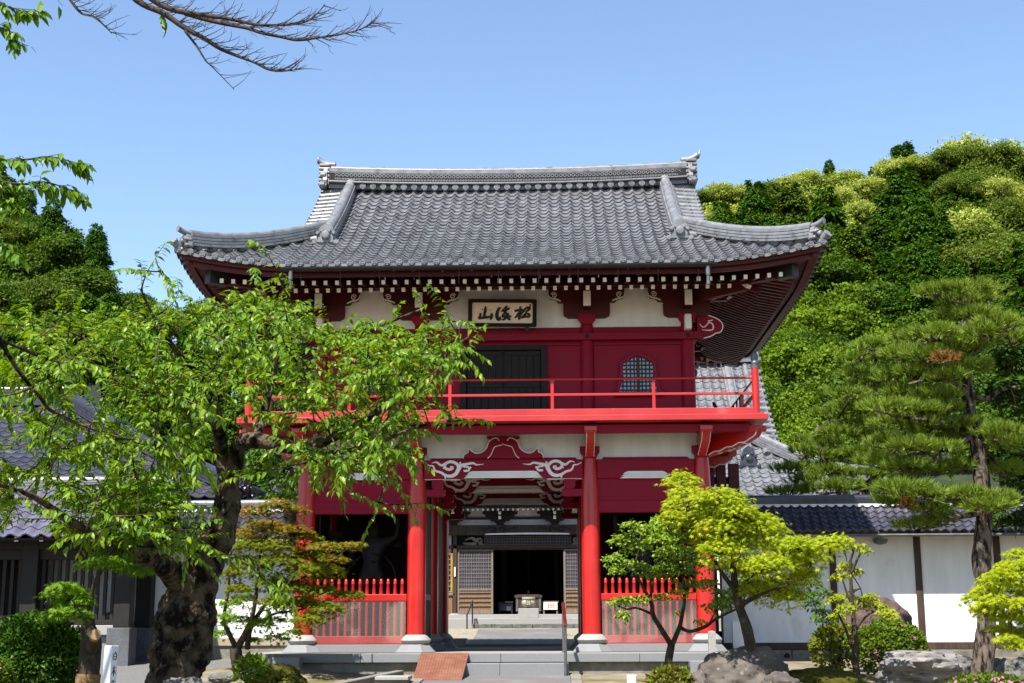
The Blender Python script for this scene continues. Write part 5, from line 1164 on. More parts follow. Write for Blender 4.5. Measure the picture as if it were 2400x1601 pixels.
def limb(pts, widths, s0, n=5):
    """photo pixels + widths in pixels at distance s0 (number or list) -> world polyline and radii"""
    ss = s0 if hasattr(s0, '__len__') else [s0] * len(pts); ss = lerp_list(list(ss), len(pts))
    P = [pos(x, y, s) for (x, y), s in zip(pts, ss)]; w = lerp_list(list(widths), len(pts)); rr = [a / FPX * s / 2 for a, s in zip(w, ss)]
    Q = smooth_path(P, n); return Q, lerp_list(rr, len(Q))
def gnarl(mb, path, radii, n=14, amp=.12, freq=3.0, seed=0):
    """limb with knots and flutes: tube whose radius is disturbed by noise"""
    b = len(mb.v); mb.tube(path, radii, n)
    for i in range(len(path)):
        c = path[i]
        for j in range(n):
            k = b + i * n + j; v = Vector(mb.v[k]); d = v - c
            h = noise3(v * freq + Vector((seed, 0, 0))) * amp * 2 + abs(noise3(v * freq * 2.7 + Vector((0, seed, 0)))) * amp
            if n > 20: h += (.5 - abs(noise3(Vector((v.x * 9, v.y * 9, v.z * 5))))) * amp * .55 + noise3(v * 26) * amp * .3
            mb.v[k] = tuple(c + d * (1 + h))
from mathutils import noise as _nz
def noise3(v): return _nz.noise(v)
class Skel:
    def __init__(s, rng): s.P = []; s.mb = MB(); s.rng = rng
    def limb(s, path, radii, n=10, amp=.1, freq=3.0):
        gnarl(s.mb, path, radii, n, amp, freq, s.rng.random() * 9); s.P += [tuple(p) for p in path]
    def reach(s, target, r0=.012, r1=.004, rise=.15, sides=5, add=True, skip=0):
        A = np.array(s.P); t = np.array(target); d = np.linalg.norm(A - t, axis=1); i = int(d.argmin()); a = Vector(s.P[i]); b = Vector(target)
        D = (b - a).length; m = (a + b) / 2 + Vector((s.rng.uniform(-.1, .1), s.rng.uniform(-.1, .1), rise)) * D
        k = max(3, int(D / .22)); q = [a * (1 - u) ** 2 + m * 2 * u * (1 - u) + b * u * u for u in [j / k for j in range(k + 1)]]
        q = [p + Vector((s.rng.uniform(-1, 1), s.rng.uniform(-1, 1), s.rng.uniform(-1, 1))) * .012 for p in q]
        rr = r0 * min(1.8, .6 + D * .8)
        s.mb.tube(q, [rr + (r1 - rr) * j / k for j in range(k + 1)], sides)
        if add: s.P += [tuple(p) for p in q[1:]]
        return q
def rs(n, a, b): return NR.uniform(a, b, n)
def spray_leaves(path, n, length, droop=.45, spread=.8, back=.5, nup=1.0):
    """leaves set alternately along the last part of a twig"""
    P = np.array([tuple(p) for p in path]); m = len(P); out = []
    u = np.linspace(1 - back, 1, n) * (m - 1); i = np.minimum(u.astype(int), m - 2); fr = (u - i)[:, None]
    q = P[i] * (1 - fr) + P[i + 1] * fr; t = unit(P[i + 1] - P[i]); side = unit(np.cross(t, np.array([0, 0, 1.0])) + 1e-6)
    sg = np.where(np.arange(n) % 2 == 0, 1, -1)[:, None]
    ax = t * rs(n, .3, .8)[:, None] + side * sg * spread * rs(n, .5, 1.1)[:, None] + np.array([0, 0, -1.0]) * droop * rs(n, .2, 1.5)[:, None] + NR.normal(0, .18, (n, 3))
    nr = np.array([0, 0, nup]) + NR.normal(0, .35, (n, 3))
    return q, ax, nr, length * rs(n, .7, 1.15)

# ------------------------------------------------------------------ old cherry tree, front left
rng = random.Random(21)
CH = thing('cherry_tree', 'large old cherry tree with gnarled lichened trunk and drooping green leaves, left front', 'tree', tuple(pos(405, 1660, 14.5)))
sk = Skel(rng)
tr = [(400, 1720), (405, 1660), (408, 1598), (420, 1555), (428, 1498), (430, 1452), (445, 1421), (458, 1383), (463, 1345), (490, 1290), (522, 1235), (530, 1191), (535, 1153), (537, 1112)]
sk.limb(*limb(tr, [176, 150, 127, 128, 126, 130, 116, 102, 98, 80, 58, 54, 50, 48], 14.5, 16), n=56, amp=.14, freq=4.2)
sk.limb(*limb([(445, 1370), (400, 1338), (345, 1308), (270, 1272), (170, 1225), (80, 1165), (-20, 1130)], [90, 60, 40, 26, 20, 14, 10], [14.5, 14.2, 13.6, 12.8, 12.4, 12, 11.5]), n=14, amp=.12)
sk.limb(*limb([(535, 1120), (520, 1080), (518, 1040), (512, 1000), (500, 940), (470, 880), (420, 830), (370, 760), (330, 680)], [44, 32, 30, 28, 24, 18, 14, 10, 6], [14.5, 14.5, 14.4, 14.2, 14, 13.8, 13.5, 13.2, 13]), n=12)
sk.limb(*limb([(540, 1120), (552, 1080), (562, 1036), (600, 1033), (650, 1040), (710, 1052), (790, 1020), (870, 975), (960, 900), (1040, 830), (1100, 790)], [40, 38, 36, 38, 36, 30, 22, 16, 11, 8, 5], [14.5, 14.4, 14.3, 14, 13.8, 13.6, 13.4, 13.2, 13.1, 13, 13]), n=12)
sk.limb(*limb([(600, 1033), (620, 960), (640, 880), (650, 790), (620, 690), (600, 620)], [24, 18, 14, 11, 7, 4], [14, 14.3, 14.4, 14.3, 14.1, 14]), n=10)
sk.limb(*limb([(512, 1000), (440, 965), (340, 915), (230, 880), (120, 845), (10, 800), (-60, 770)], [22, 20, 17, 14, 11, 8, 6], [14.2, 13.8, 13.4, 13, 12.6, 12.2, 12]), n=10)
sk.limb(*limb([(710, 1052), (790, 1060), (880, 1040), (980, 1000), (1080, 985)], [18, 13, 10, 7, 4], [13.6, 13.2, 12.9, 12.8, 12.7]), n=9)
sk.limb(*limb([(500, 940), (560, 880), (680, 830), (800, 800), (900, 760), (1000, 720)], [16, 13, 11, 9, 7, 4], [14, 14.6, 15, 15, 14.8, 14.6]), n=9)
sk.limb(*limb([(340, 915), (260, 840), (190, 790), (120, 760)], [12, 9, 7, 4], [13.4, 13.2, 13, 12.9]), n=8)
sk.limb(*limb([(-10, 780), (40, 864), (92, 929), (128, 968), (230, 1010), (330, 1040)], [12, 11, 10, 9, 7, 4], [11.8, 12, 12.2, 12.4, 12.6, 12.8]), n=8)
CAN = [(-80, 700), (50, 755), (184, 722), (245, 745), (268, 724), (440, 740), (520, 715), (570, 690), (628, 690), (690, 700), (760, 745), (850, 752), (905, 775), (960, 715), (1010, 745), (1090, 770), (1120, 812), (1040, 850), (985, 890), (1015, 925), (960, 960), (1000, 985), (940, 1020), (960, 1060), (940, 1100), (890, 1120), (960, 1165), (900, 1130), (800, 1100), (720, 1090), (690, 1050), (640, 1010), (560, 960), (500, 980), (470, 1060), (480, 1110), (430, 1180), (490, 1240), (540, 1300), (480, 1330), (400, 1290), (330, 1290), (240, 1260), (130, 1250), (-80, 1260)]
targets = []
tip_px = [(625, 592), (600, 640), (612, 668), (322, 636), (330, 660), (360, 608), (390, 650), (420, 685), (460, 715), (1098, 752), (1035, 710), (1000, 730), (1106, 806), (1075, 812), (1095, 985), (1040, 870), (1060, 770), (1070, 975), (1030, 985), (985, 1180), (945, 1150), (905, 1120), (860, 1170), (640, 1410), (675, 1385), (690, 1350), (610, 1345), (640, 1370), (530, 1300), (560, 1310), (500, 1290), (455, 1300), (410, 1270), (360, 1250), (470, 1260), (750, 1090), (790, 1080), (700, 1085), (840, 1090), (860, 1060), (560, 1100), (600, 1110), (640, 1100), (880, 1200), (800, 1130), (1060, 870), (1050, 840), (1020, 930)]
for x, y in tip_px: targets.append((x, y, rng.uniform(12.2, 14.2)))
while len(targets) < 1060:
    x, y = rng.uniform(-80, 1130), rng.uniform(600, 1340)
    if not inpoly(x, y, CAN): continue
    dens = .9 if x < 640 else 1.1
    q_ = _nz.noise(Vector(((x + y * .5) / 150, (y - x * .28) / 46, 3.3)))
    dens *= 1.0 if q_ > .05 else (.34 if q_ > -.15 else .08)
    if rng.random() > dens: continue
    targets.append((x, y, rng.gauss(13.4, 1.2)))
W = [(pos(x, y, min(max(s, 11), 16.5)), x, y) for x, y, s in targets]
base = np.array(sk.P)
W.sort(key=lambda t: np.min(np.linalg.norm(base - np.array(t[0]), axis=1)))
parts = []
for p, x, y in W:
    q = sk.reach(p, .010, .003, rng.uniform(-.14, .05))
    e = q[-1]; t = (q[-1] - q[-2]).normalized(); t = (t + Vector((rng.uniform(-.5, .5), rng.uniform(-.5, .5), rng.uniform(-.25, .4)))).normalized()
    ext = [e, e + t * .09, e + t * .18 + Vector((0, 0, -.015)), e + t * .27 + Vector((0, 0, -.05))]; sk.mb.tube(ext, [.0032, .003, .0025, .0015], 4)
    qq = q[max(0, len(q) - 3):] + ext[1:]
    parts.append(leaf_arrays(*spray_leaves(qq, rng.randint(18, 25), .088, .42, .85, .95), CHERRY))
TRUNK = sk.mb.build('trunk', BARK, CH, smooth=True, fixn=False)
crown('crown', CH, parts, L_CHERRY)

# ------------------------------------------------------------------ second cherry tree: its branches enter the picture at the left and top
rng = random.Random(5)
C2 = thing('cherry_tree', 'cherry tree whose bare twigs and leafy sprays reach in from the upper left', 'tree', (-4.9, -13.2, zg(0, -13.2)))
sk = Skel(rng); S2 = 8.8
b0 = Vector((-4.9, -13.2, zg(0, -13.2)))
sk.limb(smooth_path([b0 - Vector((0, 0, .3)), b0 + Vector((.05, 0, 1.2)), b0 + Vector((-.1, .1, 3.0)), b0 + Vector((.1, 0, 5.0)), b0 + Vector((.5, 0, 6.9))], 8), lerp_list([.26, .22, .19, .15, .11], 33), n=20, amp=.14, freq=4)
top = b0 + Vector((.5, 0, 6.9)); top2 = b0 + Vector((.0, .05, 4.0))
def from_trunk(pts, w, start=top, r=.09, s=S2):
    Q, rr_ = limb(pts, w, s); a = Q[0]; mid = (start + a) / 2 + Vector((0, 0, .45)); pre = smooth_path([start, mid, a], 6)[:-1]
    sk.limb(pre + Q, lerp_list([r, rr_[0]], len(pre)) + rr_, n=9, amp=.06, freq=6)
A_ = [(250, -80), (321, 0), (383, 31), (433, 65), (482, 92), (517, 115), (559, 132), (597, 147), (628, 163), (658, 167), (699, 163)]
B_ = [(290, -60), (360, 0), (406, 23), (479, 36), (536, 44), (597, 57), (643, 59), (689, 57), (727, 46), (762, 11)]
C_ = [(433, 31), (498, 50), (574, 65), (613, 77), (658, 86), (697, 94), (747, 88), (789, 82), (823, 75), (850, 66), (881, 48)]
D_ = [(433, 72), (463, 111), (482, 142), (502, 161), (549, 210)]
E2 = [(120, -70), (165, 0), (191, 31), (222, 40), (262, 78)]
from_trunk(A_, [22, 17, 15, 13, 11, 9, 8, 6, 5, 4, 2]); from_trunk(B_, [20, 16, 14, 12, 10, 8, 6, 5, 4, 2], s=8.6); from_trunk(E2, [12, 8, 6, 5, 2.5])
for pl, w_ in ((C_, [13, 11, 9, 9, 8, 7, 6, 5, 4, 3, 2]), (D_, [7, 6, 4, 3, 2])):
    Q, r_ = limb(pl, w_, 8.7); sk.limb(Q, r_, n=7, amp=.05, freq=8)
for pl, w_, s_ in ((A_, 5, 8.8), (B_, 5, 8.6), (C_, 5, 8.7), (D_, 3.5, 8.7), (E2, 4, 8.8)):
    for k in range(len(pl) - 1):
        for _ in range(6 if pl is not D_ else 3):
            u = rng.random(); x = pl[k][0] + (pl[k + 1][0] - pl[k][0]) * u; y = pl[k][1] + (pl[k + 1][1] - pl[k][1]) * u
            if x < 140: continue
            L_ = rng.uniform(22, 78); an = rng.uniform(-.2, .7) * rng.choice((1, 1, 1, -1)); pts = [(x, y)]; s1 = s_ + rng.uniform(-.35, .35); cu = rng.uniform(-.08, .16)
            for j in range(1, 6): an += cu; pts.append((pts[-1][0] + L_ / 5 * math.cos(an), pts[-1][1] - L_ / 5 * math.sin(an)))
            Q, r_ = limb(pts, [w_ * .62, w_ * .2], [s_, s1], 2); sk.mb.tube(Q, r_, 4)
            if rng.random() < .6:
                j = rng.randint(2, 4); x2, y2 = pts[j]; a2 = an + rng.uniform(.3, .9) * rng.choice((-1, 1)); Q, r_ = limb([(x2, y2), (x2 + 14 * math.cos(a2), y2 - 14 * math.sin(a2)), (x2 + 25 * math.cos(a2 + .2), y2 - 25 * math.sin(a2 + .2))], [w_ * .35, w_ * .16], s1, 2); sk.mb.tube(Q, r_, 4)
    for k in range(len(pl)): pass
parts = []
lim = [[(-160, 330), (-60, 372), (0, 376), (60, 374), (120, 368), (165, 378), (188, 384)], [(-160, 380), (-60, 410), (0, 425), (60, 432), (110, 428), (150, 440), (176, 452)], [(-120, -60), (-40, -20), (5, 10), (40, 22), (62, 30)], [(-100, 60), (-30, 60), (10, 68), (25, 85), (35, 108)], [(-110, 430), (-40, 450), (10, 470), (35, 490)], [(-80, 540), (-20, 560), (10, 575), (25, 600)]]
lb = b0 + Vector((0, .1, 1.8))
for pl in lim:
    Q, r_ = limb(pl, [12, 9, 7, 5, 4, 3, 2], S2, 5); pre = smooth_path([top2 if pl[0][1] < 200 else lb, (Q[0] + lb) / 2 + Vector((0, 0, .3)), Q[0]], 6)[:-1]
    sk.limb(pre + Q, lerp_list([.06, r_[0]], len(pre)) + r_, n=7, amp=.05, freq=8)
    for k in range(6, len(Q)):
        if rng.random() < .7:
            t = (Q[min(k + 1, len(Q) - 1)] - Q[k - 1]).normalized(); e = Q[k]; v = Vector((rng.uniform(-.3, 1), rng.uniform(-1, 1), rng.uniform(-.5, .4))).normalized()
            l_ = rng.uniform(.04, .10); tw = [e, e + (t + v * .8) * l_ * .5, e + (t + v) * l_]; sk.mb.tube(tw, [.003, .0025, .0015], 4)
            parts.append(leaf_arrays(*spray_leaves(tw, rng.randint(4, 6), .09, .6, .8, .9), CHERRY))
    parts.append(leaf_arrays(*spray_leaves(Q[-6:], 8, .092, .6, .8, .95), CHERRY))
for (x, y) in ((378, 30), (95, -2), (385, 42), (135, -8)):
    e = pos(x, y, S2); parts.append(leaf_arrays(*spray_leaves([e, e + Vector((0, 0, -.04)), e + Vector((.01, 0, -.07))], 2, .10, .9, .4, .9), CHERRY))
# foliage of the part of the crown beyond the frame
for k in range(160):
    c = b0 + Vector((rng.gauss(-1.2, .9), rng.gauss(0, 1.0), rng.uniform(2.2, 4.6)))
    d_ = c - CAM; px_ = 1200 + FPX * d_.dot(RT) / d_.dot(FW)
    if px_ > -70: continue
    q = sk.reach(c, .012, .003, .1); parts.append(leaf_arrays(*spray_leaves(q[-4:], 14, .11, .5, .9, .9), CHERRY))
sk.mb.build('trunk', TWIG, C2, smooth=True, fixn=False); crown('crown', C2, parts, L_CHERRY)

# ------------------------------------------------------------------ trees made of leafy pads
def pad_pts(c, rx, ry, rz, n, top=.75):
    d = unit(NR.normal(0, 1, (n, 3))); d[:, 2] = np.where(NR.rand(n) < top, np.abs(d[:, 2]), d[:, 2])
    r = NR.uniform(.3, 1.0, n) ** .5 * np.where(NR.rand(n) < .16, NR.uniform(1.0, 1.35, n), 1.0)
    return np.array(tuple(c)) + d * r[:, None] * np.array([rx, ry, rz]), d
def pad_tree(root, sk, pads, s0, per, length, tmpl, m, droop=.35, jitter=.5, depth=.8, nface=.35, twigs=True, ds=.6, leafw=1.0, tall=1.0):
    """pads: (px, py, rx, ry[, ds]) in photo pixels"""
    parts = []
    for pd in pads:
        x, y, rx, ry = pd[:4]; y += sk.rng.uniform(-1, 1) * 4 * (tall - 1) * 2; ry *= tall; s = s0 + (pd[4] if len(pd) > 4 else sk.rng.uniform(-ds, ds)); k = s / FPX; c = pos(x, y, s)
        n = max(12, int(per * rx * ry / 1000)); P, d = pad_pts(c, rx * k, max(rx * k * depth, .12), ry * k, n)
        h = d * np.array([1, 1, .3]); ax = unit(h + NR.normal(0, jitter, (n, 3))) + np.array([0, 0, -droop]); nr = np.array([0, -nface, 1.0]) + d * .5 + NR.normal(0, .35, (n, 3))
        parts.append(leaf_arrays(P - unit(ax) * length * .4, ax, nr, length * rs(n, .65, 1.15), tmpl, leafw))
        if twigs:
            sk.reach(c, .011, .004, .1)
            for i in NR.choice(n, min(n, max(4, n // 14)), replace=False): sk.reach(P[i], .005, .0018, .05, sides=4, add=False)
    return crown('crown', root, parts, m)
def cluster_pads(poly, n, rx, ry, rng, jit=.35):
    out = []; xs = [p[0] for p in poly]; ys = [p[1] for p in poly]
    while len(out) < n:
        x, y = rng.uniform(min(xs), max(xs)), rng.uniform(min(ys), max(ys))
        if inpoly(x, y, poly) and all((x - a[0]) ** 2 / rx ** 2 + (y - a[1]) ** 2 / ry ** 2 > .45 or rng.random() < .05 for a in out):
            k = rng.uniform(1 - jit, 1 + jit); out.append((x, y, rx * k, ry * k))
    return out
# lime maple right of the gate
rng = random.Random(8)
t = thing('maple_tree', 'bright lime green maple with layered crown in front of the right gate column', 'tree', tuple(pos(1762, 1600, 15.5)))
sk = Skel(rng); sk.limb(*limb([(1770, 1610), (1764, 1540), (1748, 1465), (1732, 1420), (1724, 1380), (1718, 1330)], [34, 28, 23, 20, 17, 14], 15.5), n=12, amp=.08, freq=6)
for pl in ([(1724, 1385), (1690, 1340), (1650, 1270), (1610, 1190)], [(1718, 1340), (1715, 1270), (1700, 1210)], [(1726, 1390), (1780, 1340), (1840, 1300), (1900, 1290)], [(1732, 1420), (1790, 1390), (1850, 1370)]):
    sk.limb(*limb(pl, [14, 9, 6, 3], [15.5, 15.3, 15.1, 15]), n=8, amp=.06, freq=7)
pads = [(1598, 1140, 48, 18), (1612, 1165, 52, 17), (1590, 1195, 42, 16), (1690, 1178, 66, 20), (1668, 1205, 74, 22), (1725, 1215, 55, 20), (1630, 1230, 60, 20), (1700, 1250, 80, 22), (1775, 1225, 55, 18), (1795, 1255, 60, 20), (1745, 1290, 75, 22), (1690, 1300, 60, 20), (1825, 1285, 50, 18), (1870, 1290, 55, 18), (1930, 1280, 50, 15), (1965, 1270, 36, 10), (1900, 1315, 50, 17), (1850, 1330, 60, 20), (1800, 1330, 60, 20), (1760, 1345, 60, 20), (1840, 1375, 55, 18), (1885, 1355, 40, 14), (1800, 1395, 50, 16), (1850, 1410, 40, 20), (1770, 1380, 45, 15), (1660, 1270, 45, 16), (1575, 1215, 34, 14), (1640, 1180, 40, 14), (1720, 1330, 50, 16)]
pad_tree(t, sk, pads, 15.3, 280, .066, STAR, L_MAPLE, .45, .5, tall=1.75); sk.mb.build('trunk', BARKB, t, smooth=True, fixn=False)
# slender tree with small glossy leaves in front of the right picket fence
rng = random.Random(9)
t = thing('small_tree', 'slender forked tree with small glossy leaves before the right picket fence', 'tree', tuple(pos(1567, 1640, 16.3)))
sk = Skel(rng); sk.limb(*limb([(1566, 1660), (1568, 1600), (1567, 1550), (1574, 1512)], [22, 19, 18, 17], 16.3), n=10, amp=.08, freq=7)
for pl, w_ in (([(1574, 1514), (1552, 1478), (1531, 1443), (1528, 1420), (1521, 1402), (1500, 1363), (1488, 1330), (1500, 1280)], [13, 12, 11, 10, 9, 6, 5, 3]), ([(1574, 1514), (1592, 1470), (1600, 1435), (1604, 1404), (1600, 1350), (1585, 1300)], [13, 11, 9, 8, 6, 3]), ([(1593, 1470), (1618, 1480), (1654, 1468), (1674, 1453), (1710, 1435), (1745, 1420)], [9, 8, 8, 7, 5, 3]), ([(1530, 1440), (1493, 1425), (1470, 1428), (1450, 1420)], [7, 5, 4, 3]), ([(1524, 1408), (1530, 1360), (1540, 1310)], [7, 5, 3])):
    sk.limb(*limb(pl, w_, [16.3, 16.1, 16]), n=7, amp=.06, freq=8)
pads = [(1480, 1235, 30, 12), (1500, 1250, 26, 12), (1455, 1275, 32, 14), (1490, 1285, 36, 14), (1440, 1315, 30, 14), (1470, 1330, 36, 14), (1500, 1335, 30, 12), (1530, 1245, 36, 16), (1560, 1230, 38, 18), (1545, 1275, 40, 18), (1590, 1265, 42, 20), (1575, 1305, 45, 20), (1610, 1310, 42, 20), (1560, 1340, 34, 16), (1600, 1350, 40, 18), (1640, 1330, 34, 16), (1620, 1375, 38, 14), (1650, 1290, 30, 16), (1445, 1345, 22, 10), (1530, 1350, 30, 12), (1470, 1410, 34, 10), (1450, 1420, 26, 10), (1460, 1450, 22, 11), (1505, 1408, 24, 9), (1550, 1405, 22, 10), (1590, 1395, 26, 10), (1680, 1425, 38, 14), (1710, 1410, 40, 14), (1745, 1395, 40, 14), (1695, 1395, 26, 10), (1760, 1360, 30, 12), (1660, 1370, 26, 12), (1590, 1440, 10, 6), (1640, 1460, 16, 5), (1700, 1310, 20, 10)]
pad_tree(t, sk, pads, 16.1, 310, .056, OVAL, L_HOLLY, .15, .7, 1.1, tall=1.35); sk.mb.build('trunk', BARKB, t, smooth=True, fixn=False)
# yellow-green tree before the right wall
rng = random.Random(10)
t = thing('small_tree', 'thin upright tree with yellow-green leaf tufts before the right white wall', 'tree', tuple(pos(2010, 1630, 17)))
sk = Skel(rng); sk.limb(*limb([(2011, 1640), (2008, 1590), (2004, 1530), (2003, 1480), (1997, 1413), (1994, 1350), (1994, 1315), (2000, 1290)], [20, 18, 15, 13, 10, 8, 6, 3], 17), n=10, amp=.1, freq=7)
for pl in ([(2004, 1530), (1992, 1505), (1980, 1470), (1960, 1430), (1935, 1390)], [(2003, 1482), (2020, 1455), (2045, 1435), (2070, 1430)], [(1997, 1420), (1985, 1390), (1972, 1350)], [(1994, 1345), (2010, 1310), (2020, 1290)], [(1996, 1390), (2012, 1380)]):
    sk.limb(*limb(pl, [8, 6, 4, 3], 17), n=6, amp=.06, freq=8)
pads = [(2005, 1283, 24, 9), (2028, 1295, 18, 9), (1975, 1290, 18, 9), (1990, 1338, 28, 12), (2010, 1345, 16, 10), (1970, 1355, 26, 10), (1985, 1325, 16, 8), (1960, 1410, 24, 12), (1985, 1430, 26, 12), (1965, 1448, 22, 12), (2025, 1410, 30, 12), (2050, 1425, 34, 12), (2075, 1440, 26, 12), (2085, 1450, 18, 12), (2040, 1400, 20, 9), (1985, 1470, 14, 8), (1990, 1400, 16, 8), (1965, 1400, 16, 8)]
pad_tree(t, sk, pads, 17, 360, .068, OVAL, L_YEL, .35, .6, 1.0)
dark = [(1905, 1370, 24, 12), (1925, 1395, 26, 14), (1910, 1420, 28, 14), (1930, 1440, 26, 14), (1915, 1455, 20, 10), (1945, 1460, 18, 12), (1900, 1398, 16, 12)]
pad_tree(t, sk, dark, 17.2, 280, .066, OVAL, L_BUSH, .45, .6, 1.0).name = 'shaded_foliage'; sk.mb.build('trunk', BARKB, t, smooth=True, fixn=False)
# maple with turning leaves left of the gate
rng = random.Random(11)
t = thing('maple_tree', 'multi-stemmed maple turning orange and red beside the left gate column', 'tree', tuple(pos(560, 1560, 20.4)))
sk = Skel(rng); sk.limb(*limb([(560, 1575), (556, 1545), (553, 1515)], [36, 30, 26], 20.4), n=12, amp=.12, freq=6)
for pl, w_ in (([(553, 1518), (535, 1480), (525, 1450), (535, 1380), (540, 1300)], [14, 11, 9, 7, 4]), ([(556, 1520), (575, 1485), (590, 1450), (600, 1400), (610, 1300), (640, 1220)], [16, 14, 11, 9, 6, 3]), ([(580, 1520), (585, 1480), (605, 1440), (640, 1400), (700, 1360), (780, 1320)], [13, 12, 10, 8, 6, 3]), ([(590, 1470), (640, 1440), (700, 1430), (770, 1410)], [7, 6, 4, 3])):
    sk.limb(*limb(pl, w_, [20.4, 20.1, 19.9]), n=7, amp=.08, freq=7)
pm_ = [(600, 1205, 45, 14), (650, 1185, 46, 13), (690, 1200, 40, 12), (625, 1240, 60, 16), (570, 1260, 40, 14), (680, 1245, 55, 15), (600, 1285, 60, 16), (655, 1285, 55, 15), (710, 1265, 44, 13), (760, 1285, 42, 10), (810, 1282, 40, 8), (840, 1275, 22, 6), (720, 1310, 50, 13), (780, 1315, 40, 10), (660, 1325, 60, 16), (590, 1330, 50, 15), (720, 1345, 55, 14), (770, 1350, 45, 12), (690, 1385, 60, 15), (750, 1390, 55, 13), (820, 1395, 40, 9), (640, 1370, 50, 14), (700, 1425, 60, 15), (770, 1430, 45, 12), (640, 1420, 45, 12), (720, 1460, 45, 11), (560, 1390, 35, 12), (545, 1345, 30, 12)]
gm_ = [(540, 1420, 36, 12), (575, 1410, 34, 12), (525, 1450, 30, 11), (560, 1455, 36, 12), (520, 1490, 26, 10), (610, 1470, 38, 12), (650, 1495, 34, 10), (590, 1500, 28, 8), (640, 1460, 36, 10), (690, 1485, 28, 8)]
hot = [p for p in pm_ if (p[1] < 1262 and p[0] < 700) or (p[0] > 745 and p[1] < 1320)]; cool = [p for p in pm_ if p not in hot]
pad_tree(t, sk, hot, 20.1, 330, .078, STAR, L_MAPLER, .25, .5, .9, tall=1.6)
pad_tree(t, sk, cool, 20.1, 430, .078, STAR, L_MAPLEO, .25, .5, .9, tall=1.7).name = 'inner_foliage'
pad_tree(t, sk, gm_, 20.1, 300, .078, STAR, L_MAPLEG, .35, .45, tall=1.5).name = 'lower_foliage'
sk.mb.build('trunk', BARKB, t, smooth=True, fixn=False)
# pruned maple in front of the lattice pavilion
rng = random.Random(12)
t = thing('maple_tree', 'pruned maple with a sawn stub and straw-wrapped trunk at the bottom left', 'tree', tuple(pos(205, 1640, 12.8)))
sk = Skel(rng); sk.limb(*limb([(200, 1680), (205, 1620), (212, 1560), (214, 1510), (205, 1470), (212, 1440)], [58, 52, 48, 46, 34, 22], 12.8, 6), n=16, amp=.1, freq=6)
sk.limb(*limb([(208, 1450), (215, 1400), (222, 1365), (240, 1335), (256, 1300), (290, 1250)], [15, 11, 9, 8, 6, 4], [12.8, 12.7, 12.6]), n=8, amp=.06, freq=8)
sk.limb(*limb([(216, 1520), (222, 1500), (223, 1488)], [30, 26, 24], [12.75, 12.5, 12.3]), n=10, amp=.05)
pads = [(150, 1385, 46, 12), (180, 1395, 42, 13), (125, 1400, 34, 10), (165, 1418, 40, 14), (195, 1415, 28, 14), (140, 1442, 44, 12), (185, 1445, 34, 12), (110, 1455, 24, 7), (250, 1325, 50, 12), (300, 1335, 50, 11), (205, 1328, 34, 9), (330, 1345, 36, 7), (280, 1310, 40, 10), (250, 1300, 30, 10), (290, 1230, 60, 18), (340, 1210, 60, 18), (260, 1200, 50, 16), (380, 1180, 55, 16), (320, 1160, 60, 16), (410, 1150, 44, 14), (300, 1265, 50, 14), (240, 1245, 40, 12)]
pad_tree(t, sk, pads, 12.6, 210, .078, STAR, L_MAPLEG, .45, .45, .9, ds=.4, tall=1.4); sk.mb.build('trunk', BARKB, t, smooth=True, fixn=False)
mb = MB(); a, b = pos(222, 1492, 12.36), pos(224, 1487, 12.22); mb.tube([a, b], [.047, .046], 18); mb.build('sawn_face', CUT, t, auto=40)
mb = MB(); Q, r_ = limb([(199, 1690), (204, 1625), (208, 1580)], [64, 58, 53], 12.78, 6); gnarl(mb, Q, r_, 18, .05, 9); mb.build('straw_wrap', STRAW, t, smooth=True)
# maple at the right edge
rng = random.Random(13)
t = thing('maple_tree', 'lime green maple cut off by the right edge of the picture', 'tree', tuple(pos(2450, 1660, 14)))
sk = Skel(rng); sk.limb(*limb([(2455, 1680), (2450, 1580), (2445, 1500), (2440, 1420), (2430, 1350)], [40, 34, 28, 20, 12], 14), n=12, amp=.1, freq=6)
sk.limb(*limb([(2445, 1480), (2400, 1440), (2350, 1420), (2300, 1410)], [14, 10, 7, 3], 14), n=8)
pads = [(2385, 1305, 36, 12), (2420, 1325, 44, 14), (2360, 1330, 34, 12), (2345, 1350, 40, 13), (2395, 1360, 50, 15), (2320, 1370, 36, 12), (2370, 1390, 56, 15), (2310, 1395, 40, 12), (2425, 1400, 46, 16), (2285, 1412, 34, 10), (2340, 1420, 54, 14), (2400, 1430, 50, 15), (2310, 1435, 40, 12), (2370, 1450, 50, 14), (2430, 1460, 44, 14), (2350, 1480, 38, 12), (2400, 1490, 48, 14), (2365, 1510, 36, 10), (2410, 1520, 40, 12), (2440, 1540, 30, 12), (2470, 1380, 50, 20), (2490, 1450, 50, 22)]
pad_tree(t, sk, pads, 14, 240, .07, STAR, L_MAPLE, .4, .45, .9, ds=.4, tall=1.7); sk.mb.build('trunk', BARKB, t, smooth=True, fixn=False)
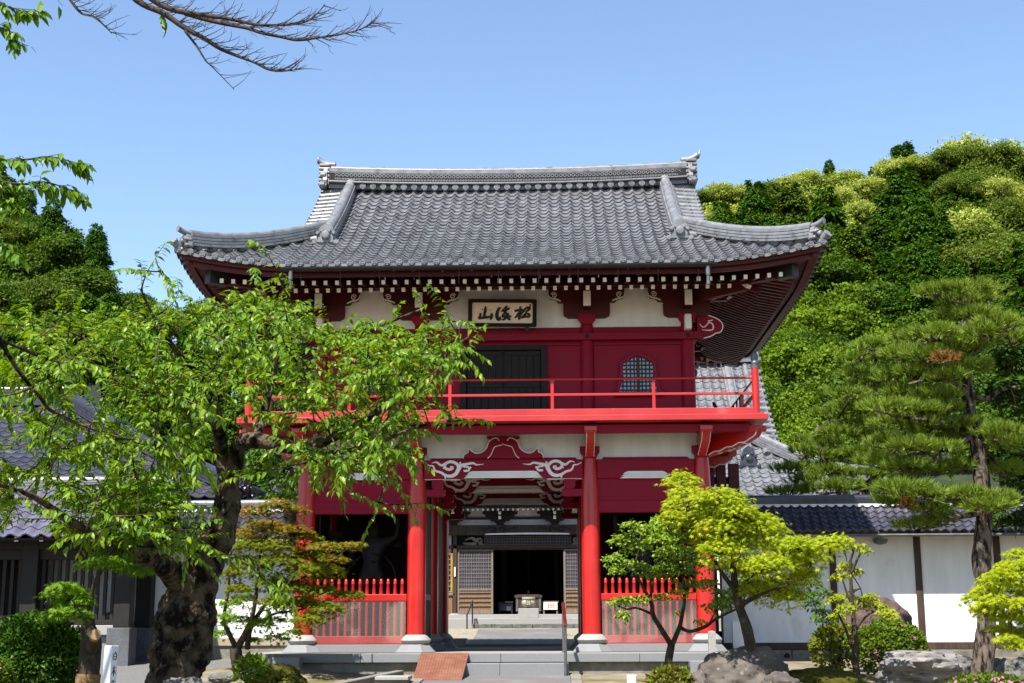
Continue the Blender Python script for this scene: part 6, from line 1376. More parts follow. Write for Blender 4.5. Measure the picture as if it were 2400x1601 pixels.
# ------------------------------------------------------------------ pines
def needles(c, rx, ry, rz, n, per, ln):
    P, d = pad_pts(c, rx, ry, rz, n, .88); out = []
    dirs = unit(d * np.array([.8, .8, .5]) + np.array([0, 0, .75]) + NR.normal(0, .25, (n, 3)))
    k = per; PP_ = np.repeat(P, k, 0); DD = np.repeat(dirs, k, 0); ax = unit(DD + NR.normal(0, .33, (n * k, 3)))
    st = PP_ + DD * rs(n * k, -.02, .05)[:, None]
    out.append(leaf_arrays(st, ax, NR.normal(0, 1, (n * k, 3)), ln * rs(n * k, .75, 1.15), NEEDLE, 2.2))
    return out
def pine(root, sk, pads, s0, dens, per, ln, m=L_PINE):
    parts = []
    for x, y, rx, ry in pads:
        s = s0 + sk.rng.uniform(-.5, .5); k = s / FPX; c = pos(x, y, s); n = max(14, int(dens * rx * (ry + 8) / 1000))
        parts += needles(c, rx * k, rx * k * .8, ry * k, n, per, ln)
        sk.reach(c - Vector((0, 0, ry * k * .6)), .028, .012, -.05, 6)
        for j in range(5):
            e = c + Vector((sk.rng.uniform(-.8, .8) * rx * k, sk.rng.uniform(-.6, .6) * rx * k, -.3 * ry * k)); sk.reach(e, .012, .005, -.03, 5, add=False)
    return crown('crown', root, parts, m)
rng = random.Random(14)
t = thing('pine_tree', 'tall tiered garden pine with plated bark before the right wall', 'pine tree', tuple(pos(2305, 1590, 19)))
sk = Skel(rng); sk.limb(*limb([(2303, 1605), (2302, 1580), (2309, 1500), (2313, 1456), (2310, 1400), (2306, 1354), (2300, 1316), (2303, 1265), (2306, 1216), (2300, 1150), (2292, 1064), (2283, 1010), (2274, 975), (2270, 930), (2266, 890), (2258, 830), (2256, 776), (2268, 720), (2275, 700)], [54, 48, 45, 42, 40, 40, 42, 38, 36, 34, 32, 31, 30, 28, 24, 18, 14, 9, 6], 19, 5), n=18, amp=.08, freq=7)
for pl, w_ in (([(2285, 1015), (2240, 1045), (2180, 1060), (2120, 1065)], [14, 11, 8, 5]), ([(2270, 925), (2230, 895), (2180, 890), (2130, 900)], [14, 12, 9, 5]), ([(2268, 920), (2310, 935), (2345, 915), (2390, 905)], [16, 13, 10, 6]), ([(2274, 975), (2230, 990), (2170, 985), (2090, 975)], [14, 12, 9, 5]), ([(2303, 1200), (2260, 1210), (2220, 1212)], [14, 12, 8]), ([(2300, 1150), (2250, 1165), (2190, 1180), (2110, 1190)], [12, 10, 8, 5]), ([(2258, 835), (2210, 800), (2150, 790)], [10, 8, 5]), ([(2257, 790), (2310, 770), (2360, 790)], [9, 7, 4])):
    sk.limb(*limb(pl, w_, [19, 18.8, 18.6]), n=9, amp=.1, freq=8)
pads = [(2200, 690, 60, 9), (2260, 685, 80, 10), (2310, 700, 50, 9), (2270, 715, 60, 10), (2240, 745, 46, 10), (2290, 745, 60, 12), (2340, 765, 60, 12), (2190, 790, 60, 13), (2250, 795, 60, 14), (2140, 800, 50, 12), (2300, 790, 50, 14), (2230, 830, 60, 16), (2120, 835, 50, 12), (2170, 840, 50, 12), (2280, 820, 44, 12), (2370, 800, 50, 14), (2260, 870, 62, 14), (2220, 890, 50, 10), (2150, 880, 50, 12), (2190, 870, 46, 12), (2100, 890, 48, 12), (2130, 930, 60, 12), (2190, 935, 60, 12), (2080, 960, 56, 12), (2150, 970, 64, 13), (2210, 965, 50, 11), (2110, 1000, 70, 13), (2180, 1005, 60, 13), (2250, 1005, 60, 12), (2290, 1015, 72, 13), (2350, 1020, 60, 13), (2240, 1035, 50, 10), (2310, 1045, 62, 12), (2370, 1050, 50, 13), (2080, 1045, 60, 12), (2140, 1055, 60, 13), (2200, 1060, 56, 11), (2120, 1100, 60, 12), (2060, 1090, 50, 11), (2180, 1110, 60, 12), (2240, 1100, 50, 12), (2110, 1150, 60, 12), (2160, 1165, 60, 13), (2090, 1180, 44, 10), (2220, 1165, 55, 12), (2270, 1165, 50, 11), (2320, 1195, 55, 13), (2280, 1190, 40, 11), (2170, 1200, 50, 10), (2200, 1225, 50, 9), (2150, 1238, 46, 8), (2340, 1175, 40, 10), (2360, 1110, 40, 14)]
pine(t, sk, pads, 18.9, 60, 26, .135); pine(t, sk, [(2215, 846, 24, 9), (2120, 1185, 12, 5)], 18.5, 60, 22, .12, L_DRY).name = 'dry_needles'; sk.mb.build('trunk', BARKP, t, smooth=True, fixn=False)
rng = random.Random(15)
t = thing('pine_tree', 'low spreading pine behind the right wall beside the hall roof', 'pine tree', tuple(pos(2010, 1400, 28)))
sk = Skel(rng); sk.limb(*limb([(2020, 1460), (2010, 1400), (2000, 1300), (1990, 1200), (1960, 1120), (1930, 1060), (1915, 1020), (1922, 1000)], [46, 42, 38, 34, 26, 20, 16, 10], 28), n=12, amp=.12, freq=4)
sk.limb(*limb([(1990, 1200), (2050, 1120), (2080, 1060), (2060, 990), (2050, 880), (2055, 830)], [26, 20, 16, 14, 10, 6], 28), n=9, amp=.12, freq=4)
pads = [(1900, 1038, 36, 8), (1935, 1045, 42, 10), (1885, 1062, 34, 9), (1930, 1075, 46, 11), (1860, 1105, 52, 8), (1910, 1100, 46, 9), (1950, 1110, 44, 9), (1900, 1130, 48, 9), (1850, 1157, 60, 6), (1920, 1152, 56, 9), (1980, 1145, 50, 11), (1985, 1080, 50, 12), (2030, 1065, 50, 12), (1965, 1020, 46, 10), (2010, 1000, 56, 12), (2050, 1025, 46, 12), (1960, 975, 56, 10), (2010, 955, 56, 11), (1990, 930, 46, 9), (2050, 960, 40, 10), (2040, 900, 46, 12), (2080, 880, 46, 12), (2010, 880, 44, 11), (2050, 850, 46, 12), (2000, 850, 34, 10), (2040, 815, 46, 9), (2075, 812, 36, 8), (2090, 840, 34, 12), (2030, 1120, 50, 12), (2090, 1110, 50, 12), (2060, 1150, 56, 11)]
pine(t, sk, pads, 27.8, 66, 22, .17); sk.mb.build('trunk', BARKP, t, smooth=True, fixn=False)
# dark cypress at the right edge
rng = random.Random(16)
t = thing('cypress_tree', 'dark green cypress filling the right edge behind the tall pine', 'tree', tuple(pos(2430, 1560, 21.5)))
sk = Skel(rng); sk.limb(*limb([(2430, 1570), (2432, 1300), (2435, 1000), (2440, 780)], [60, 50, 36, 12], 21.5), n=10)
P_ = [(2290, 790), (2500, 720), (2540, 1250), (2340, 1255), (2325, 1180), (2350, 1080), (2330, 1000), (2370, 960), (2310, 900)]
pad_tree(t, sk, cluster_pads(P_, 62, 48, 20, rng), 21.5, 150, .12, RHOMB, L_CYP, .15, .6, 1.0, ds=1.0); sk.mb.build('trunk', BARKB, t, smooth=True, fixn=False)
# camellia between the gate and the cherry trunk, behind the left wall
rng = random.Random(17)
t = thing('camellia_tree', 'rounded dark green camellia behind the left wall beside the gate', 'tree', tuple(pos(640, 1480, 29)))
sk = Skel(rng); sk.limb(*limb([(640, 1490), (642, 1350), (650, 1250), (660, 1180)], [30, 26, 20, 12], 29), n=10)
pad_tree(t, sk, cluster_pads([(560, 1010), (600, 960), (700, 960), (720, 1180), (580, 1180)], 34, 34, 20, rng), 29, 130, .13, OVAL, L_BUSH, .2, .7, 1.0, ds=1.2); sk.mb.build('trunk', BARKB, t, smooth=True, fixn=False)
# ------------------------------------------------------------------ shrubs
def bush(name, label, cat, px_, py_, rx, ry, s, n, length, m, tmpl=OVAL, stems=6, flowers=0, flat=1.0, group=None):
    k = s / FPX; c = pos(px_, py_, s); r = thing(name, label, cat, (c.x, c.y, c.z - ry * k), group)
    d = unit(NR.normal(0, 1, (n, 3))); d[:, 2] = np.abs(d[:, 2]) * np.where(NR.rand(n) < .75, 1, -1)
    bump = np.array([1 + .16 * _nz.noise(Vector(v) * 3.1 + Vector((px_, 0, 0))) + .08 * _nz.noise(Vector(v) * 8) for v in d])
    R3 = np.array([rx * k, rx * k * .85, ry * k]); rr_ = bump * NR.uniform(.3 if n > 10000 else .6, 1.0, n) ** (.6 if n > 10000 else .35)
    P = np.array(tuple(c)) + d * R3 * rr_[:, None]; ax = unit(d + NR.normal(0, .7, (n, 3))); nr = d + np.array([0, 0, .6]) + NR.normal(0, .4, (n, 3))
    mb = MB(); rg = random.Random(int(px_))
    for i in range(stems * 6):
        e = P[rg.randrange(n)]; b_ = Vector((c.x + rg.uniform(-.15, .15) * rx * k, c.y, c.z - ry * k * 1.05)); mb.tube([b_, (b_ + Vector(e)) / 2 + Vector((rg.uniform(-.03, .03), 0, .03)), Vector(e)], [.012, .007, .003], 5)
    mb.build('stems', TWIG, r, smooth=True, fixn=False)
    crown('foliage', r, [leaf_arrays(P, ax, nr, length * rs(n, .6, 1.2), tmpl)], m)
    if flowers:
        dd = unit(NR.normal(0, 1, (flowers, 3)) + np.array([0, -.9, .8])); Pc = np.array(tuple(c)) + dd * R3 * 1.02; q = []
        for j in range(5):
            a = 2 * math.pi * j / 5; e1 = unit(np.cross(dd, np.array([.3, .2, 1.0]))); e2 = np.cross(dd, e1)
            q.append(leaf_arrays(Pc, e1 * math.cos(a) + e2 * math.sin(a) + dd * .35, dd, .034 * np.ones(flowers), RHOMB, 1.2))
        crown('blossoms', r, q, L_PINK)
    return r
bush('hedge_bush', 'large dark green clipped bush at the lower left corner', 'bush', 80, 1560, 125, 118, 13.3, 22000, .052, L_BUSH)
bush('azalea_bush', 'yellow-green azalea bush with a few pink buds cut off at the left edge', 'bush', -20, 1610, 48, 62, 11.5, 2600, .045, L_AZA, flowers=5)
bush('azalea_bush', 'rounded clipped azalea bush before the right white wall', 'bush', 2085, 1520, 82, 60, 18.6, 6500, .055, L_AZA, flowers=4)
bush('azalea_bush', 'low azalea with many pink blossoms at the bottom right', 'bush', 2320, 1640, 120, 52, 13.6, 6500, .05, L_AZA, flowers=70)
bush('shrub', 'reddish-tipped nandina shrub beside the azalea bush', 'shrub', 1955, 1520, 50, 48, 18.2, 1500, .075, L_NAND)
bush('shrub', 'small bushy shrub at the foot of the slender forked tree', 'shrub', 1573, 1606, 54, 36, 15.6, 900, .07, L_NAND)
bush('shrub', 'leafy young shrub in front of the turning maple', 'shrub', 588, 1590, 34, 46, 15.5, 420, .095, L_HOLLY, CHERRY)
bush('shrub', 'low twiggy shrub at the bottom edge beside the mossy stone', 'shrub', 640, 1606, 44, 22, 15.2, 300, .08, L_NAND, CHERRY)
# ------------------------------------------------------------------ rocks
def rock(name, label, px_, py_, rx, ry, s, m, seed, squash=(1, .8, 1), rough=.25, top=None, cat='rock', flat=None):
    k = s / FPX; c = pos(px_, py_, s); bm = bmesh.new(); bmesh.ops.create_icosphere(bm, subdivisions=5, radius=1.0)
    o_ = Vector((seed * 3.1, seed * 1.7, seed))
    for v in bm.verts:
        d = v.co.normalized(); h = 1 + rough * _nz.fractal(d * 1.3 + o_, 1.0, 2.0, 5) * 1.2 - rough * .55 * abs(_nz.noise(d * 2.6 + o_)) + .05 * _nz.fractal(d * 7 + o_, 1.0, 2.0, 4)
        q = d * h
        if flat: q.z = min(q.z, flat + .10 * _nz.noise(q * 2 + o_))
        v.co = Vector((q.x * rx * k * squash[0], q.y * rx * k * squash[1], q.z * ry * k * squash[2]))
    me = bpy.data.meshes.new(name); bm.to_mesh(me); bm.free(); me.materials.append(m); me.polygons.foreach_set('use_smooth', [True] * len(me.polygons)); me.set_sharp_from_angle(angle=rad(38))
    o = link(name, me, None, c); tag(o, label, cat)
    return o
rock('boulder', 'big brown-grey boulder in front of the right end of the gate platform', 1742, 1622, 122, 98, 15.6, STONE, 4, rough=.2)
rock('boulder', 'smaller dark boulder leaning on the right side of the big boulder', 1832, 1622, 52, 46, 15.1, STONE, 8, rough=.22)
rock('boulder', 'long pale banded rock before the pine', 2150, 1566, 100, 50, 17.2, STONEL, 5, rough=.3, flat=.75)
rock('boulder', 'reddish domed rock behind the clipped azalea bush', 2050, 1470, 78, 62, 20.8, STONER, 6, rough=.18)
for i, (x, y, rx, ry, s) in enumerate(((2262, 1570, 30, 32, 19.6), (2345, 1575, 34, 30, 19.4), (2395, 1574, 34, 32, 19.6), (2375, 1592, 30, 18, 18.6), (2232, 1592, 26, 14, 18.4))):
    rock('edging_stone', ['upright grey edging stone left of the pine trunk', 'grey edging stone just right of the pine trunk', 'grey edging stone at the right edge beyond the pine', 'rounded stone lying in front of the edging stones', 'flat dark stone between the banded rock and the pine'][i], x, y, rx, ry, s, STONEG, 20 + i, rough=.22, cat='stone')
rock('boulder', 'dark mossy stone mound beside the turning maple', 655, 1598, 66, 40, 16.4, MOSSM, 9, rough=.2)
rock('boulder', 'pale lichened rock at the foot of the old cherry trunk', 428, 1618, 52, 30, 12.0, STONEL, 10, rough=.3)
rock('boulder', 'small stone beside the left end of the granite platform', 520, 1590, 34, 12, 18.5, STONEG, 11, rough=.2)
m_ = rock('moss_mound', 'bright mossy hummock right of the big boulder', 1920, 1608, 110, 40, 15.8, MOSSM, 12, rough=.12, cat='moss')
# ------------------------------------------------------------------ guardian statues in the niches
def guardian(label, x, mir):
    r = thing('guardian_statue', label, 'statue', (x, 1.25, .52)); SM = pm('dark statue wood ' + str(mir), (.032, .027, .027), (.016, .013, .014), 9, .6, .3, 40)
    mb = MB(); mb.box(x - .34, x + .34, .95, 1.60, .521, .64); mb.box(x - .28, x + .28, 1.0, 1.55, .6405, .74); mb.build('pedestal', SM, r, bevel=.012)
    J = {'pel': (0, 0, .95), 'ab': (0, -.02, 1.10), 'ch': (.01, -.03, 1.34), 'nk': (.03, -.04, 1.50), 'hd': (.05, -.07, 1.62), 'ht': (.05, -.07, 1.76), 'sl': (-.20, -.02, 1.43), 'el': (-.36, -.04, 1.22), 'wl': (-.28, -.20, 1.10), 'hl': (-.26, -.25, 1.06), 'sr': (.23, -.02, 1.45), 'er': (.42, -.06, 1.52), 'wr': (.45, -.14, 1.76), 'hr': (.45, -.16, 1.86), 'tl': (-.12, 0, .90), 'kl': (-.20, -.08, .52), 'fl': (-.20, -.02, .10), 'ol': (-.22, -.16, .04), 'tr': (.12, 0, .90), 'kr': (.22, -.06, .50), 'fr': (.24, .02, .10), 'or': (.27, -.12, .04)}
    RA = dict(pel=.15, ab=.14, ch=.19, nk=.07, hd=.10, ht=.07, sl=.085, el=.06, wl=.045, hl=.05, sr=.085, er=.06, wr=.045, hr=.05, tl=.12, kl=.085, fl=.05, ol=.045, tr=.12, kr=.085, fr=.05)
    RA['or'] = .045; ks = list(J); E_ = [('pel', 'ab'), ('ab', 'ch'), ('ch', 'nk'), ('nk', 'hd'), ('hd', 'ht'), ('ch', 'sl'), ('sl', 'el'), ('el', 'wl'), ('wl', 'hl'), ('ch', 'sr'), ('sr', 'er'), ('er', 'wr'), ('wr', 'hr'), ('pel', 'tl'), ('tl', 'kl'), ('kl', 'fl'), ('fl', 'ol'), ('pel', 'tr'), ('tr', 'kr'), ('kr', 'fr'), ('fr', 'or')]
    me = bpy.data.meshes.new('body'); me.from_pydata([(mir * J[k][0], J[k][1], J[k][2] + .20) for k in ks], [(ks.index(a), ks.index(b)) for a, b in E_], []); o = link('body', me, r); me.materials.append(SM)
    m = o.modifiers.new('skin', 'SKIN'); sv = me.skin_vertices[0].data
    for i, k in enumerate(ks): sv[i].radius = (RA[k], RA[k])
    sv[0].use_root = True; o.modifiers.new('sub', 'SUBSURF').levels = 2; o.modifiers['sub'].render_levels = 2
    mb = MB(); n = 28
    for i in range(8):                      # pleated skirt
        z = 1.22 - i * .075; rr_ = .20 + i * .022
        for j in range(n): a = 2 * math.pi * j / n; q = rr_ * (1 + .06 * math.sin(a * 9 + i * .4) * min(1, i / 3)); mb.v.append((x + q * math.cos(a) * 1.15, 1.25 + q * math.sin(a) * .85, z + .02 * math.sin(a * 3)))
    for i in range(7):
        for j in range(n): mb.f.append([i * n + j, i * n + (j + 1) % n, (i + 1) * n + (j + 1) % n, (i + 1) * n + j]); mb.m.append(0)
    sk_ = mb.build('skirt', SM, r, smooth=True)
    mb = MB(); mb.tube(smooth_path([(x - mir * .30, 1.12, 1.0), (x - mir * .42, 1.2, 1.3), (x - mir * .40, 1.3, 1.7), (x, 1.36, 2.02), (x + mir * .35, 1.3, 1.75), (x + mir * .42, 1.2, 1.3), (x + mir * .36, 1.1, .95)], 6), [.03] * 37, 6); mb.build('scarf', SM, r, smooth=True)
    mb = MB(); mb.lathe(x + mir * .05, 1.20, [(.10, 1.90), (.11, 1.95), (.06, 1.99), (.055, 2.05), (.03, 2.10)], 12); mb.build('topknot', SM, r, auto=50)
    for s in (-1, 1):
        mb = MB(); cx_ = x + mir * .05 + s * .035; mb.lathe(cx_, 1.082, [(.006, 1.832), (.014, 1.84), (.006, 1.848)], 8); mb.build('eye', SM, r)
    mb = MB(); mb.add([(x + mir * .05 - .018, 1.09, 1.80), (x + mir * .05 + .018, 1.09, 1.80), (x + mir * .05, 1.05, 1.80), (x + mir * .05, 1.08, 1.85)], [(0, 1, 2), (0, 2, 3), (1, 3, 2), (0, 3, 1)]); mb.build('nose', SM, r)
    for hx_, hy_, hz_, up in ((-mir * .26 + x, 1.00, 1.26, 0), (mir * .45 + x, 1.09, 2.06, 1)):
        mb = MB()
        for f in range(5):
            a = -.5 + f * .25; l_ = (.07, .09, .10, .09, .065)[f]
            if up: mb.tube([(hx_ + a * .07, hy_, hz_), (hx_ + a * .12, hy_ - .01, hz_ + l_ * .6), (hx_ + a * .13, hy_ - .03, hz_ + l_)], [.014, .012, .008], 6)
            else: mb.tube([(hx_ + a * .07, hy_, hz_), (hx_ + a * .09, hy_ - l_ * .6, hz_ - .01), (hx_ + a * .09, hy_ - l_ * .9, hz_ - .04)], [.014, .012, .008], 6)
        mb.build('fingers', SM, r, smooth=True)
guardian('dark wooden guardian statue in the left gate niche', -2.235, 1)
guardian('dark wooden guardian statue in the right gate niche behind the slender tree', 2.235, -1)
# ------------------------------------------------------------------ wooded hills behind
SKY = [(-600, 420), (-200, 400), (0, 455), (60, 480), (100, 505), (150, 510), (200, 560), (260, 600), (290, 660), (330, 700), (480, 705), (560, 720), (700, 780), (1000, 800), (1400, 700), (1560, 520), (1640, 455), (1720, 445), (1800, 440), (1870, 410), (1940, 395), (2000, 410), (2060, 400), (2120, 370), (2180, 375), (2230, 345), (2290, 340), (2350, 350), (2420, 380), (2600, 400), (3000, 480)]
def skyline(px_):
    for (a, ya), (b, yb) in zip(SKY, SKY[1:]):
        if a <= px_ <= b: return ya + (yb - ya) * (px_ - a) / (b - a)
    return 450
def smax(px_): return 78 + (150 - 78) * min(max((px_ - 500) / 1000, 0), 1)
SN = 44.0
def hill_y(px_, s):
    t = (s - SN) / (smax(px_) - SN); y0 = 1230 if px_ > 1000 else 1180
    return y0 + (skyline(px_) + 26 - y0) * min(max(t, 0), 1) ** .85
def hill_pt(px_, s, drop=0):
    p = at(px_, hill_y(px_, s), CAM.y + s); p.z -= drop; return p
V, T = [], []; pxs = list(range(-900, 3301, 60)); ss = [SN - 8, SN] + [SN + k * (1.0) / 22 for k in range(1, 23)]
for i, px_ in enumerate(pxs):
    m_ = smax(px_)
    for j in range(26):
        if j == 0: q = at(px_, 1400, CAM.y + 37); q.z = .6
        elif j <= 22:
            s = SN + (m_ - SN) * (j - 1) / 21; q = hill_pt(px_, s, 3.2 + 2.5 * (j - 1) / 21)
        else:
            s = m_ + (j - 22) * 30; q = hill_pt(px_, m_, 6 + (j - 22) * 9); r2 = at(px_, 1400, CAM.y + s); q = Vector((r2.x, r2.y, q.z))
        V.append(tuple(q))
for i in range(len(pxs) - 1):
    for j in range(25): a = i * 26 + j; T.append((a, a + 26, a + 27, a + 1))
hl = link('wooded_hill_ground', np_mesh('wooded_hill_ground', V, T, pm('undergrowth', (.035, .06, .012), (.018, .03, .008), .6, .95, .8, 3), smooth=True)); hl.name = 'hill'; tag(hl, kind='structure')
# crown prototypes (unit radius about 1)
def proto_broad(seed, lobes=90, per=85, q=.10, flat=.9, lr=(.15, .27)):
    """clumps of leaf tufts on an uneven shell: big lobes first, small clumps scattered over them"""
    g = np.random.RandomState(seed); parts = []; big = unit(g.normal(0, 1, (13, 3))); big[:, 2] = np.abs(big[:, 2]) * .95 - .15
    for k in range(lobes):
        b = big[g.randint(13)]; d = unit(b + g.normal(0, .5, 3)); d[2] = d[2] * .95 - .08
        c = d * g.uniform(.42, .9) * (.8 + .25 * float(d @ b)) * np.array([1, 1, flat]); r = g.uniform(*lr)
        e = unit(g.normal(0, 1, (per, 3)) + d * .7 + np.array([0, 0, .45])); P = c + e * r * g.uniform(.3, 1.35, (per, 1)) * np.array([1.1, 1.1, .75])
        ax = unit(np.cross(e, g.normal(0, 1, (per, 3))) + e * .6 + np.array([0, 0, -.15])); nr = e + g.normal(0, .6, (per, 3)) + np.array([0, 0, .3])
        parts.append(leaf_arrays(P, ax, nr, q * g.uniform(.5, 1.3, per), RHOMB))
    m = 700; e = unit(g.normal(0, 1, (m, 3))); e[:, 2] = np.abs(e[:, 2]) * 1.0 - .1; P = e * g.uniform(.5, 1.12, (m, 1)) * np.array([1, 1, flat])      # stray sprays that break the outline
    parts.append(leaf_arrays(P, unit(e + g.normal(0, .6, (m, 3))), e + g.normal(0, .6, (m, 3)), q * g.uniform(.5, 1.2, m), RHOMB))
    return merge(parts)
def proto_conifer(seed, n=8500, q=.13):
    """broad ragged conifer: drooping fans of sprays on irregular boughs"""
    g = np.random.RandomState(seed); parts = []
    for k in range(110):
        h = 1 - g.rand() ** .75; a = g.rand() * 2 * math.pi; L = (.72 * (1 - h) ** .62 + .06) * g.uniform(.65, 1.1); m = n // 110
        u = g.uniform(.25, 1, m); sd = g.normal(0, .16, m) * (1.1 - .4 * u) * (.5 + L); dx, dy = math.cos(a), math.sin(a)
        P = np.stack([dx * L * u - dy * sd, dy * L * u + dx * sd, h * 2.1 - .95 + .10 * u - .30 * L * u * u - np.abs(sd) * .25 + g.normal(0, .035, m)], 1)
        ax = unit(np.stack([dx + g.normal(0, .5, m), dy + g.normal(0, .5, m), g.normal(-.35, .3, m)], 1)); nr = np.array([dx * .35, dy * .35, 1.0]) + g.normal(0, .35, (m, 3))
        parts.append(leaf_arrays(P, ax, nr, q * g.uniform(.5, 1.25, m), RHOMB, .7))
    return merge(parts)
def proto_root(name, label, cat, V, F, mat_, group, th, tr_):
    r = thing(name, label, cat, (0, 0, -500), group); link('crown', np_mesh('crown', V, F, mat_), r)
    mb = MB(); mb.tube(smooth_path([(0, 0, -th), (.03, 0, -th * .5), (0, .02, 0), (.02, 0, .5)], 4), lerp_list([tr_, tr_ * .8, tr_ * .6, tr_ * .2], 13), 8)
    for k in range(5): a = k * 1.3; mb.tube([(0, 0, -.1 + k * .08), (.25 * math.cos(a), .25 * math.sin(a), .12 + k * .08), (.5 * math.cos(a), .5 * math.sin(a), .25 + k * .08)], [tr_ * .4, tr_ * .25, tr_ * .1], 5)
    mb.build('trunk', BARKB, r, world=False, smooth=True, fixn=False); return r
GR = 'trees of the wooded hill'
KIND = {
 'shii': [('chinquapin_tree', 'flowering pale yellow chinquapin crown on the wooded hill', L_SHII, lambda s: proto_broad(s, 110, 75, .085, .85, (.13, .22))), 2],
 'olive': [('broadleaf_tree', 'olive green evergreen crown on the wooded hill', L_SHIIG, lambda s: proto_broad(s, 100, 80, .09)), 2],
 'con': [('cedar_tree', 'dark green conifer on the wooded hill slope', L_CON, lambda s: proto_conifer(s)), 3],
 'conl': [('cedar_tree', 'olive tinted conifer on the wooded hill slope', L_CONL, lambda s: proto_conifer(s)), 2],
 'dec': [('broadleaf_tree', 'fresh light green broadleaf tree at the foot of the wooded hill', L_DEC, lambda s: proto_broad(s, 95, 75, .125, .95, (.13, .24))), 3],
 'decd': [('broadleaf_tree', 'deep green broadleaf tree on the wooded hill', L_DECD, lambda s: proto_broad(s, 95, 80, .115, .95)), 2]}
PROTO = {}
for kk, (dd, nv) in KIND.items():
    PROTO[kk] = [proto_root(dd[0], dd[1], 'tree', *dd[3](40 + i + 7 * len(PROTO)), dd[2], dd[1].split(' on ')[0].split(' at ')[0] + ' group', 1.9, .07) for i in range(nv)]
used = set()
def plant(kind, px_, py_, s, rpx, rng, tall=1.0):
    k = s / FPX; p = at(px_, py_, CAM.y + s); pr_ = rng.choice(PROTO[kind])
    if pr_.name not in used: used.add(pr_.name); o = pr_
    else: o = copy_tree(pr_)
    sc = rpx * k; o.location = p; o.rotation_euler.z = rng.uniform(0, 6.28); o.scale = (sc * rng.uniform(.9, 1.15), sc * rng.uniform(.9, 1.15), sc * rng.uniform(.85, 1.1) * tall)
    return o
rng = random.Random(33)
# right hill: rows from the crest down
def kind_right(x, y):
    d = y - skyline(x)
    if 2070 < x < 2190 and 400 < y < 760: return 'con'
    if y > 690 and x < 2120: return rng.choice(('dec', 'dec', 'decd', 'dec'))
    if d < (105 if x < 2060 else 70): return rng.choice(('shii', 'shii', 'shii', 'olive'))
    if x > 2180 and y < 640: return rng.choice(('shii', 'olive', 'olive', 'con'))
    if 1880 < x < 2070 and d < 190: return rng.choice(('shii', 'shii', 'olive', 'conl'))
    if y < 740: return rng.choice(('con', 'con', 'conl', 'con', 'decd'))
    return rng.choice(('decd', 'con', 'dec', 'decd'))
y = 0; row = 0
for f in (0, .045, .10, .16, .23, .30, .38, .46, .55, .64, .74, .86):
    x = 1600 + (row % 2) * 40
    while x < 2640:
        xx = x + rng.uniform(-22, 22); yt = skyline(xx); y1 = 1090; yy = yt + 44 + (y1 - yt) * f + rng.uniform(-20, 26)
        t = ((1230 - yy) / (1230 - yt - 26)); s = SN + (smax(xx) - SN) * min(max(t, .02), 1) ** (1 / .85)
        kd = kind_right(xx, yy); rp = rng.uniform(52, 98) * (1.0 if f > .2 else .85)
        if kd in ('con', 'conl'): plant(kd, xx, yy, s, rp * 1.1, rng, 1.0)
        else: plant(kd, xx, yy, s, rp, rng, .95)
        x += rng.uniform(54, 88)
    row += 1
for x, y_, k_, r_ in ((1945, 418, 'con', 34), (1905, 440, 'conl', 30), (2050, 425, 'con', 34), (2110, 500, 'con', 84), (2150, 600, 'con', 100), (1770, 530, 'con', 90), (1860, 550, 'conl', 96), (1690, 560, 'con', 80), (1940, 560, 'con', 96), (1900, 600, 'decd', 90), (2000, 640, 'conl', 96)):
    s = SN + (smax(x) - SN) * min(1, ((1230 - y_) / (1230 - skyline(x) - 26))) ** (1 / .85) - 4; plant(k_, x, y_, s, r_, rng, 1.1)
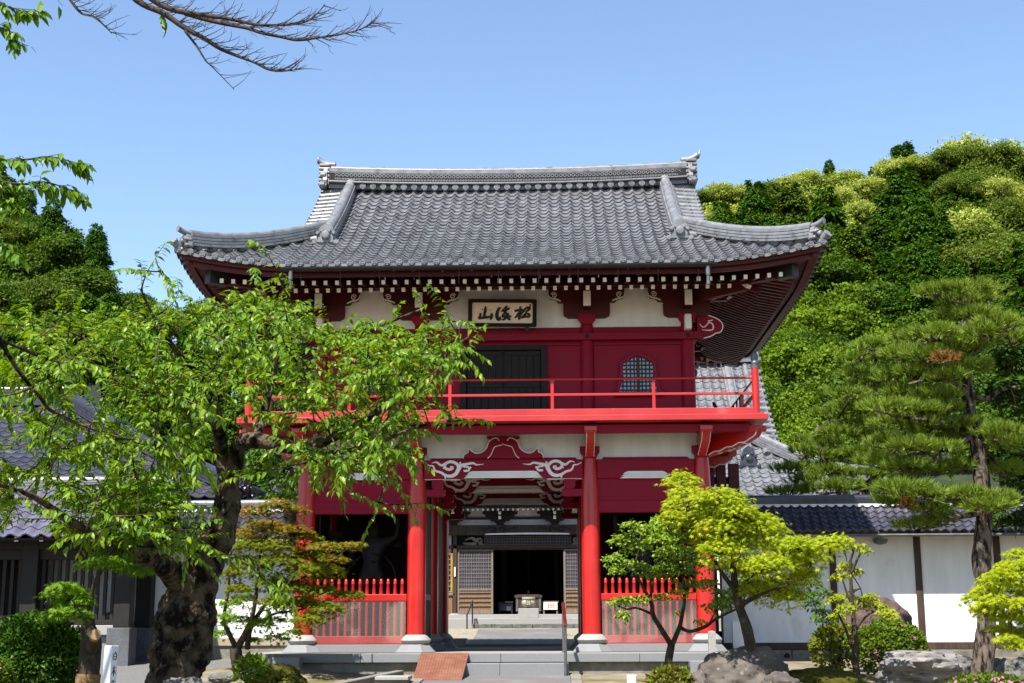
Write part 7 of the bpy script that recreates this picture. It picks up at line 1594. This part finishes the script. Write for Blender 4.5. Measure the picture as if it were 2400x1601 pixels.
for x, y_, r_ in ((1640, 470, 44), (1690, 458, 46), (1745, 462, 46), (1800, 458, 48), (1850, 440, 50), (1890, 425, 46), (1985, 428, 50), (2035, 445, 50), (1960, 470, 54), (2010, 505, 50), (2090, 402, 46), (2150, 398, 54), (2215, 385, 56), (2275, 372, 60), (2340, 375, 60), (2400, 400, 60), (2245, 445, 56), (2330, 450, 58)):
    s = SN + (smax(x) - SN) * min(1, ((1230 - y_) / (1230 - skyline(x) - 26))) ** (1 / .85) - 7; plant('shii' if r_ % 4 else 'olive', x, y_, s, r_, rng, .9)
for x, y_, r_, s in ((222, 610, 50, 55), (120, 550, 56, 57), (60, 520, 60, 60), (-10, 480, 66, 62)): plant('con', x, y_, s, r_, rng, 1.5)
# left hill
for (x, y_, k_, r_, s) in ((-60, 520, 'olive', 90, 66), (20, 500, 'conl', 70, 64), (10, 560, 'olive', 86, 58), (90, 580, 'con', 84, 60), (120, 560, 'decd', 70, 58), (150, 600, 'decd', 80, 56), (225, 610, 'con', 62, 58), (60, 640, 'decd', 80, 55), (190, 680, 'decd', 78, 54), (240, 690, 'con', 60, 55), (120, 700, 'olive', 70, 50), (40, 720, 'decd', 80, 50), (290, 740, 'decd', 70, 58), (360, 760, 'olive', 66, 66), (420, 770, 'decd', 64, 68), (490, 750, 'olive', 60, 70), (560, 770, 'decd', 66, 70), (630, 800, 'con', 70, 68), (250, 800, 'con', 80, 48), (150, 810, 'decd', 90, 47), (40, 830, 'con', 90, 46), (-60, 700, 'decd', 100, 52), (140, 750, 'olive', 86, 51), (60, 780, 'decd', 90, 50), (200, 770, 'con', 80, 50), (250, 740, 'decd', 70, 56), (320, 720, 'decd', 50, 62), (-60, 850, 'con', 100, 46), (350, 850, 'decd', 86, 50), (450, 860, 'con', 86, 50), (540, 870, 'decd', 84, 50), (640, 890, 'decd', 84, 50), (300, 930, 'con', 86, 46), (400, 950, 'decd', 86, 46), (500, 960, 'con', 90, 46), (600, 980, 'decd', 90, 46), (690, 980, 'con', 84, 46), (360, 1040, 'con', 90, 45), (480, 1060, 'decd', 90, 45), (590, 1080, 'con', 84, 45), (690, 1080, 'decd', 84, 45), (-180, 600, 'decd', 110, 60), (-180, 800, 'con', 110, 50), (760, 850, 'con', 90, 60), (760, 1000, 'decd', 90, 50)):
    plant(k_, x, y_, s, r_, rng, 1.15 if k_.startswith('con') else .95)
for kk in PROTO:
    for r in PROTO[kk]:
        if r.name not in used:
            for c in list(r.children): bpy.data.objects.remove(c)
            bpy.data.objects.remove(r)
